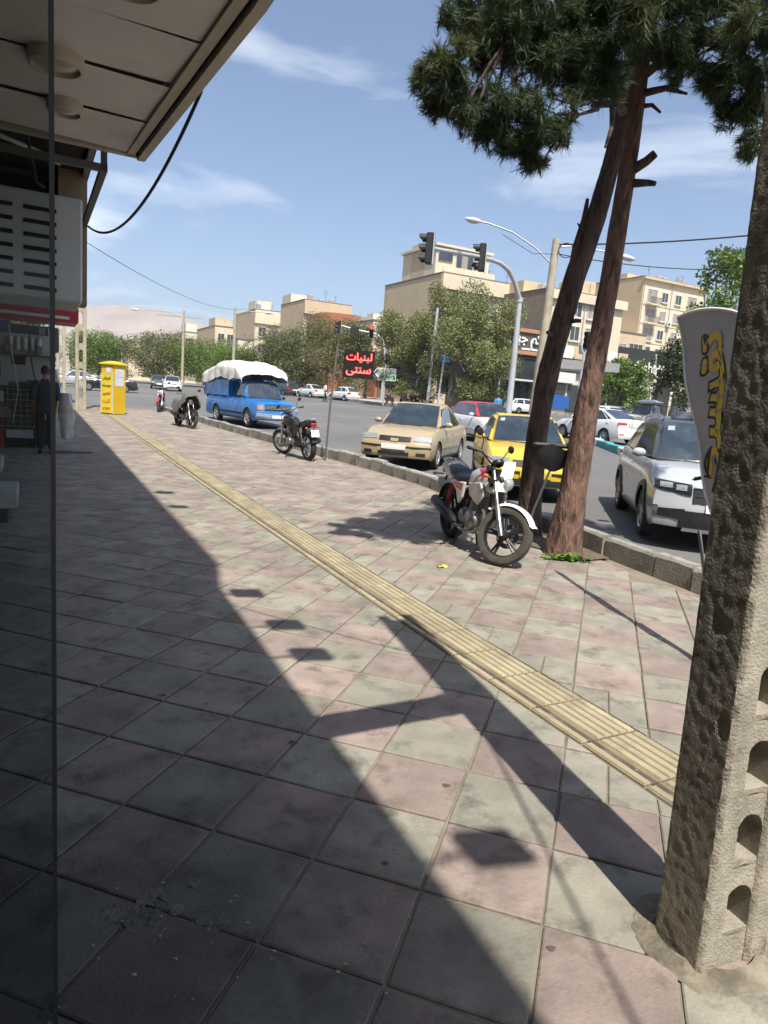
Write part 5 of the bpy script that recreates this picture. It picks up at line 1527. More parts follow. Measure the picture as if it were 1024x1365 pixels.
def win(root, x, z, w, h, face='s', kind='plain', frame=m_wframe, pane=None, div=2):
    """window in the front face (s) or the street-side face (c); frame proud, pane set back inside it"""
    b = MB(); t = .07
    def bx(x0, x1, y0, y1, z0, z1, m=b):
        if face == 's': m.b2(x0, x1, y0, y1, z0, z1)
        else: m.b2(y0, y1, x0, x1, z0, z1)
    bx(x, x + w, -.10, .02, z, z + t); bx(x, x + w, -.10, .02, z + h - t, z + h); bx(x, x + t, -.10, .02, z + t, z + h - t); bx(x + w - t, x + w, -.10, .02, z + t, z + h - t)
    for k in range(1, div): bx(x + w * k / div - .03, x + w * k / div + .03, -.09, .01, z + t, z + h - t)
    o = b.build('window', frame, root)
    m2 = MB(); bx(x + t, x + w - t, -.055, -.035, z + t, z + h - t, m2)
    m2.build('pane', pane or (m_curt if rb.random() < .45 else m_pane), o)
    m3 = MB(); bx(x - .08, x + w + .08, -.20, .0, z - .12, z - .02, m3); m3.build('sill', frame, o)
    if kind == 'balcony':
        m4 = MB(); bx(x - .2, x + w + .2, -.95, 0, z - .35, z - .18, m4)
        bal = m4.build('balcony', m_pale, root)
        m5 = MB()
        for k in range(int((w + .4) / .14) + 1): bx(x - .2 + k * .14, x - .2 + k * .14 + .03, -.95, -.91, z - .18, z + .75, m5)
        bx(x - .2, x + w + .2, -.96, -.90, z + .72, z + .78, m5)
        tag(m5.build('railing', m_rail, bal), kind='stuff')
    return o
def ac_unit(root, x, z, y=-.5):
    b = MB(); b.b2(x, x + .8, y, y + .35, z, z + .6); o = b.build('air_conditioner', m_whitep, root)
    MB().lathe([(.22, -.01), (.2, -.02), (.001, -.02)], c=(x + .32, y, z + .3), axis='y', n=16).build('fan_grille', m_dark, o)
def rooftop(root, H_, items):
    for k, (x, y, w, d, h, m) in enumerate(items):
        MB().b2(x, x + w, y, y + d, H_ + .001, H_ + h).build('roof_block', m, root)
def antenna(root, x, y, z, h=2.0):
    b = MB(); b.cyl((x, y, z), (x, y, z + h), .03, n=5)
    for k in range(4): b.cyl((x - .5 + k * .06, y, z + h - .2 - k * .18), (x + .5 - k * .06, y, z + h - .2 - k * .18), .015, n=4)
    b.build('antenna', m_rail, root)

# tan block behind the traffic lights
B1, H1 = bld('apartment_block', 'tan apartment block with a set-back top floor behind the traffic lights', 61.8, 37.1, 10.2, 13, 14.6, m_cream_w, side=m_tan)
MB().b2(-.25, 10.3, -.45, .0, H1 - 1.55, H1 - .1).build('cornice_band', m_cream_w, B1)
for r, z in enumerate((H1 - 3.5, H1 - 6.6, H1 - 9.6)):
    for x in (.7, 3.0, 5.4, 7.7): win(B1, x, z, 1.5, 1.55, div=2)
    MB().b2(0, 10.2, -.05, .0, z - .75, z - .45).build('string_course', m_pale, B1)
pb = MB(); pb.b2(-.02, 6.6, 1.8, 9, H1 + .12, H1 + 2.9); pent = pb.build('penthouse', m_cream_w, B1)
MB().b2(-.3, 6.9, 1.4, 9.2, H1 + 2.9, H1 + 3.15).build('roof', m_pale, pent)
w_ = MB(); w_.b2(2.4, 5.2, 1.72, 1.80, H1 + .95, H1 + 2.6); wo_ = w_.build('wide_window', m_wframe, pent)
for k in range(4): MB().b2(2.46 + k * .69, 3.08 + k * .69, 1.66, 1.715, H1 + 1.0, H1 + 2.55).build('pane', m_curt if k % 2 else m_pane, wo_)
w_ = MB(); w_.b2(.2, 2.0, 1.72, 1.80, H1 + 1.5, H1 + 2.6); wo_ = w_.build('wide_window', m_wframe, pent); MB().b2(.26, 1.94, 1.66, 1.715, H1 + 1.55, H1 + 2.55).build('pane', m_pane, wo_)
MB().b2(.0, 6.4, .2, .32, H1 + .12, H1 + .75).build('terrace_wall', m_cream_w, B1)
rooftop(B1, H1, [(-.04, 4.0, 2.4, 3.0, 3.6, m_tan), (7.3, 5, 2.0, 2.2, 1.4, m_tank)])
antenna(B1, 8.6, 1.0, H1, 1.6)
# ground-floor shop with a brown framed sign
x, y = W2(53.6, 38.4)
sh = thing('corner_shop', 'corner shop with a brown framed white lettered sign above dark glass', 'shop', (x, y, gz(x, y) + .03), TH)
z0 = sh.location.z
MB().b2(0, 6.1, .1, 7.5, 0, 9.0 - z0).build('wall', m_shop, sh)
fr = MB(); a0, a1, b0, b1 = .0, 6.1, 6.75 - z0, 9.15 - z0
fr.b2(a0, a1, -.3, .1, b0, b0 + .35); fr.b2(a0, a1, -.3, .1, b1 - .35, b1); fr.b2(a0, a0 + .35, -.3, .1, b0 + .35, b1 - .35); fr.b2(a1 - .35, a1, -.3, .1, b0 + .35, b1 - .35)
fo = fr.build('sign_frame', m_orange, sh)
m_signbd = M('sign_board', (0.09, 0.085, 0.08), rough=.5); m_letter = M('white_letters', (0.78, 0.78, 0.76), rough=.4)
MB().b2(a0 + .35, a1 - .35, -.12, .1, b0 + .35, b1 - .35).build('sign_board', m_signbd, fo)
tag(text_obj('lettering', 'کم جهان', 1.0, m_letter, fo, ((a0 + a1) / 2, -.20, (b0 + b1) / 2 + .12), (R(90), 0, 0), ext=.06, off=.02, w=4.6), kind='stuff')
MB().b2(a0 + 3, a1 - .6, -.17, -.12, b0 + .45, b0 + .62).build('sign_line', m_letter, fo)
for x0, x1, za, zb_ in ((.3, 2.6, 3.2, 6.5 - z0), (2.75, 5.0, 3.2, 6.5 - z0), (.3, 1.5, .2, 3.0), (1.6, 2.8, .2, 3.0), (2.9, 4.9, .2, 3.0)):
    o = MB().b2(x0, x1, .02, .1, za, zb_).build('shop_window', m_rail, sh); MB().b2(x0 + .07, x1 - .07, -.02, .02, za + .07, zb_ - .07).build('pane', m_shopgl, o)
MB().b2(5.1, 6.05, .0, .1, 3.8, 6.6 - z0).build('white_panel', m_whitep, sh)
MB().b2(5.1, 6.05, .0, .1, .1, 3.4).build('shutter', m_dark, sh)
pt = MB(); 
for x_ in (-.1, 4.95): pt.b2(x_ - .06, x_ + .06, -1.4, -1.28, 0, 3.0)
pt.b2(-.2, 5.1, -1.45, 0, 3.0, 3.14); pt.build('porch', m_whitep, sh)
# brick side, cream front
B2, H2 = bld('apartment_block', 'cream apartment block with a bare brown brick side, seen between the pine trunks', 54, 44.6, 9.7, 17, 13.3, m_cream_w, side=m_brick, z0=7.2, roof=True)
for z in (H2 - 2.3, H2 - 4.6):
    for x_ in (.9, 2.9, 4.9, 6.9): win(B2, x_, z, 1.25, 1.45)
MB().b2(-.2, 9.9, -.4, 0, H2 - .9, H2 - .05).build('cornice_band', m_cream_w, B2)
rooftop(B2, H2, [(.5, 5, 4, 5, 1.4, m_tan), (6, 3, 2.4, 3, 2.0, m_tan)])
x, y = W2(54, 45.2)
lw = thing('shop_row', 'white and grey shop row below the cream block, between the pine trunks', 'shop', (x, y, gz(x, y)), TH)
z0 = lw.location.z
MB().b2(0, 11.5, .3, 9, 0, 7.1 - z0).build('wall', m_pale, lw)
m_bsign = M('blue_sign', (.02, .10, .35), rough=.5)
MB().b2(.2, 11.2, -.2, .3, 4.4, 5.5).build('sign_band', m_signbd, lw); MB().b2(.2, 3.6, -.25, .3, 3.2, 4.2).build('fascia', m_whitep, lw); MB().b2(.4, 3.4, .1, .3, .6, 1.9).build('blue_panel', m_bsign, lw)
for k in range(4):
    o = MB().b2(.4 + k * 2.8, 2.9 + k * 2.8, .2, .3, 2.0 if k == 0 else .3, 3.1).build('shop_window', m_rail, lw); MB().b2(.5 + k * 2.8, 2.8 + k * 2.8, .16, .2, 2.1 if k == 0 else .4, 3.0).build('pane', m_shopgl, o)
for k in range(7): MB().b2(.3 + k * 1.5, 1.6 + k * 1.5, -.06, .3, 5.65, 6.8).build('fascia_panel', m_whitep if k % 2 else m_tan, lw)
# big tan block at the right
B3, H3 = bld('apartment_block', 'large tan apartment block with rows of small windows at the right', 76.4, 80.3, 13.5, 14, 22.2, m_cream_w, side=m_tan, z0=1.0)
for r in range(5):
    z = H3 - 3.2 - r * 2.75
    if r < 4:
        for x_, k_ in ((1.0, 'big'), (4.0, ''), (6.9, ''), (9.6, 'big')):
            win(B3, x_, z if k_ == '' else z - .4, 1.3 if k_ == '' else 2.0, 1.45 if k_ == '' else 2.0, kind='balcony' if k_ and r < 2 else 'plain', div=2)
    MB().b2(0, 13.5, -.06, 0, z - .72, z - .60).build('string_course', m_tan, B3)
MB().b2(-.3, 13.8, -.5, .0, H3 - .35, H3 - .02).build('cornice_band', m_tan, B3)
rooftop(B3, H3, [(.5, 4, 4, 5, 1.0, m_tan)]); antenna(B3, 1.2, .6, H3, 1.8); antenna(B3, 8.5, .6, H3, 1.4)
B3b, H3b = bld('terrace_block', 'lower tan wing with a dark balcony left of the large tan block', 74.5, 73.6, 6.6, 8, 13.6, m_tan, z0=1.0)
win(B3b, .6, H3b - 3.4, 2.2, 1.8, div=3); win(B3b, 3.3, H3b - 3.6, 2.8, 2.2, kind='balcony', pane=m_pane, div=3)
# black shop
x, y = W2(69.5, 66.5)
bs_ = thing('black_shop', 'black fronted shop with pale looping logo at the right', 'shop', (x, y, gz(x, y)), TH)
bs_.location.x += 1.6
z0 = bs_.location.z
MB().b2(0, 16.5, 0, 6, 0, 6.6 - z0).build('wall', m_pale, bs_)
MB().b2(-.3, 13.6, -.6, 0, 7.0 - z0, 10.7 - z0).build('sign_box', m_shop, bs_)
MB().b2(9.2, 11.6, -.5, 0, 0, 7.0 - z0).build('black_pier', m_shop, bs_)
m_logo = M('logo_pale', (0.62, 0.64, 0.52), rough=.4)
tag(text_obj('lettering', 'dasha', 1.5, m_logo, bs_, (6.0, -.66, 8.4 - z0), (R(90), 0, 0), ext=.04, off=.0, arabic=False, w=4.6), kind='stuff')
text_obj('lettering', 'شا', 2.0, m_logo, bs_, (8.9, -.66, 9.3 - z0), (R(90), 0, 0), ext=.04, w=2.6)['kind'] = 'stuff'
lp = MB(); lp.tube([(8.9 + 1.35 * math.cos(a), -.66, 8.5 - z0 + 1.25 * math.sin(a)) for a in [R(-200) + R(250) * k / 20 for k in range(21)]], .09, 6); lp.build('logo_loop', m_logo, bs_)
for k in range(4):
    if 9.2 <= .4 + k * 4.1 <= 9.9: continue
    o = MB().b2(.4 + k * 4.1, 3.9 + k * 4.1 - .4, -.08, 0, .3, 3.6).build('shop_window', m_rail, bs_); MB().b2(.5 + k * 4.1, 3.8 + k * 4.1 - .4, -.12, -.08, .4, 3.5).build('pane', m_shopgl, o)
# blocks farther up the street
B4, H4 = bld('apartment_block', 'cream apartment block above the pale tower, left of the larger one', 132.4, 38.2, 5.4, 16, 16.6, m_cream_w, side=m_tan)
MB().b2(-.1, 5.5, -.4, 0, H4 - 2.6, H4 - .1).build('cornice_band', m_cream_w, B4)
for z in (H4 - 5.0, H4 - 8.2, H4 - 11.4):
    for x_ in (.7, 3.2): win(B4, x_, z, 1.5, 1.8)
rooftop(B4, H4, [(.8, 3, 3.2, 5, 2.0, m_pale)]); antenna(B4, .4, 1.0, H4, 1.8)
B5, H5 = bld('apartment_block', 'tan apartment block with a white rooftop hut, centre of the far row', 109.1, 39.6, 8.2, 12, 16.5, m_cream_w, side=m_tan)
MB().b2(-.1, 8.3, -.5, 0, H5 - 2.2, H5 - .1).build('cornice_band', m_tan, B5)
for z in (H5 - 4.0, H5 - 7.0, H5 - 10.0):
    for x_ in (.5, 2.5, 4.5, 6.4): win(B5, x_, z, 1.4, 1.6)
rooftop(B5, H5, [(-.02, 7, 3.2, 4.5, 1.6, m_pale)]); antenna(B5, 4.0, 1.0, H5, 2.2)
x, y = W2(97, 38.6)
rbk = thing('red_brick_block', 'rounded red brick block below the tan one in the far row', 'building', (x, y, gz(x, y)), TH)
pl = [(0, 8)] + [(2.6 - 2.6 * math.cos(a), 2.6 - 2.6 * math.sin(a)) for a in [R(90) * k / 8 for k in range(9)]] + [(8.2, 0), (8.2, 8)]
zr = 13.6 - rbk.location.z
MB().prism(pl, lambda x, y: (x, y, 0), lambda x, y: (x, y, zr)).build('wall', m_redbr, rbk, smooth=True, ang=30)
for z in (zr - 3.2, zr - 6.2):
    for x_ in (3.2, 5.6): win(rbk, x_, z, 1.5, 1.6)
B6, H6 = bld('apartment_block', 'pale yellow block behind the red traffic light', 88, 42.2, 6.0, 9, 12.2, m_cream_w, side=m_tan)
for z in (H6 - 3.0, H6 - 6.0):
    for x_ in (.6, 2.6, 4.4): win(B6, x_, z, 1.2, 1.5)
rooftop(B6, H6, [(1.0, 2.4, 1.6, 2, 1.2, m_pale)])
x, y = W2(84.5, 41.4)
rs = thing('red_fronted_shop', 'red brown shop front with an awning behind the green road sign', 'shop', (x, y, gz(x, y)), TH)
MB().b2(0, 8, 0, 3, 0, 5.2).build('wall', m_redbr, rs); MB().b2(-.2, 4.0, -1.2, 0, 3.6, 3.8).build('awning', m_tank, rs)
for k in range(3):
    o = MB().b2(.4 + k * 2.5, 2.6 + k * 2.5, -.06, 0, .2, 3.0).build('shop_window', m_rail, rs); MB().b2(.5 + k * 2.5, 2.5 + k * 2.5, -.10, -.06, .3, 2.9).build('pane', m_shopgl, o)
B8, H8 = bld('apartment_block', 'far cream block at the left end of the row, with a roof terrace', 151, 34.9, 4.6, 18, 14.2, m_cream_w, side=m_tan)
for z in (H8 - 3.4, H8 - 6.6):
    for x_ in (.6, 2.6): win(B8, x_, z, 1.4, 1.9)
rooftop(B8, H8, [(.4, 2, 3.6, 6, 1.9, m_tan)])
B10, H10 = bld('apartment_block', 'distant cream block farthest left above the trees', 176, 33.5, 6.5, 16, 14.0, m_pale, side=m_tan)
for z in (H10 - 3.4, H10 - 6.6):
    for x_ in (.6, 2.6, 4.6): win(B10, x_, z, 1.4, 1.9)
rooftop(B10, H10, [(.4, 2, 2.6, 6, 2.2, m_pale)])
B9, H9 = bld('pale_tower', 'plain pale windowless tower block just above the tarpaulin', 109, 28.9, 2.3, 7, 9.1, m_pale, side=m_pale)
MB().b2(-.03, .0, 3.2, 3.4, 1, H9 - .1).build('wall_joint', m_tan, B9)
for k, (s_, c_, w_, d_, z_) in enumerate(((190, 22, 12, 14, 11.0), (215, 10, 16, 14, 10.5), (240, -12, 18, 16, 11.5), (200, -30, 14, 12, 9.0))):
    bb_, hh_ = bld('low_house', ['far low house with flat roof right above the green trees', 'far low house in the gap below the hill crest', 'far low house under the middle of the hill', 'far low house at the left foot of the hill'][k], s_, c_, w_, d_, z_, (m_cream_w, m_pale)[k % 2], side=m_tan)
    for x_ in range(1, int(w_) - 2, 3): win(bb_, x_, hh_ - 3, 1.5, 1.6)

# coolers, pipes and tanks that crowd such roofs and walls
for root_, H_, w_ in ((B1, H1, 9), (B2, H2, 9), (B3, H3, 12), (B4, H4, 5), (B5, H5, 8), (B6, H6, 5), (B8, H8, 4), (B10, H10, 6)):
    for k in range(3):
        x_ = rb.uniform(.3, w_ - 1.2); y_ = rb.uniform(1.0, 6.5)
        o = MB().b2(x_, x_ + .9, y_, y_ + .9, H_ + .25, H_ + 1.15).build('roof_cooler', m_tank, root_, bevel=.03)
        MB().b2(x_ + .1, x_ + .8, y_ - .02, y_, H_ + .4, H_ + 1.0).build('louvre', m_curt, o)
        MB().b2(x_ + .05, x_ + .85, y_ + .05, y_ + .85, H_ + .005, H_ + .25).build('cooler_stand', m_rail, o)
    for x_ in (.12, w_ * .5):
        MB().cyl((x_, -.10, .5), (x_, -.10, H_ - .5), .05, n=6).build('downpipe', m_tank, root_)
    antenna(root_, w_ * .8, 2.5, H_, 1.7)
for root_, x_, z_ in ((B1, 2.3, H1 - 4.1), (B1, 6.9, H1 - 7.2), (B2, 2.2, H2 - 2.7), (B2, 4.3, H2 - 5.0), (B3, 5.5, H3 - 6.6), (B3, 8.4, H3 - 9.4), (B5, 2.0, H5 - 4.6), (B4, 2.3, H4 - 5.6)):
    ac_unit(root_, x_, z_)

# shop fronts along the foot of the tan block
zs = -B1.location.z
for k in range(4):
    o = MB().b2(.3 + k * 2.5, 2.6 + k * 2.5, -.12, 0, 1.9, 4.6).build('shop_window', m_rail, B1); MB().b2(.42 + k * 2.5, 2.48 + k * 2.5, -.17, -.12, 2.0, 4.5).build('pane', m_shopgl, o)
MB().b2(.2, 4.6, -.35, -.0, 4.9, 6.1).build('sign_band', m_bsign, B1); MB().b2(4.8, 10.0, -.35, 0, 4.9, 5.9).build('sign_band', m_signbd, B1)
for k in range(4):
    o = MB().b2(-.16, -.06, .4 + k * 3.1, 3.2 + k * 3.1, 1.9, 4.8).build('shop_window', m_rail, B1); MB().b2(-.20, -.16, .5 + k * 3.1, 3.1 + k * 3.1, 2.0, 4.7).build('pane', m_shopgl, o)
MB().b2(-.35, -.06, .2, 12.6, 5.0, 5.9).build('sign_band', m_signbd, B1)
# ================================================================== NEAR SIDE: concrete pole, banner, canopy, shop front
m_conc = M('rough_concrete', (0.31, 0.278, 0.218), rough=.97, var=.30, vs=9, bump=.7, bs=110, bd=.008, dirt=(0.15, .128, .098), dirts=6, dpos=.53, detail=10)
m_concf = M('weathered_concrete', (0.20, 0.175, 0.135), rough=.97, var=.45, vs=16, bump=1.0, bs=48, bd=.03, dirt=(0.07, .06, .048), dirts=5, dpos=.47)
def ladder_pole(name, label, s, c, w, d, h, holes, z_first, flange, lean=(0, 0), res=.02, rough=.012, cat='pole', mats=None, hole_h=.125, turn=0.0):
    """H-section cast pole: two flanges joined by a web pierced with arched holes"""
    p = WP(s, c)
    root = thing(name, label, cat, p, TH)
    root.rotation_euler = (lean[0], lean[1], TH + turn)
    ma, mb_ = mats or (m_conc, m_concf)
    def face_noise(v, amp):
        n = noise.fractal(Vector((v.x * 38, v.y * 38, v.z * 26)), 1.0, 2.0, 5) * amp + noise.noise(v * 70) * amp * .35
        q_ = noise.noise(Vector((v.x * 14, v.y * 14, v.z * 7)) + Vector((7, 0, 0)))
        if amp > .001 and q_ > .52: n -= amp * 5 * min(1, (q_ - .52) * 5)
        return n
    nz_ = int(h / res)
    for k, (x0, x1) in enumerate(((0, flange), (w - flange, w))):
        pr = []
        def seg(a, b_, n):
            for i in range(n): pr.append((a[0] + (b_[0] - a[0]) * i / n, a[1] + (b_[1] - a[1]) * i / n))
        n1 = max(2, int(flange / res)); n2 = max(2, int(d / res))
        ch = min(.012, flange * .15)
        seg((x0 + ch, 0), (x1 - ch, 0), n1); seg((x1 - ch, 0), (x1, ch), 1); seg((x1, ch), (x1, d - ch), n2); seg((x1, d - ch), (x1 - ch, d), 1); seg((x1 - ch, d), (x0 + ch, d), n1); seg((x0 + ch, d), (x0, d - ch), 1); seg((x0, d - ch), (x0, ch), n2); seg((x0, ch), (x0 + ch, 0), 1)
        cx, cy = (x0 + x1) / 2, d / 2
        rows_ = []
        for j in range(nz_ + 1):
            z = -.15 + (h + .15) * j / nz_
            r_ = []
            for (x_, y_) in pr + pr[:1]:
                v = Vector((x_, y_, z)); o = Vector((x_ - cx, y_ - cy, 0)).normalized()
                # noise along the nearest face normal
                f = face_noise(v + Vector((k * 3.1, 0, 0)), rough)
                wide = 1 + max(0, .25 - z) * .12
                r_.append(((x_ - w / 2) * wide + w / 2 + o.x * f, (y_ - d / 2) * wide + d / 2 + o.y * f, z))
            rows_.append(r_)
        m = MB(); m.grid(rows_); m.add(rows_[-1][:-1], [tuple(range(len(pr)))])
        m.build('flange', mb_ if k == 0 else ma, root, smooth=True, ang=45, weld=True)
    # web, piece by piece round every hole
    pitch = holes
    y0, y1 = d * .07, d * .80
    xa, xb = flange - .006, w - flange + .006
    n = int((h - z_first) / pitch)
    def web_rect(za, zb_):
        MB().b2(xa, xb, y0, y1, za, zb_).build('web', ma, root)
    web_rect(-.1, z_first)
    for i in range(n):
        za = z_first + i * pitch
        m = MB(); hw_ = (xb - xa) * .44; cxm = (xa + xb) / 2; hh = hole_h
        arch = [(cxm - hw_, za + .02), (cxm + hw_, za + .02)] + [(cxm + hw_ * math.cos(a), za + .02 + hh - hw_ + hw_ * math.sin(a)) for a in [math.pi * q / 10 for q in range(11)]]
        out = []
        for (ax_, az_) in arch:
            dx, dz = ax_ - cxm, az_ - (za + pitch / 2)
            t = min((xb - cxm) / abs(dx) if abs(dx) > 1e-6 else 9e9, (pitch / 2) / abs(dz) if abs(dz) > 1e-6 else 9e9)
            out.append((cxm + dx * t, za + pitch / 2 + dz * t))
        # corners so that the ring closes square
        ring_o, ring_i = [], []
        cor = [(xa, za), (xb, za), (xb, za + pitch), (xa, za + pitch)]
        N_ = len(arch)
        for q in range(N_):
            ring_i.append(arch[q]); ring_o.append(out[q])
        vs_ = []
        for yy in (y0, y1):
            vs_ += [(a, yy + noise.noise(Vector((a * 30, yy, b_ * 30))) * .004, b_) for a, b_ in ring_i] + [(a, yy, b_) for a, b_ in ring_o]
        fs_ = []
        for q in range(N_):
            q2 = (q + 1) % N_
            fs_ += [(q, q2, N_ + q2, N_ + q), (2 * N_ + q, 3 * N_ + q, 3 * N_ + q2, 2 * N_ + q2), (q, 2 * N_ + q, 2 * N_ + q2, q2)]
        m.add(vs_, fs_)
        for cc in cor:
            near = sorted(range(N_), key=lambda q: (out[q][0] - cc[0]) ** 2 + (out[q][1] - cc[1]) ** 2)[:2]
            for yy in (y0, y1):
                m.add([(out[near[0]][0], yy, out[near[0]][1]), (out[near[1]][0], yy, out[near[1]][1]), (cc[0], yy, cc[1])], [(0, 1, 2)])
        m.build('web', ma, root, smooth=False)
    return root
ladder_pole('concrete_pole', 'rough concrete utility pole with arched holes standing close at the right', 1.10, 1.755, .27, .19, 5.4, .235, .10, .085, lean=(R(-.3), R(-1.6)), res=.008, rough=.0013, turn=R(-7), hole_h=.15, mats=(m_conc, m_conc))

# feather banner behind the pole
m_flag = M('banner_cloth', (0.42, 0.41, 0.425), rough=.6, var=.05, vs=3, bump=.25, bs=3.5, bd=.06)
m_flagb = M('banner_binding', (0.72, 0.72, 0.72), rough=.5)
m_ylet = M('banner_yellow', (0.62, 0.45, 0.03), rough=.6, var=.15, vs=8)
fl = thing('feather_banner', 'white feather banner with yellow letters edged in black, behind the concrete pole', 'banner', (2.18, 5.0, gz(2.18, 5.0)), math.atan2(-.965, .264) - R(9))
g_ = gz(2.18, 5.0)
def fl_left(z):
    return interp([(.3, .95), (.8, .62), (1.15, .34), (1.6, .06), (2.0, -.18), (2.44, -.42)], z)
rows_ = []
for i in range(37):
    t = i / 36
    zl = .45 + (2.44 - .45) * t
    x0 = fl_left(zl)
    wdt = interp([(0, .25), (.2, .40), (.5, .60), (1, .82)], t)
    row = []
    for k in range(15):
        u = k / 14
        z = zl + (.13 * u - .20 * u * u) * t ** 3
        row.append((x0 + wdt * u, .02 * math.sin(u * 3.1) * (1 - .3 * t) + .012 * math.sin(zl * 9 + u * 5), z - g_))
    rows_.append(row)
back = [[(p[0], p[1] + .004, p[2]) for p in r] for r in rows_]
cl = MB(); cl.grid(rows_).build('cloth', m_flag, fl, smooth=True, ang=80)
bd_ = MB(); bd_.tube([Vector(r[0]) for r in rows_], .011, 6); bd_.tube([Vector(p) for p in rows_[-1]], .011, 6); bd_.build('binding', m_flagb, fl, smooth=True)
MB().tube([(.84, 0, -.02), (.70, 0, .2), (.50, 0, .45), (.30, 0, .85)], .012, 8).build('mast', m_rail, fl, smooth=True)
MB().lathe([(.06, -.02), (.05, .06), (.02, .07)], c=(.84, 0, 0), axis='z', n=12).build('ground_socket', m_dark, fl)
# letters run down the cloth, on the side facing the camera
ca, sa = math.cos(R(13)), math.sin(R(13))
LR = Matrix(((-sa, -ca, 0), (0, 0, -1), (ca, -sa, 0))).to_euler()
for nm, mt, of, yo in (('letter_edge', m_black_ink, .030, -.010), ('lettering', m_ylet, .010, -.015)):
    o = text_obj(nm, 'تقسیط', .40, mt, fl, (.20, yo, 1.74 - g_), LR, ext=.002, off=of)
    o['kind'] = 'stuff'
    me = o.data
    xs = [v.co.x for v in me.vertices]; x_mid = (max(xs) + min(xs)) / 2
    for v in me.vertices:
        v.co.x = (v.co.x - x_mid) * .98
        fx_ = .20 - sa * v.co.x - ca * v.co.y; fz_ = 1.74 + ca * v.co.x - sa * v.co.y
        t_ = (fz_ - .45) / 1.99; u_ = (fx_ - fl_left(fz_)) / interp([(0, .25), (.2, .40), (.5, .60), (1, .82)], t_)
        yc_ = .02 * math.sin(u_ * 3.1) * (1 - .3 * t_) + .012 * math.sin(fz_ * 9 + u_ * 5)
        v.co.z = v.co.z * .2 + yo - yc_ + (.0025 if of > .02 else .0045)
# wires and projecting sign that meet the pole above the picture
m_wire = M('black_cable', (0.012, 0.012, 0.013), rough=.6)
m_signm = M('sign_sheet', (0.45, 0.45, 0.44), rough=.5)
def wire(label, a, b_, sag, r, name='cable', n=16, cat='cable'):
    a, b_ = Vector(a), Vector(b_)
    pts = [a.lerp(b_, t / n) - Vector((0, 0, sag * 4 * (t / n) * (1 - t / n))) - a for t in range(n + 1)]
    return tag(MB().tube(pts, r, 6).build(name, m_wire, loc=a, smooth=True), label, cat)
ps = thing('projecting_sign', 'shop sign board fixed across from the concrete pole towards the canopy', 'sign', WP(1.2, .78, 2.95), TH)
MB().b2(0, .95, -.03, .03, 0, .26).build('board', m_signm, ps); MB().b2(.0, .97, -.045, -.03, .26, .285).build('top_rail', m_rail, ps); MB().b2(.0, .97, -.045, -.03, -.025, .0).build('bottom_rail', m_rail, ps)
wire('cable from the concrete pole back towards the shop canopy', WP(1.2, 1.85, 4.1), WP(-2.2, .6, 4.4), .25, .009)
wire('second cable beside it from the concrete pole to the canopy', WP(1.2, 1.88, 3.95), WP(3.6, .65, 3.25), .12, .007)
# coil of cable up on the pole
b = MB(); b.tube([Vector((.17 * math.cos(a) + .02 * math.sin(3 * a), -.06 + .015 * math.sin(5 * a), .17 * math.sin(a))) for a in [2 * math.pi * k / 60 * 3 for k in range(61)]], .008, 5)
tag(b.build('cable_coil', m_wire, loc=WP(1.10, 1.72, 3.45), rz=TH, smooth=True), 'coil of black cable hung high on the concrete pole', 'cable')

# canopy over the pavement
m_soff = M('soffit_panel', (0.74, 0.71, 0.70), rough=.75, var=.10, vs=1.4, dirt=(.58, .55, .53), dirts=1.2, dpos=.55, bump=.15, bs=3, bd=.02, rnd=.06)
m_trim = M('canopy_trim', (0.52, 0.47, 0.39), rough=.6, var=.12)
m_gap = M('shadow_gap', (0.012, 0.012, 0.012), rough=.9)
m_wallu = M('upper_wall', (0.42, 0.38, 0.33), rough=.9, var=.1, vs=1)
cano = thing('shop_canopy', 'panelled shop canopy with round ceiling lights overhead at the left', 'canopy', WP(-8, -2.2), TH)
cz0 = cano.location.z
ZC = 3.0 - cz0
S0 = 8.0                                   # local y of s = 0
cE = 2.2
edge = lambda s: interp([(-8, .80), (2.6, .71), (4.69, .585)], s) + cE
ycuts = [-8, -6.4, -4.8, -3.2, -1.7, -.4, .75, 1.75, 2.45, 3.05, 3.55, 4.1, 4.66]
rp_ = random.Random(5)
for i, (a, c) in enumerate(zip(ycuts, ycuts[1:])):
    sk = .10
    b = MB(); rows_ = []
    n = 8
    for j in range(3):
        v = j / 2
        row = []
        for k in range(n + 1):
            u = k / n
            s_ = a + .006 + (c - a - .012) * v - sk * (1 - u)
            x_ = -.2 + (edge(min(s_, 4.69)) - .075 + .2) * u
            dz = -.02 * math.sin(math.pi * u) * math.sin(math.pi * v) * rp_.uniform(.3, 1.5) + .012 * math.sin(u * 5 + i) * v
            row.append((x_, S0 + s_, ZC + dz + rp_.uniform(-.002, .002)))
        rows_.append(row)
    b.grid(rows_); b.grid([[(p[0], p[1], p[2] + .05) for p in r] for r in rows_])
    b.build('soffit_panel', m_soff, cano, smooth=True)
MB().b2(-.2, cE + .45, 0, S0 + 4.6, ZC + .06, ZC + .30).build('deck', m_gap, cano)
def edge_strip(o0, o1, z0, z1, mat, nm):
    b = MB(); rows_ = []
    for s_ in (-8, -4, 0, 2.6, 3.6, 4.69):
        e = edge(s_)
        rows_.append([(e + o0, S0 + s_, ZC + z0), (e + o1, S0 + s_, ZC + z0), (e + o1, S0 + s_, ZC + z1), (e + o0, S0 + s_, ZC + z1), (e + o0, S0 + s_, ZC + z0)])
    b.grid(rows_); b.add(rows_[0][:-1], [(0, 1, 2, 3)]); b.add(rows_[-1][:-1], [(3, 2, 1, 0)])
    return b.build(nm, mat, cano)
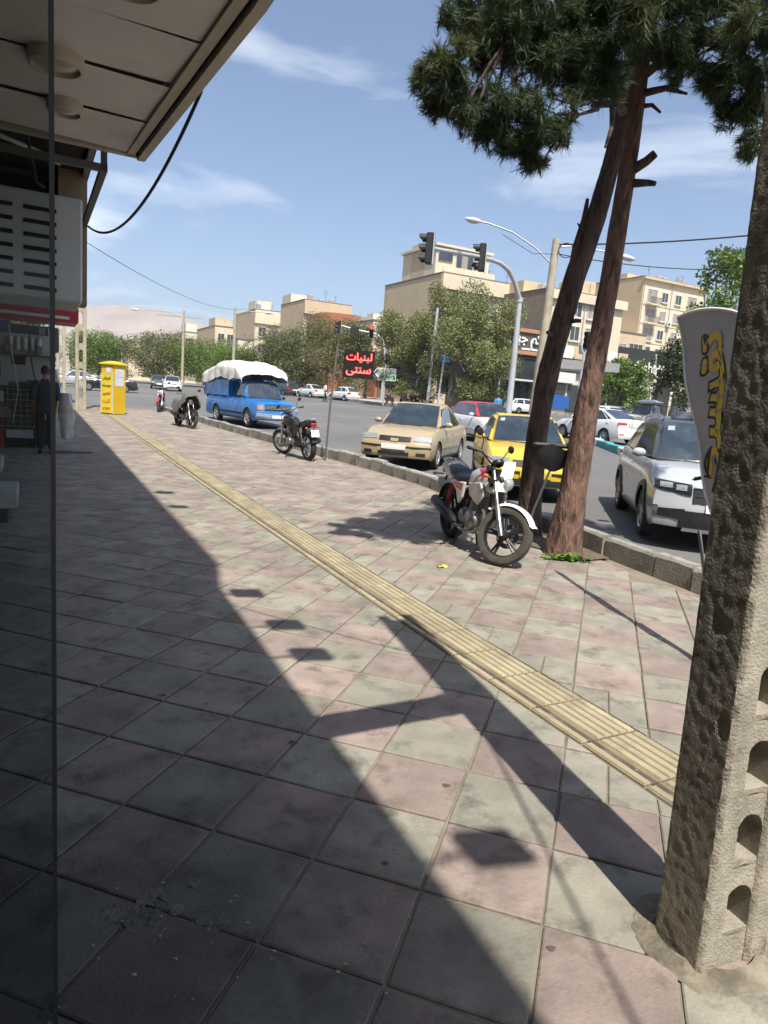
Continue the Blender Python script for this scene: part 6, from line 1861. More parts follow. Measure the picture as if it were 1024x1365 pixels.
edge_strip(-.072, -.028, -.012, .05, m_trim, 'edge_profile'); edge_strip(-.027, -.012, .004, .05, m_gap, 'edge_gap'); edge_strip(-.010, .035, -.03, .30, m_trim, 'fascia')
MB().b2(-.2, edge(4.69) + .03, S0 + 4.67, S0 + 4.72, ZC - .012, ZC + .28).build('end_fascia', m_trim, cano)
for s_, c_, r in ((3.55, .10, .115), (4.10, .155, .085), (2.70, .30, .115)):
    b = MB(); b.lathe([(r, .03), (r, -.028), (r * .96, -.045), (r * .86, -.048), (r * .82, -.03)], c=(c_ + cE, S0 + s_, ZC), axis='z', n=28)
    o = b.build('ceiling_light', m_trim, cano, smooth=True)
    MB().lathe([(r * .82, -.03), (r * .4, -.042), (.001, -.046)], c=(c_ + cE, S0 + s_, ZC), axis='z', n=28).build('light_lens', M('lens_glass', (.42, .40, .34), rough=.3, var=.2, vs=12), o, smooth=True)

# the building over the canopy and along the left
nb = thing('shop_building', 'shop building over the canopy at the left', 'building', WP(-8, -6), TH)
bz = nb.location.z
MB().prism([(0, 0), (6.30, 0), (6.63, 11.0), (0, 11.0)], lambda x, y: (x, y, 3.3 - bz), lambda x, y: (x, y, 6.2 - bz)).build('upper_wall', m_wallu, nb)
MB().b2(0, 6.36, 8.8, 33.5, 3.4 - bz, 9.5 - bz).build('upper_wall', m_wallu, nb)
MB().b2(0, 5.3, 12.55, 26.5, -.2, 3.35 - bz).build('lower_wall', M('shop_wall', (.075, .075, .078), rough=.6, var=.3, vs=1.5), nb)
MB().b2(6.20, 6.42, 14.6, 14.9, 2.25 - bz, 3.4 - bz).build('pilaster', M('brown_stone', (.24, .17, .11), rough=.8), nb)
m_bdark = M('shop_door_frame', (.045, .048, .05), rough=.4, var=.2)
MB().b2(0, 5.0, 0, 12.3, -.2, 3.0 - bz).build('lower_wall', m_bdark, nb)
# flood lamps along the cornice that drop the square shadows on the paving
m_lampb = M('flood_lamp', (.05, .05, .055), rough=.5)
lamp_proto = None
hx, hy = SUNV.x / SUNV.z, SUNV.y / SUNV.z
for k, (sx_, sy_, h, lab) in enumerate(((-1.06, 5.32, 5.6, 'second floodlight along the cornice'), (-.64, 4.63, 5.6, 'third floodlight along the cornice'), (-.40, 4.12, 5.6, 'fourth floodlight along the cornice'), (.50, 2.34, 5.4, 'nearest floodlight on the cornice'), (-3.25, 9.9, 7.4, 'floodlight on the taller wall, nearest the canopy'), (-2.72, 8.85, 7.4, 'floodlight on the taller wall, next along'))):
    q = Vector((sx_ + hx * h, sy_ + hy * h, h))
    s_, c_ = sc_of(q.x, q.y)
    o = thing('floodlight', 'square floodlight on an arm above the canopy, ' + lab, 'lamp', q, TH, 'floodlights above the canopy')
    MB().box(0, 0, 0, .26, .20, .07, rot=Matrix.Rotation(R(25), 3, 'Y')).build('housing', m_lampb, o, bevel=.01)
    wc = (.42 if h > 7 else .50)
    MB().cyl((wc - c_, 0, .02), (-.1, 0, .02), .014, n=6).build('arm', m_lampb, o)

# what hangs and stands along the shop front, seen through the glass
m_cab = M('white_cabinet', (.50, .52, .51), rough=.5, var=.08, vs=3)
m_slot = M('slot_black', (.012, .012, .012), rough=.8)
# cage of black angle iron with the cooler under it
cg = thing('equipment_cage', 'dark iron cage with fans and pipes hung below the canopy end', 'cage', WP(4.8, -1.3), TH)
gz_c = cg.location.z
zt_, zb_ = 3.30 - gz_c, 2.92 - gz_c
b = MB()
for y_ in (.02, 2.1):
    for z_ in (zb_, zt_): b.b2(-.6, 1.72, y_ - .02, y_ + .02, z_ - .02, z_ + .02)
for x_ in (-.6, .3, 1.0, 1.70):
    for z_ in (zb_, zt_): b.b2(x_ - .02, x_ + .02, .0, 2.12, z_ - .021, z_ + .021)
    for y_ in (.02, 2.1): b.b2(x_ - .018, x_ + .018, y_ - .018, y_ + .018, zb_, zt_)
b.build('angle_iron', m_rail, cg)
MB().b2(-.6, 1.74, .04, 2.1, zt_ + .022, zt_ + .06).build('cage_roof', m_gap, cg); MB().b2(-.6, 1.68, 2.11, 2.13, zb_ - .3, zt_).build('back_sheet', m_gap, cg)
b = MB(); b.lathe([(.001, 0), (.16, 0), (.17, .06), (.17, .26), (.10, .30)], c=(.75, .9, zb_ + .02), axis='z', n=20); b.build('fan_motor', m_dark, cg, smooth=True)
MB().b2(.55, .95, .65, 1.1, zb_ - .02, zb_ + .12).build('motor_bracket', m_cab, cg)
b = MB(); b.tube([(1.05, .3, zt_), (1.1, .5, zb_ + .2), (1.35, .9, zb_ + .25), (1.5, 1.6, zt_)], .016, 6); b.build('pipe', m_cab, cg, smooth=True)
b = MB(); b.tube([(1.25, .4, zt_), (1.33, .7, zb_), (1.38, .8, zb_ - .0)], .012, 6); b.build('hose', m_dark, cg, smooth=True)
# white cooler with slotted front
co = thing('air_cooler', 'white slotted air cooler cabinet hung under the iron cage', 'cooler', WP(5.15, -.75, 2.14), TH)
MB().b2(0, 1.05, 0, .75, 0, .66).build('cabinet', m_cab, co, bevel=.012)
for r in range(7):
    for x_ in (.30, .55, .80):
        MB().b2(x_ - .095, x_ + .095, -.006, .004, .05 + r * .082, .075 + r * .082).build('slot', m_slot, co)
b = MB(); b.tube([(.28, -.05, .72), (.05, -.06, .55), (-.2, -.05, .42)], .022, 6); b.build('bracket', m_rail, co)
# slanted white board and red shop sign farther along
sb = thing('white_fascia', 'slanted white fascia board above the red shop sign', 'sign', WP(10.2, -1.3, 2.62), TH)
MB().add([(0, 0, 0), (1.9, 0, 0), (1.9, .4, .42), (0, .4, .42), (0, .06, 0), (1.9, .06, 0), (1.9, .46, .42), (0, .46, .42)], [(0, 1, 2, 3), (4, 7, 6, 5), (0, 4, 5, 1), (1, 5, 6, 2), (2, 6, 7, 3), (3, 7, 4, 0)]).build('board', m_cab, sb)
m_rsign = M('red_sign', (.33, .015, .025), rough=.45, var=.08)
rs_ = thing('red_shop_sign', 'red shop sign box jutting out over the pavement at the left', 'sign', WP(14.0, -1.4, 2.55), TH)
MB().b2(0, 2.15, 0, 1.2, 0, .42).build('box', m_rsign, rs_, bevel=.01)
MB().b2(.9, 2.0, -.012, 0, .05, .10).build('stripe', m_cab, rs_)
# display wall with shelves
dw = thing('display_stand', 'grey display stand with screens, grid rack and cartons behind the man', 'stand', WP(16.3, -1.25), TH)
MB().b2(0, 1.65, 0, .25, 1.25, 2.35).build('panel', m_cab, dw); MB().b2(0, 1.65, .25, .3, 0, 2.55).build('back_board', m_bdark, dw)
for x0, x1, z0, z1, m_ in ((.86, 1.12, 1.72, 1.92, m_slot), (.35, .66, 1.45, 1.75, m_slot), (.80, 1.45, 1.27, 1.36, M('green_strip', (.02, .20, .13), rough=.5))):
    MB().b2(x0, x1, -.012, 0, z0, z1).build('screen', m_, dw)
for k in range(5): MB().cyl((.85 + k * .13, -.05, 2.02), (.85 + k * .13, -.05, 2.28), .045, n=10).build('bottle', m_whitep, dw, smooth=True)
b = MB()
for k in range(9): b.b2(.30 + k * .12, .31 + k * .12, -.02, -.01, .42, 1.22)
for k in range(8): b.b2(.30, 1.28, -.03, -.02, .44 + k * .11, .45 + k * .11)
tag(b.build('grid_rack', m_cab, dw), kind='stuff')
for k, (x0, z0, w_, h_, m_) in enumerate(((.3, .02, .42, .38, m_rsign), (.8, .02, .5, .2, m_slot), (.75, .22, .5, .16, m_cab))): MB().b2(x0, x0 + w_, -.25, .1, z0, z0 + h_).build('carton', m_, dw)
# hanging bags and tubes by the stand
m_bag = M('clear_bag', (.50, .50, .47), rough=.35, var=.25, vs=7)
for k, (s_, c_, z, h, w_, lab) in enumerate(((15.9, .62, .22, .95, .15, 'pale plastic bag hanging lowest beside the man'), (16.4, .42, 1.1, .55, .10, 'pale plastic bag hanging higher beside the man'))):
    b = MB(); rows_ = []
    for i in range(13):
        t = i / 12; r = w_ * (.25 + .75 * math.sin(math.pi * min(1, .12 + t * .75)) ** .6)
        rows_.append([((r + .035 * noise.noise(Vector((math.cos(a) * 2, math.sin(a) * 2, t * 5 + k)))) * math.cos(a) * (1 + .22 * math.sin(3 * a + i * .4)), (r * .7 + .03 * noise.noise(Vector((math.cos(a) * 3, i * .6, k)))) * math.sin(a), h * t) for a in [2 * math.pi * j / 14 for j in range(15)]])
    b.grid(rows_); b.add(rows_[0][:-1], [tuple(range(14))])
    tag(b.build('hanging_bag', m_bag, loc=WP(s_, c_, z), smooth=True), lab, 'bag')
tag(MB().b2(-.35, .35, -.12, .12, 0, .05).build('pallet_board', m_rail, loc=WP(15.2, .72), rz=TH), 'low dark board on the paving beside the man', 'board')
# stone ledges at the very left
m_marb = M('pale_marble', (.46, .455, .40), rough=.5, var=.2, vs=6, dirt=(.3, .29, .25), dirts=3)
for k, (s_, c_, z, lab) in enumerate(((8.3, -.62, .17, 'nearer pale stone ledge at the left edge'), (10.9, -.86, .20, 'farther pale stone ledge at the left edge'))):
    o = thing('stone_ledge', lab, 'ledge', WP(s_, c_), TH)
    MB().b2(-.5, .46, 0, .9, z, z + .17).build('slab', m_marb, o, bevel=.008); MB().b2(-.5, .36, .06, .86, 0, z).build('base', m_bdark, o)
# tinted glass leaf of the shop door that the picture is taken past
gd = thing('glass_door', 'tinted glass door leaf standing open at the left edge', 'door', WP(1.0, .026), TH)
m_tint = glassmat('tinted_glass', (.74, .77, .77), refl=.18)
MB().b2(-.95, -.006, -.004, .004, .01, 2.9).build('pane', m_tint, gd)
MB().b2(-.006, .0, -.005, .005, .01, 2.9).build('edge_strip', M('pane_edge', (.03, .034, .034), rough=.4), gd)
MB().b2(-1.0, .004, -.02, .02, -.04, .009).build('bottom_rail', m_rail, gd)
MB().b2(-.995, -.952, -.012, .012, .01, 2.9).build('hinge_stile', m_rail, gd)
# broken cement patch in the near paving
m_cem = M('crumbled_cement', (.115, .108, .095), rough=1, var=.5, vs=10, bump=1, bs=40, bd=.02, dirt=(.33, .31, .27), dirts=6, dpos=.63, detail=10)
b = MB(); NX, NY = 90, 70
hgt = {}
for j in range(NY + 1):
    for i in range(NX + 1):
        x_, y_ = -.60 + (i / NX - .5) * .50, 1.90 + (j / NY - .5) * .32
        r2 = ((i / NX - .5) * 2) ** 2 + ((j / NY - .5) * 2) ** 2
        n_ = noise.fractal(Vector((x_ * 11, y_ * 11, 4)), 1, 2.1, 5)
        hgt[i, j] = (x_, y_, .0045 * (n_ + .12 - .8 * r2) + .0012 * noise.noise(Vector((x_ * 90, y_ * 90, 0))))
ok = lambda i, j: hgt[i, j][2] > .0
idx = {}
def vid(i, j):
    if (i, j) not in idx:
        x_, y_, h_ = hgt[i, j]; idx[i, j] = len(b.v); b.v.append((x_, y_, gz(x_, y_) + .0005 + max(h_, 0)))
    return idx[i, j]
for j in range(NY):
    for i in range(NX):
        if sum(ok(i + a, j + c) for a in (0, 1) for c in (0, 1)) >= 2: b.f.append((vid(i, j), vid(i + 1, j), vid(i + 1, j + 1), vid(i, j + 1)))
tag(b.build('cement_patch', m_cem, sidewalk, smooth=True, ang=60, weld=False), label='crumbled cement over broken tiles', kind='stuff')
# small stones and litter
rl = random.Random(9)
b = MB()
for _ in range(240):
    s_, c_ = (rl.uniform(.6, 2.2), rl.gauss(.35, .35)) if rl.random() < .5 else (rl.uniform(1.0, 12), rl.uniform(.5, 5.2))
    p = WP(s_, c_, .002); r = rl.uniform(.002, .006)
    b.ell(p, (r * rl.uniform(1, 1.8), r, r * .7), 5, 3)
tag(b.build('grit', m_conc, sidewalk, weld=False), kind='stuff', label='scattered grit on the paving')

# cement skirt the pole stands in
b = MB(); rows_ = []
for i in range(15):
    r_ = i / 14; row = []
    for k in range(61):
        a = 2 * math.pi * k / 60
        R_ = (.13 + .075 * r_) * (1 + .22 * noise.noise(Vector((math.cos(a) * 1.6, math.sin(a) * 1.6, 8))) * r_ + .07 * noise.noise(Vector((math.cos(a) * 6, math.sin(a) * 6, 3))) * r_)
        x_, y_ = W2(1.19, 1.89); x_ += R_ * math.cos(a) * 1.15; y_ += R_ * math.sin(a)
        row.append((x_, y_, gz(x_, y_) + .022 * (1 - r_) ** 1.5 + .004 * noise.noise(Vector((x_ * 30, y_ * 30, 0))) * (1 - r_) + .0015 - .004 * (i == 14)))
    rows_.append(row)
tag(MB().grid(rows_).build('cement_skirt', M('skirt_cement', (.20, .175, .13), rough=1, var=.35, vs=9, bump=.8, bs=45, dirt=(.10, .085, .065), dirts=7, dpos=.5, world=True), sidewalk, smooth=True, ang=70, weld=False), label='rough cement skirt round the concrete pole')
# oil spots and flattened gum
for k, (x_, y_, r_) in enumerate(((.62, 1.86, .014), (.36, 2.72, .018), (-.35, 3.0, .02), (.1, 2.2, .012), (-1.1, 3.4, .02))):
    b = MB(); b.add([(r_ * (1 + .3 * math.sin(3 * a + k)) * math.cos(a), r_ * .8 * math.sin(a), 0) for a in [2 * math.pi * q / 14 for q in range(14)]], [tuple(range(14))])
    b.build('dark_spot', m_groove, sidewalk, loc=(x_, y_, gz(x_, y_) + .004))

# small goods crowding the stand
rg2 = random.Random(15)
goods = [M('goods_' + n_, c_, rough=.5) for n_, c_ in (('red', (.35, .03, .03)), ('white', (.55, .55, .53)), ('black', (.02, .02, .02)), ('blue', (.03, .08, .25)), ('grey', (.22, .22, .22)), ('yellow', (.5, .36, .05)))]
for k in range(26):
    x_ = rg2.uniform(.02, 1.5); z_ = rg2.choice((.62, .95, 1.30, 1.95, 2.36)); w_, h_ = rg2.uniform(.08, .2), rg2.uniform(.10, .24)
    MB().b2(x_, x_ + w_, -.20 + jit(.03), -.05, z_, z_ + h_).build('carton', rg2.choice(goods), dw)
for z_ in (.60, .93, 1.28, 1.93): MB().b2(-.02, 1.68, -.24, .0, z_ - .025, z_).build('shelf', m_bdark, dw)
for k in range(5):
    x_ = .1 + k * .36
    MB().tube([(x_, -.26, 2.5), (x_ + .06, -.28, 1.9 - .2 * (k % 2)), (x_ + .16, -.27, 1.2), (x_ + .05, -.26, .5)], .012, 6).build('hose', m_dark if k % 2 else m_cab, dw, smooth=True)
# ================================================================== STREET FURNITURE
m_galv = M('grey_painted_steel', (.46, .47, .47), rough=.5, metal=.25, var=.12, vs=2)
m_blk = M('signal_black', (.014, .014, .015), rough=.55)
m_lens_r = M('lens_red', (.5, .02, .02), rough=.3, emit=((1, .06, .05), 2.2)); m_lens_o = M('lens_off', (.03, .025, .02), rough=.3)
m_polec = M('pale_concrete_pole', (.38, .335, .25), rough=.95, var=.2, vs=2.5, bump=.5, bs=12, dirt=(.27, .24, .18), dirts=1.5, dpos=.56)
def signal(parent_loc, ang, label, lit=None, h=1.15, group='traffic signal heads', parent=None, k=1.0):
    """head facing local +x"""
    o = bpy.data.objects.new('signal_head', None); COL.objects.link(o); o.parent = parent; o.location = parent_loc; o.rotation_euler = (0, 0, ang); o.empty_display_size = .1
    hd = MB().b2(-.16 * k, .12 * k, -.20 * k, .20 * k, -h / 2, h / 2).build('housing', m_blk, o, bevel=.03)
    MB().b2(-.20 * k, -.17 * k, -.24 * k, .24 * k, -h / 2 - .05, h / 2 + .05).build('backboard', m_galv, o)
    for i in range(3):
        z = h / 2 - h * (i + .5) / 3
        b = MB(); rows_ = []
        for x_ in (.12 * k, .42 * k):
            rows_.append([(x_ - (.12 * k if x_ > .2 and math.sin(a) < 0 else 0), .165 * k * math.cos(a), z + .165 * k * math.sin(a)) for a in [R(-50) + R(280) * q / 14 for q in range(15)]])
        b.grid(rows_); b.build('hood', m_blk, hd, smooth=True)
        b = MB(); b.lathe([(.15 * k, .121 * k), (.08 * k, .14 * k), (.001, .145 * k)], c=(0, 0, z), axis='x', n=16); b.build('lens', m_lens_r if lit == i else m_lens_o, hd, smooth=True)
    return o
# near traffic light with a long arm
px_, py_ = 5.75, 34.0
zb_ = gz(px_, py_) + ROAD
tl = thing('traffic_light', 'tall grey traffic light mast with two black signal heads on its arm', 'traffic light', (px_, py_, zb_))
O = tl.location
pb_ = lambda x, y, z: Vector((x, y, z)) - O
MB().tube([pb_(5.75, 34, zb_), pb_(5.75, 34, zb_ + .05), pb_(5.75, 34, 4.0), pb_(5.73, 34, 6.78)], [.17, .16, .14, .12], 14).build('mast', m_galv, tl, smooth=True)
MB().tube([pb_(5.73, 34, 6.78), pb_(5.34, 33.7, 7.54), pb_(4.94, 33.3, 7.98), pb_(4.46, 32.8, 8.16), pb_(3.9, 32.0, 8.12), pb_(3.4, 31.2, 8.03), pb_(1.11, 28.0, 7.57)], [.115, .11, .105, .10, .095, .09, .07], 12).build('arm', m_galv, tl, smooth=True)
MB().lathe([(.15, 0), (.15, .22)], c=pb_(5.73, 34, 6.68), axis='z', n=14).build('collar', m_galv, tl)
sa = R(172)
signal(pb_(.97, 27.9, 7.53), sa, '', parent=tl); signal(pb_(3.40, 31.1, 8.0), sa, '', parent=tl)
# far traffic light with its red lamp lit
x0, y0 = -1.25, 76.5; z0 = gz(x0, y0)
t2 = thing('traffic_light', 'far traffic light mast with a lit red lamp, above the green road sign', 'traffic light', (x0, y0, z0))
MB().tube([(0, 0, 0), (.0, 0, 5.4), (-.3, 0, 6.6), (-1.0, 0, 7.2), (-3.4, 0, 7.5), (-5.4, 0, 7.9)], [.13, .12, .11, .10, .09, .08], 10).build('mast', m_galv, t2, smooth=True)
signal((-1.6, -.3, 7.35), R(-90), '', lit=0, parent=t2, k=1.1, h=1.3); signal((-5.2, -.3, 7.6), R(200), '', parent=t2, k=1.1, h=1.3)
MB().b2(-3.9, -3.0, -.25, -.05, 7.0, 7.8).build('countdown_box', m_blk, t2)
# third head between the trunks
x0, y0 = 13.2, 49.0; z0 = gz(x0, y0)
t3 = thing('traffic_light', 'slim traffic light between the two pine trunks', 'traffic light', (x0, y0, z0))
MB().tube([(0, 0, 0), (0, 0, 5.6)], .08, 10).build('mast', m_galv, t3, smooth=True); signal((-.05, -.3, 5.7), R(-120), '', parent=t3)
# street lamp on a leaning concrete pole
x0, y0 = 5.95, 29.0; z0 = gz(x0, y0) + ROAD
lp_ = thing('street_lamp', 'leaning pale concrete lamp pole with two lamp arms beside the left pine trunk', 'street lamp', (x0, y0, z0))
q = lambda x, y, z: (x - x0, y - y0, z - z0)
MB().tube([q(5.95, 29, z0), q(6.04, 29, 4.4), q(6.11, 29, 8.5)], [.23, .19, .145], 12).build('pole', m_polec, lp_, smooth=True)
def lamp_arm(pts, r=.035):
    a_ = MB().tube([q(*p) for p in pts], r, 8).build('lamp_arm', m_galv, lp_, smooth=True)
    e, f = Vector(q(*pts[-1])), Vector(q(*pts[-2])); d = (e - f).normalized()
    rot = d.to_track_quat('X', 'Z').to_matrix()
    b = MB(); b.ell(e + d * .28, (.36, .15, .10), 14, 8, rot=rot); hd = b.build('lamp_head', m_whitep, a_, smooth=True)
    MB().ell(e + d * .30 + Vector((0, 0, -.06)), (.25, .12, .07), 12, 6, rot=rot).build('lamp_glass', m_lamp, hd, smooth=True)
lamp_arm([(5.98, 29, 7.55), (5.3, 29, 8.1), (4.3, 28.95, 8.62), (3.3, 28.9, 8.88), (2.95, 28.9, 8.92)])
lamp_arm([(6.08, 29, 8.2), (7.0, 29, 8.3), (8.2, 29, 8.15), (8.75, 29, 8.05)])
b = MB(); b.tube([Vector(q(6.15, 28.85, 8.05)) + Vector((.35 + .3 * math.cos(a), -.05, .28 * math.sin(a))) for a in [R(180) - R(420) * k / 24 for k in range(25)]], .02, 5); b.build('cable_loop', m_wire, lp_, smooth=True)
b = MB(); b.tube([q(6.05, 28.9, 7.9), q(5.2, 28.9, 7.85), q(3.9, 28.9, 8.5)], .012, 5); b.build('stay_wire', m_wire, lp_)
wire('overhead cable running right from the concrete lamp pole', (6.15, 29, 8.3), (16.5, 24.0, 8.9), .25, .028)
wire('second overhead cable lower down by the pine trunks', (6.1, 29, 7.95), (16.0, 30.0, 8.3), .3, .018)
wire('thin overhead cable from the left pole across the sky', WP(31.1, 1.8, 6.7), (-17.0, 78.0, 10.2), .9, .014)
wire('thick black cable drooping from the canopy corner to the far pole', WP(3.66, .74, 3.05), WP(6.65, .43, 2.90), .27, .009, n=28)
# left concrete poles
ladder_pole('concrete_pole', 'pale concrete ladder pole at the far left, beside the yellow booth', 31.1, 1.55, .42, .36, 9.2, .75, .4, .13, res=.12, rough=.006, mats=(m_polec, m_polec), hole_h=.5)
ladder_pole('concrete_pole', 'second concrete pole just behind the one by the yellow booth', 36.5, 1.0, .40, .34, 9.0, .75, .4, .13, res=.12, rough=.006, mats=(m_polec, m_polec), hole_h=.5)
o = thing('pedestrian_signal', 'black pedestrian signal on a thin white post at the far left', 'traffic light', WP(27.0, .55))
MB().cyl((0, 0, 0), (0, 0, 3.9), .06, n=10).build('post', m_galv, o, smooth=True); MB().b2(-.2, .22, -.2, .2, 2.15, 3.0).build('housing', m_blk, o, bevel=.03)
for z_ in (2.38, 2.78): MB().cyl((-.05, -.2, z_), (-.05, -.42, z_ + .02), .15, n=14).build('hood', m_blk, o, smooth=True)
# far lamp posts at the left
for k, (x_, y_, h, ax_, lab) in enumerate(((-27.6, 90, 9.6, -6, 'concrete post with a lamp arm among the left trees'), (-18.9, 81, 9.5, 3.6, 'post with a lamp arm right above the blue truck'))):
    z_ = gz(x_, y_)
    o = thing('lamp_post', lab, 'street lamp', (x_, y_, z_))
    MB().tube([(0, 0, 0), (0, 0, h)], [.2, .14], 8).build('post', m_polec, o, smooth=True)
    a_ = MB().tube([(0, 0, h - .8), (ax_ * .4, 0, h - .3), (ax_, 0, h - .35)], .05, 6).build('lamp_arm', m_galv, o, smooth=True)
    MB().ell((ax_ + .3 * (1 if ax_ > 0 else -1), 0, h - .36), (.55, .2, .14), 10, 6).build('lamp_head', m_whitep, a_, smooth=True)
    if k == 0: MB().b2(-3.6, 2.4, -.06, .06, h - .9, h - .75).build('cross_arm', m_polec, o)
# red lettered board on a thin post
m_board = M('led_board', (.012, .010, .010), rough=.5, var=.2)
m_led = M('red_tube', (.7, .05, .04), rough=.4, emit=((1, .05, .04), .9)); m_ledc = M('tube_core', (.8, .35, .3), rough=.4, emit=((1, .35, .28), .8))
x_, y_ = -1.42, 15.35; z_ = gz(x_, y_)
sg_ = thing('lettered_sign', 'black sign with red Persian letters on a thin dark post', 'sign', (x_, y_, z_))
MB().tube([(.0, 0, -.05), (.04, 0, 1.2), (.12, 0, 2.55)], .022, 8).build('post', m_rail, sg_, smooth=True)
bx_, bzz = .62, 2.18
rotb = (R(90), 0, R(-4))
o = MB().box(0, 0, 0, .68, .05, .60, rot=Matrix.Rotation(R(1), 3, 'Y')).build('board', m_board, sg_, loc=(bx_, -.02, bzz), rz=R(-4))
for nm, s_, zz_, w_ in (('lettering', 'لبنیات', .14, .58), ('lettering', 'سنتی', -.16, .56)):
    for mt, of, yy in ((m_led, .012, -.030), (m_ledc, -.006, -.036)):
        q_ = text_obj(nm, s_, .30, mt, o, (0, yy, zz_), (R(90), 0, 0), ext=.003, off=of, w=w_ if of > 0 else w_ * .965); q_['kind'] = 'stuff'
MB().cyl((.10, 0, 2.45), (bx_ - .3, 0, 2.42), .012, n=6).build('bracket', m_rail, sg_); MB().cyl((.09, 0, 1.97), (bx_ - .3, 0, 1.95), .012, n=6).build('bracket', m_rail, sg_)
# green and white road sign
x_, y_ = -.85, 62.0; z_ = gz(x_, y_)
rs2 = thing('road_sign', 'white and green arrow-shaped road sign on a grey post', 'sign', (x_, y_, z_), R(-6))
MB().cyl((0, 0.06, 0), (0, .06, 3.6), .08, n=10).build('post', m_galv, rs2, smooth=True)
bd2 = MB().prism([(-1.15, 2.72), (-.72, 2.18), (1.0, 2.18), (1.0, 3.28), (-.72, 3.28)], lambda x, z: (x, -.02, z), lambda x, z: (x, .02, z)).build('board', M('sign_white', (.66, .67, .66), rough=.45, var=.04), rs2)
m_green = M('sign_green', (.015, .22, .12), rough=.45)
MB().b2(-.55, .95, -.03, -.021, 2.26, 2.62).build('green_band', m_green, bd2)
for pts in ([(-1.0, 2.72), (-.62, 2.26)], [(-1.0, 2.72), (-.62, 3.2)]): MB().tube([(pts[0][0], -.03, pts[0][1]), (pts[1][0], -.03, pts[1][1])], .07, 4).build('arrow_stroke', m_black_ink, bd2)
text_obj('lettering', 'میدان', .3, m_black_ink, bd2, (.25, -.03, 2.95), (R(90), 0, 0), ext=.003, w=1.1)['kind'] = 'stuff'
text_obj('lettering', 'بلوار', .2, m_letter, bd2, (.2, -.04, 2.44), (R(90), 0, 0), ext=.003, w=1.0)['kind'] = 'stuff'
# other thin posts
for x_, y_, h, r, lean, lab in ((2.95, 58.5, 8.4, .14, .2, 'tall latticed grey post in front of the plane trees'), (3.75, 57.5, 4.9, .09, .25, 'short white post right of the latticed one')):
    z_ = gz(x_, y_) - .05
    o = thing('post', lab, 'post', (x_, y_, z_)); MB().tube([(0, 0, 0), (lean, 0, h)], [r, r * .8], 8).build('shaft', m_galv, o, smooth=True)
    MB().tube([(0, 0, -.01), (0, 0, .25)], r * 1.5, 8).build('foot', m_galv, o)
x_, y_ = 7.35, 27.6; z_ = gz(x_, y_) + ROAD
o = thing('direction_post', 'thin grey post with a forked top between the pine trunks', 'post', (x_, y_, z_))
MB().tube([(0, 0, 0), (.05, 0, 3.6)], .055, 8).build('shaft', m_galv, o, smooth=True)
for sg in (-1, 1): MB().tube([(.05, 0, 3.55), (.05 + sg * .10, 0, 3.72), (.05 + sg * .17, 0, 3.98)], .03, 6).build('fork', m_galv, o, smooth=True)
MB().b2(-1.2, 1.5, -.06, -.04, 2.95, 3.3).build('name_plate', M('plate_grey', (.26, .26, .26), rough=.5), o)
# yellow booth
m_yb = M('booth_yellow', (.66, .42, .012), rough=.5, var=.08, vs=2, dirt=(.5, .32, .03), dirts=2, dpos=.6); m_rlet = M('red_paint', (.42, .03, .02), rough=.6); m_poster = M('poster', (.62, .62, .66), rough=.6, var=.25, vs=9)
bo = thing('yellow_booth', 'yellow street booth with painted lettering at the end of the pavement', 'booth', WP(28.4, 2.75), R(66))
bo.scale = (.86, .86, .88)
MB().b2(-.36, .36, -.36, .36, .02, 2.12).build('cabin', m_yb, bo, bevel=.01)
MB().add([(-.43, -.43, 2.12), (.43, -.43, 2.12), (.43, .43, 2.12), (-.43, .43, 2.12), (-.43, -.43, 2.17), (.43, -.43, 2.17), (.43, .43, 2.17), (-.43, .43, 2.17), (-.12, -.12, 2.28), (.12, -.12, 2.28), (.12, .12, 2.28), (-.12, .12, 2.28)],
         [(0, 3, 2, 1), (0, 1, 5, 4), (1, 2, 6, 5), (2, 3, 7, 6), (3, 0, 4, 7), (4, 5, 9, 8), (5, 6, 10, 9), (6, 7, 11, 10), (7, 4, 8, 11), (8, 9, 10, 11)]).build('roof', m_yb, bo)
d_ = MB().b2(-.39, -.36, -.33, .33, .06, 1.72).build('lettered_panel', M('panel_yellow', (.70, .55, .03), rough=.5, var=.06), bo)
for k, (t_, w_) in enumerate((('فروش', .48), ('موسسه', .52), ('تعمیر', .50), ('کارت', .46), ('۲۴۷۷', .48))):
    text_obj('lettering', t_, .24, m_black_ink if k in (0, 1) else m_rlet, d_, (-.394, 0, 1.54 - k * .33), (R(90), 0, R(-90)), ext=.002, off=.006, w=w_)['kind'] = 'stuff'
fr_ = MB(); fr_.b2(-.395, -.36, -.35, -.33, .04, 1.74); fr_.b2(-.395, -.36, .33, .35, .04, 1.74); fr_.b2(-.395, -.36, -.33, .33, 1.72, 1.74); fr_.build('panel_frame', m_cab, d_)
for z0_, h_ in ((1.62, .34), (1.22, .38)): MB().b2(-.24, .26, -.368, -.36, z0_, z0_ + h_).build('poster', m_poster, bo)
MB().b2(-.368, -.36, -.25, .05, 1.78, 2.02).build('poster', m_poster, bo)
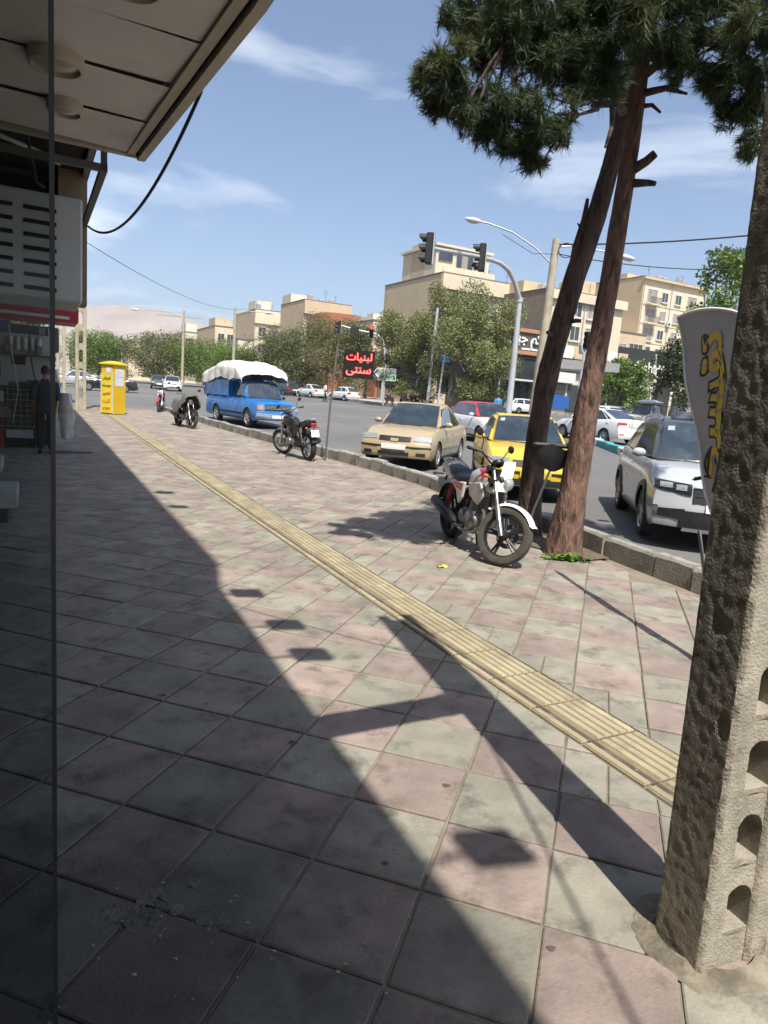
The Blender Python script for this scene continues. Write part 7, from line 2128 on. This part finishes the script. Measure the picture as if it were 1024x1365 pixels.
# shovel standing on its handle between the pines
x_, y_ = 1.66, 7.85; z_ = gz(x_, y_)
sv = thing('shovel', 'black plastic shovel leaning blade up between the two pine trunks', 'shovel', (x_, y_, z_))
MB().tube([(0, 0, .0), (.06, -.10, .45), (.17, -.28, 1.0)], .014, 8).build('handle', m_galv, sv, smooth=True)
rows_ = []
for j in range(9):
    v = j / 8
    rows_.append([(.17 + (u - .5) * (.46 + .02 * v), -.28 + .09 * (2 * u - 1) ** 2 - .05 * v, .94 + .25 * v + .03 * math.sin(u * 9 + v * 4)) for u in [k / 12 for k in range(13)]])
m_plast = M('black_plastic', (.02, .022, .022), rough=.5, var=.3, vs=6)
b = MB(); b.grid(rows_); b.grid([[(p[0], p[1] + .012, p[2]) for p in r] for r in rows_]); b.build('blade', m_plast, sv, smooth=True)
MB().box(.17, -.27, 1.20, .48, .07, .05).build('blade_lip', m_plast, sv, bevel=.02)

# ================================================================== AIR
hz_b = MB().b2(-4600, 4600, -250, 4200, -8, 460)
hz = hz_b.build('haze', bpy.data.materials.new('haze_air'))
tag(hz, kind='stuff')
hm = hz.data.materials[0]; hm.use_nodes = True
hm.node_tree.nodes.clear()
ho = N(hm.node_tree, 'ShaderNodeOutputMaterial'); hv = N(hm.node_tree, 'ShaderNodeVolumePrincipled')
hv.inputs['Color'].default_value = (.80, .87, 1.0, 1); hv.inputs['Density'].default_value = 1.6e-4; hv.inputs['Anisotropy'].default_value = .2
hm.cycles.homogeneous_volume = True
hm.node_tree.links.new(hv.outputs[0], ho.inputs['Volume'])

# ================================================================== groups of like things
GROUPS = {'pine_tree': 'pines at the kerb', 'plane_tree': 'plane trees before the tan block', 'street_tree': 'street trees across the crossing', 'apartment_block': 'apartment blocks across the crossing', 'low_house': 'low houses below the hills',
          'concrete_pole': 'concrete poles along the pavement', 'traffic_light': 'traffic lights of the crossing', 'lamp_post': 'far lamp posts', 'post': 'thin posts before the plane trees', 'stone_ledge': 'stone ledges at the shop', 'hanging_bag': 'bags hanging at the shop', 'cable': 'overhead cables', 'person': 'people in the street'}
for o in list(SCN.objects):
    if o.parent is None and 'label' in o and 'group' not in o:
        nm = o.name.split('.')[0]
        if nm in GROUPS: o['group'] = GROUPS[nm]
        elif o.get('category') == 'car': o['group'] = 'cars on the road and at the kerbs'
        elif o.get('category') == 'truck': o['group'] = 'pickup trucks'
        elif o.get('category') == 'motorcycle': o['group'] = 'motorcycles along the kerb'
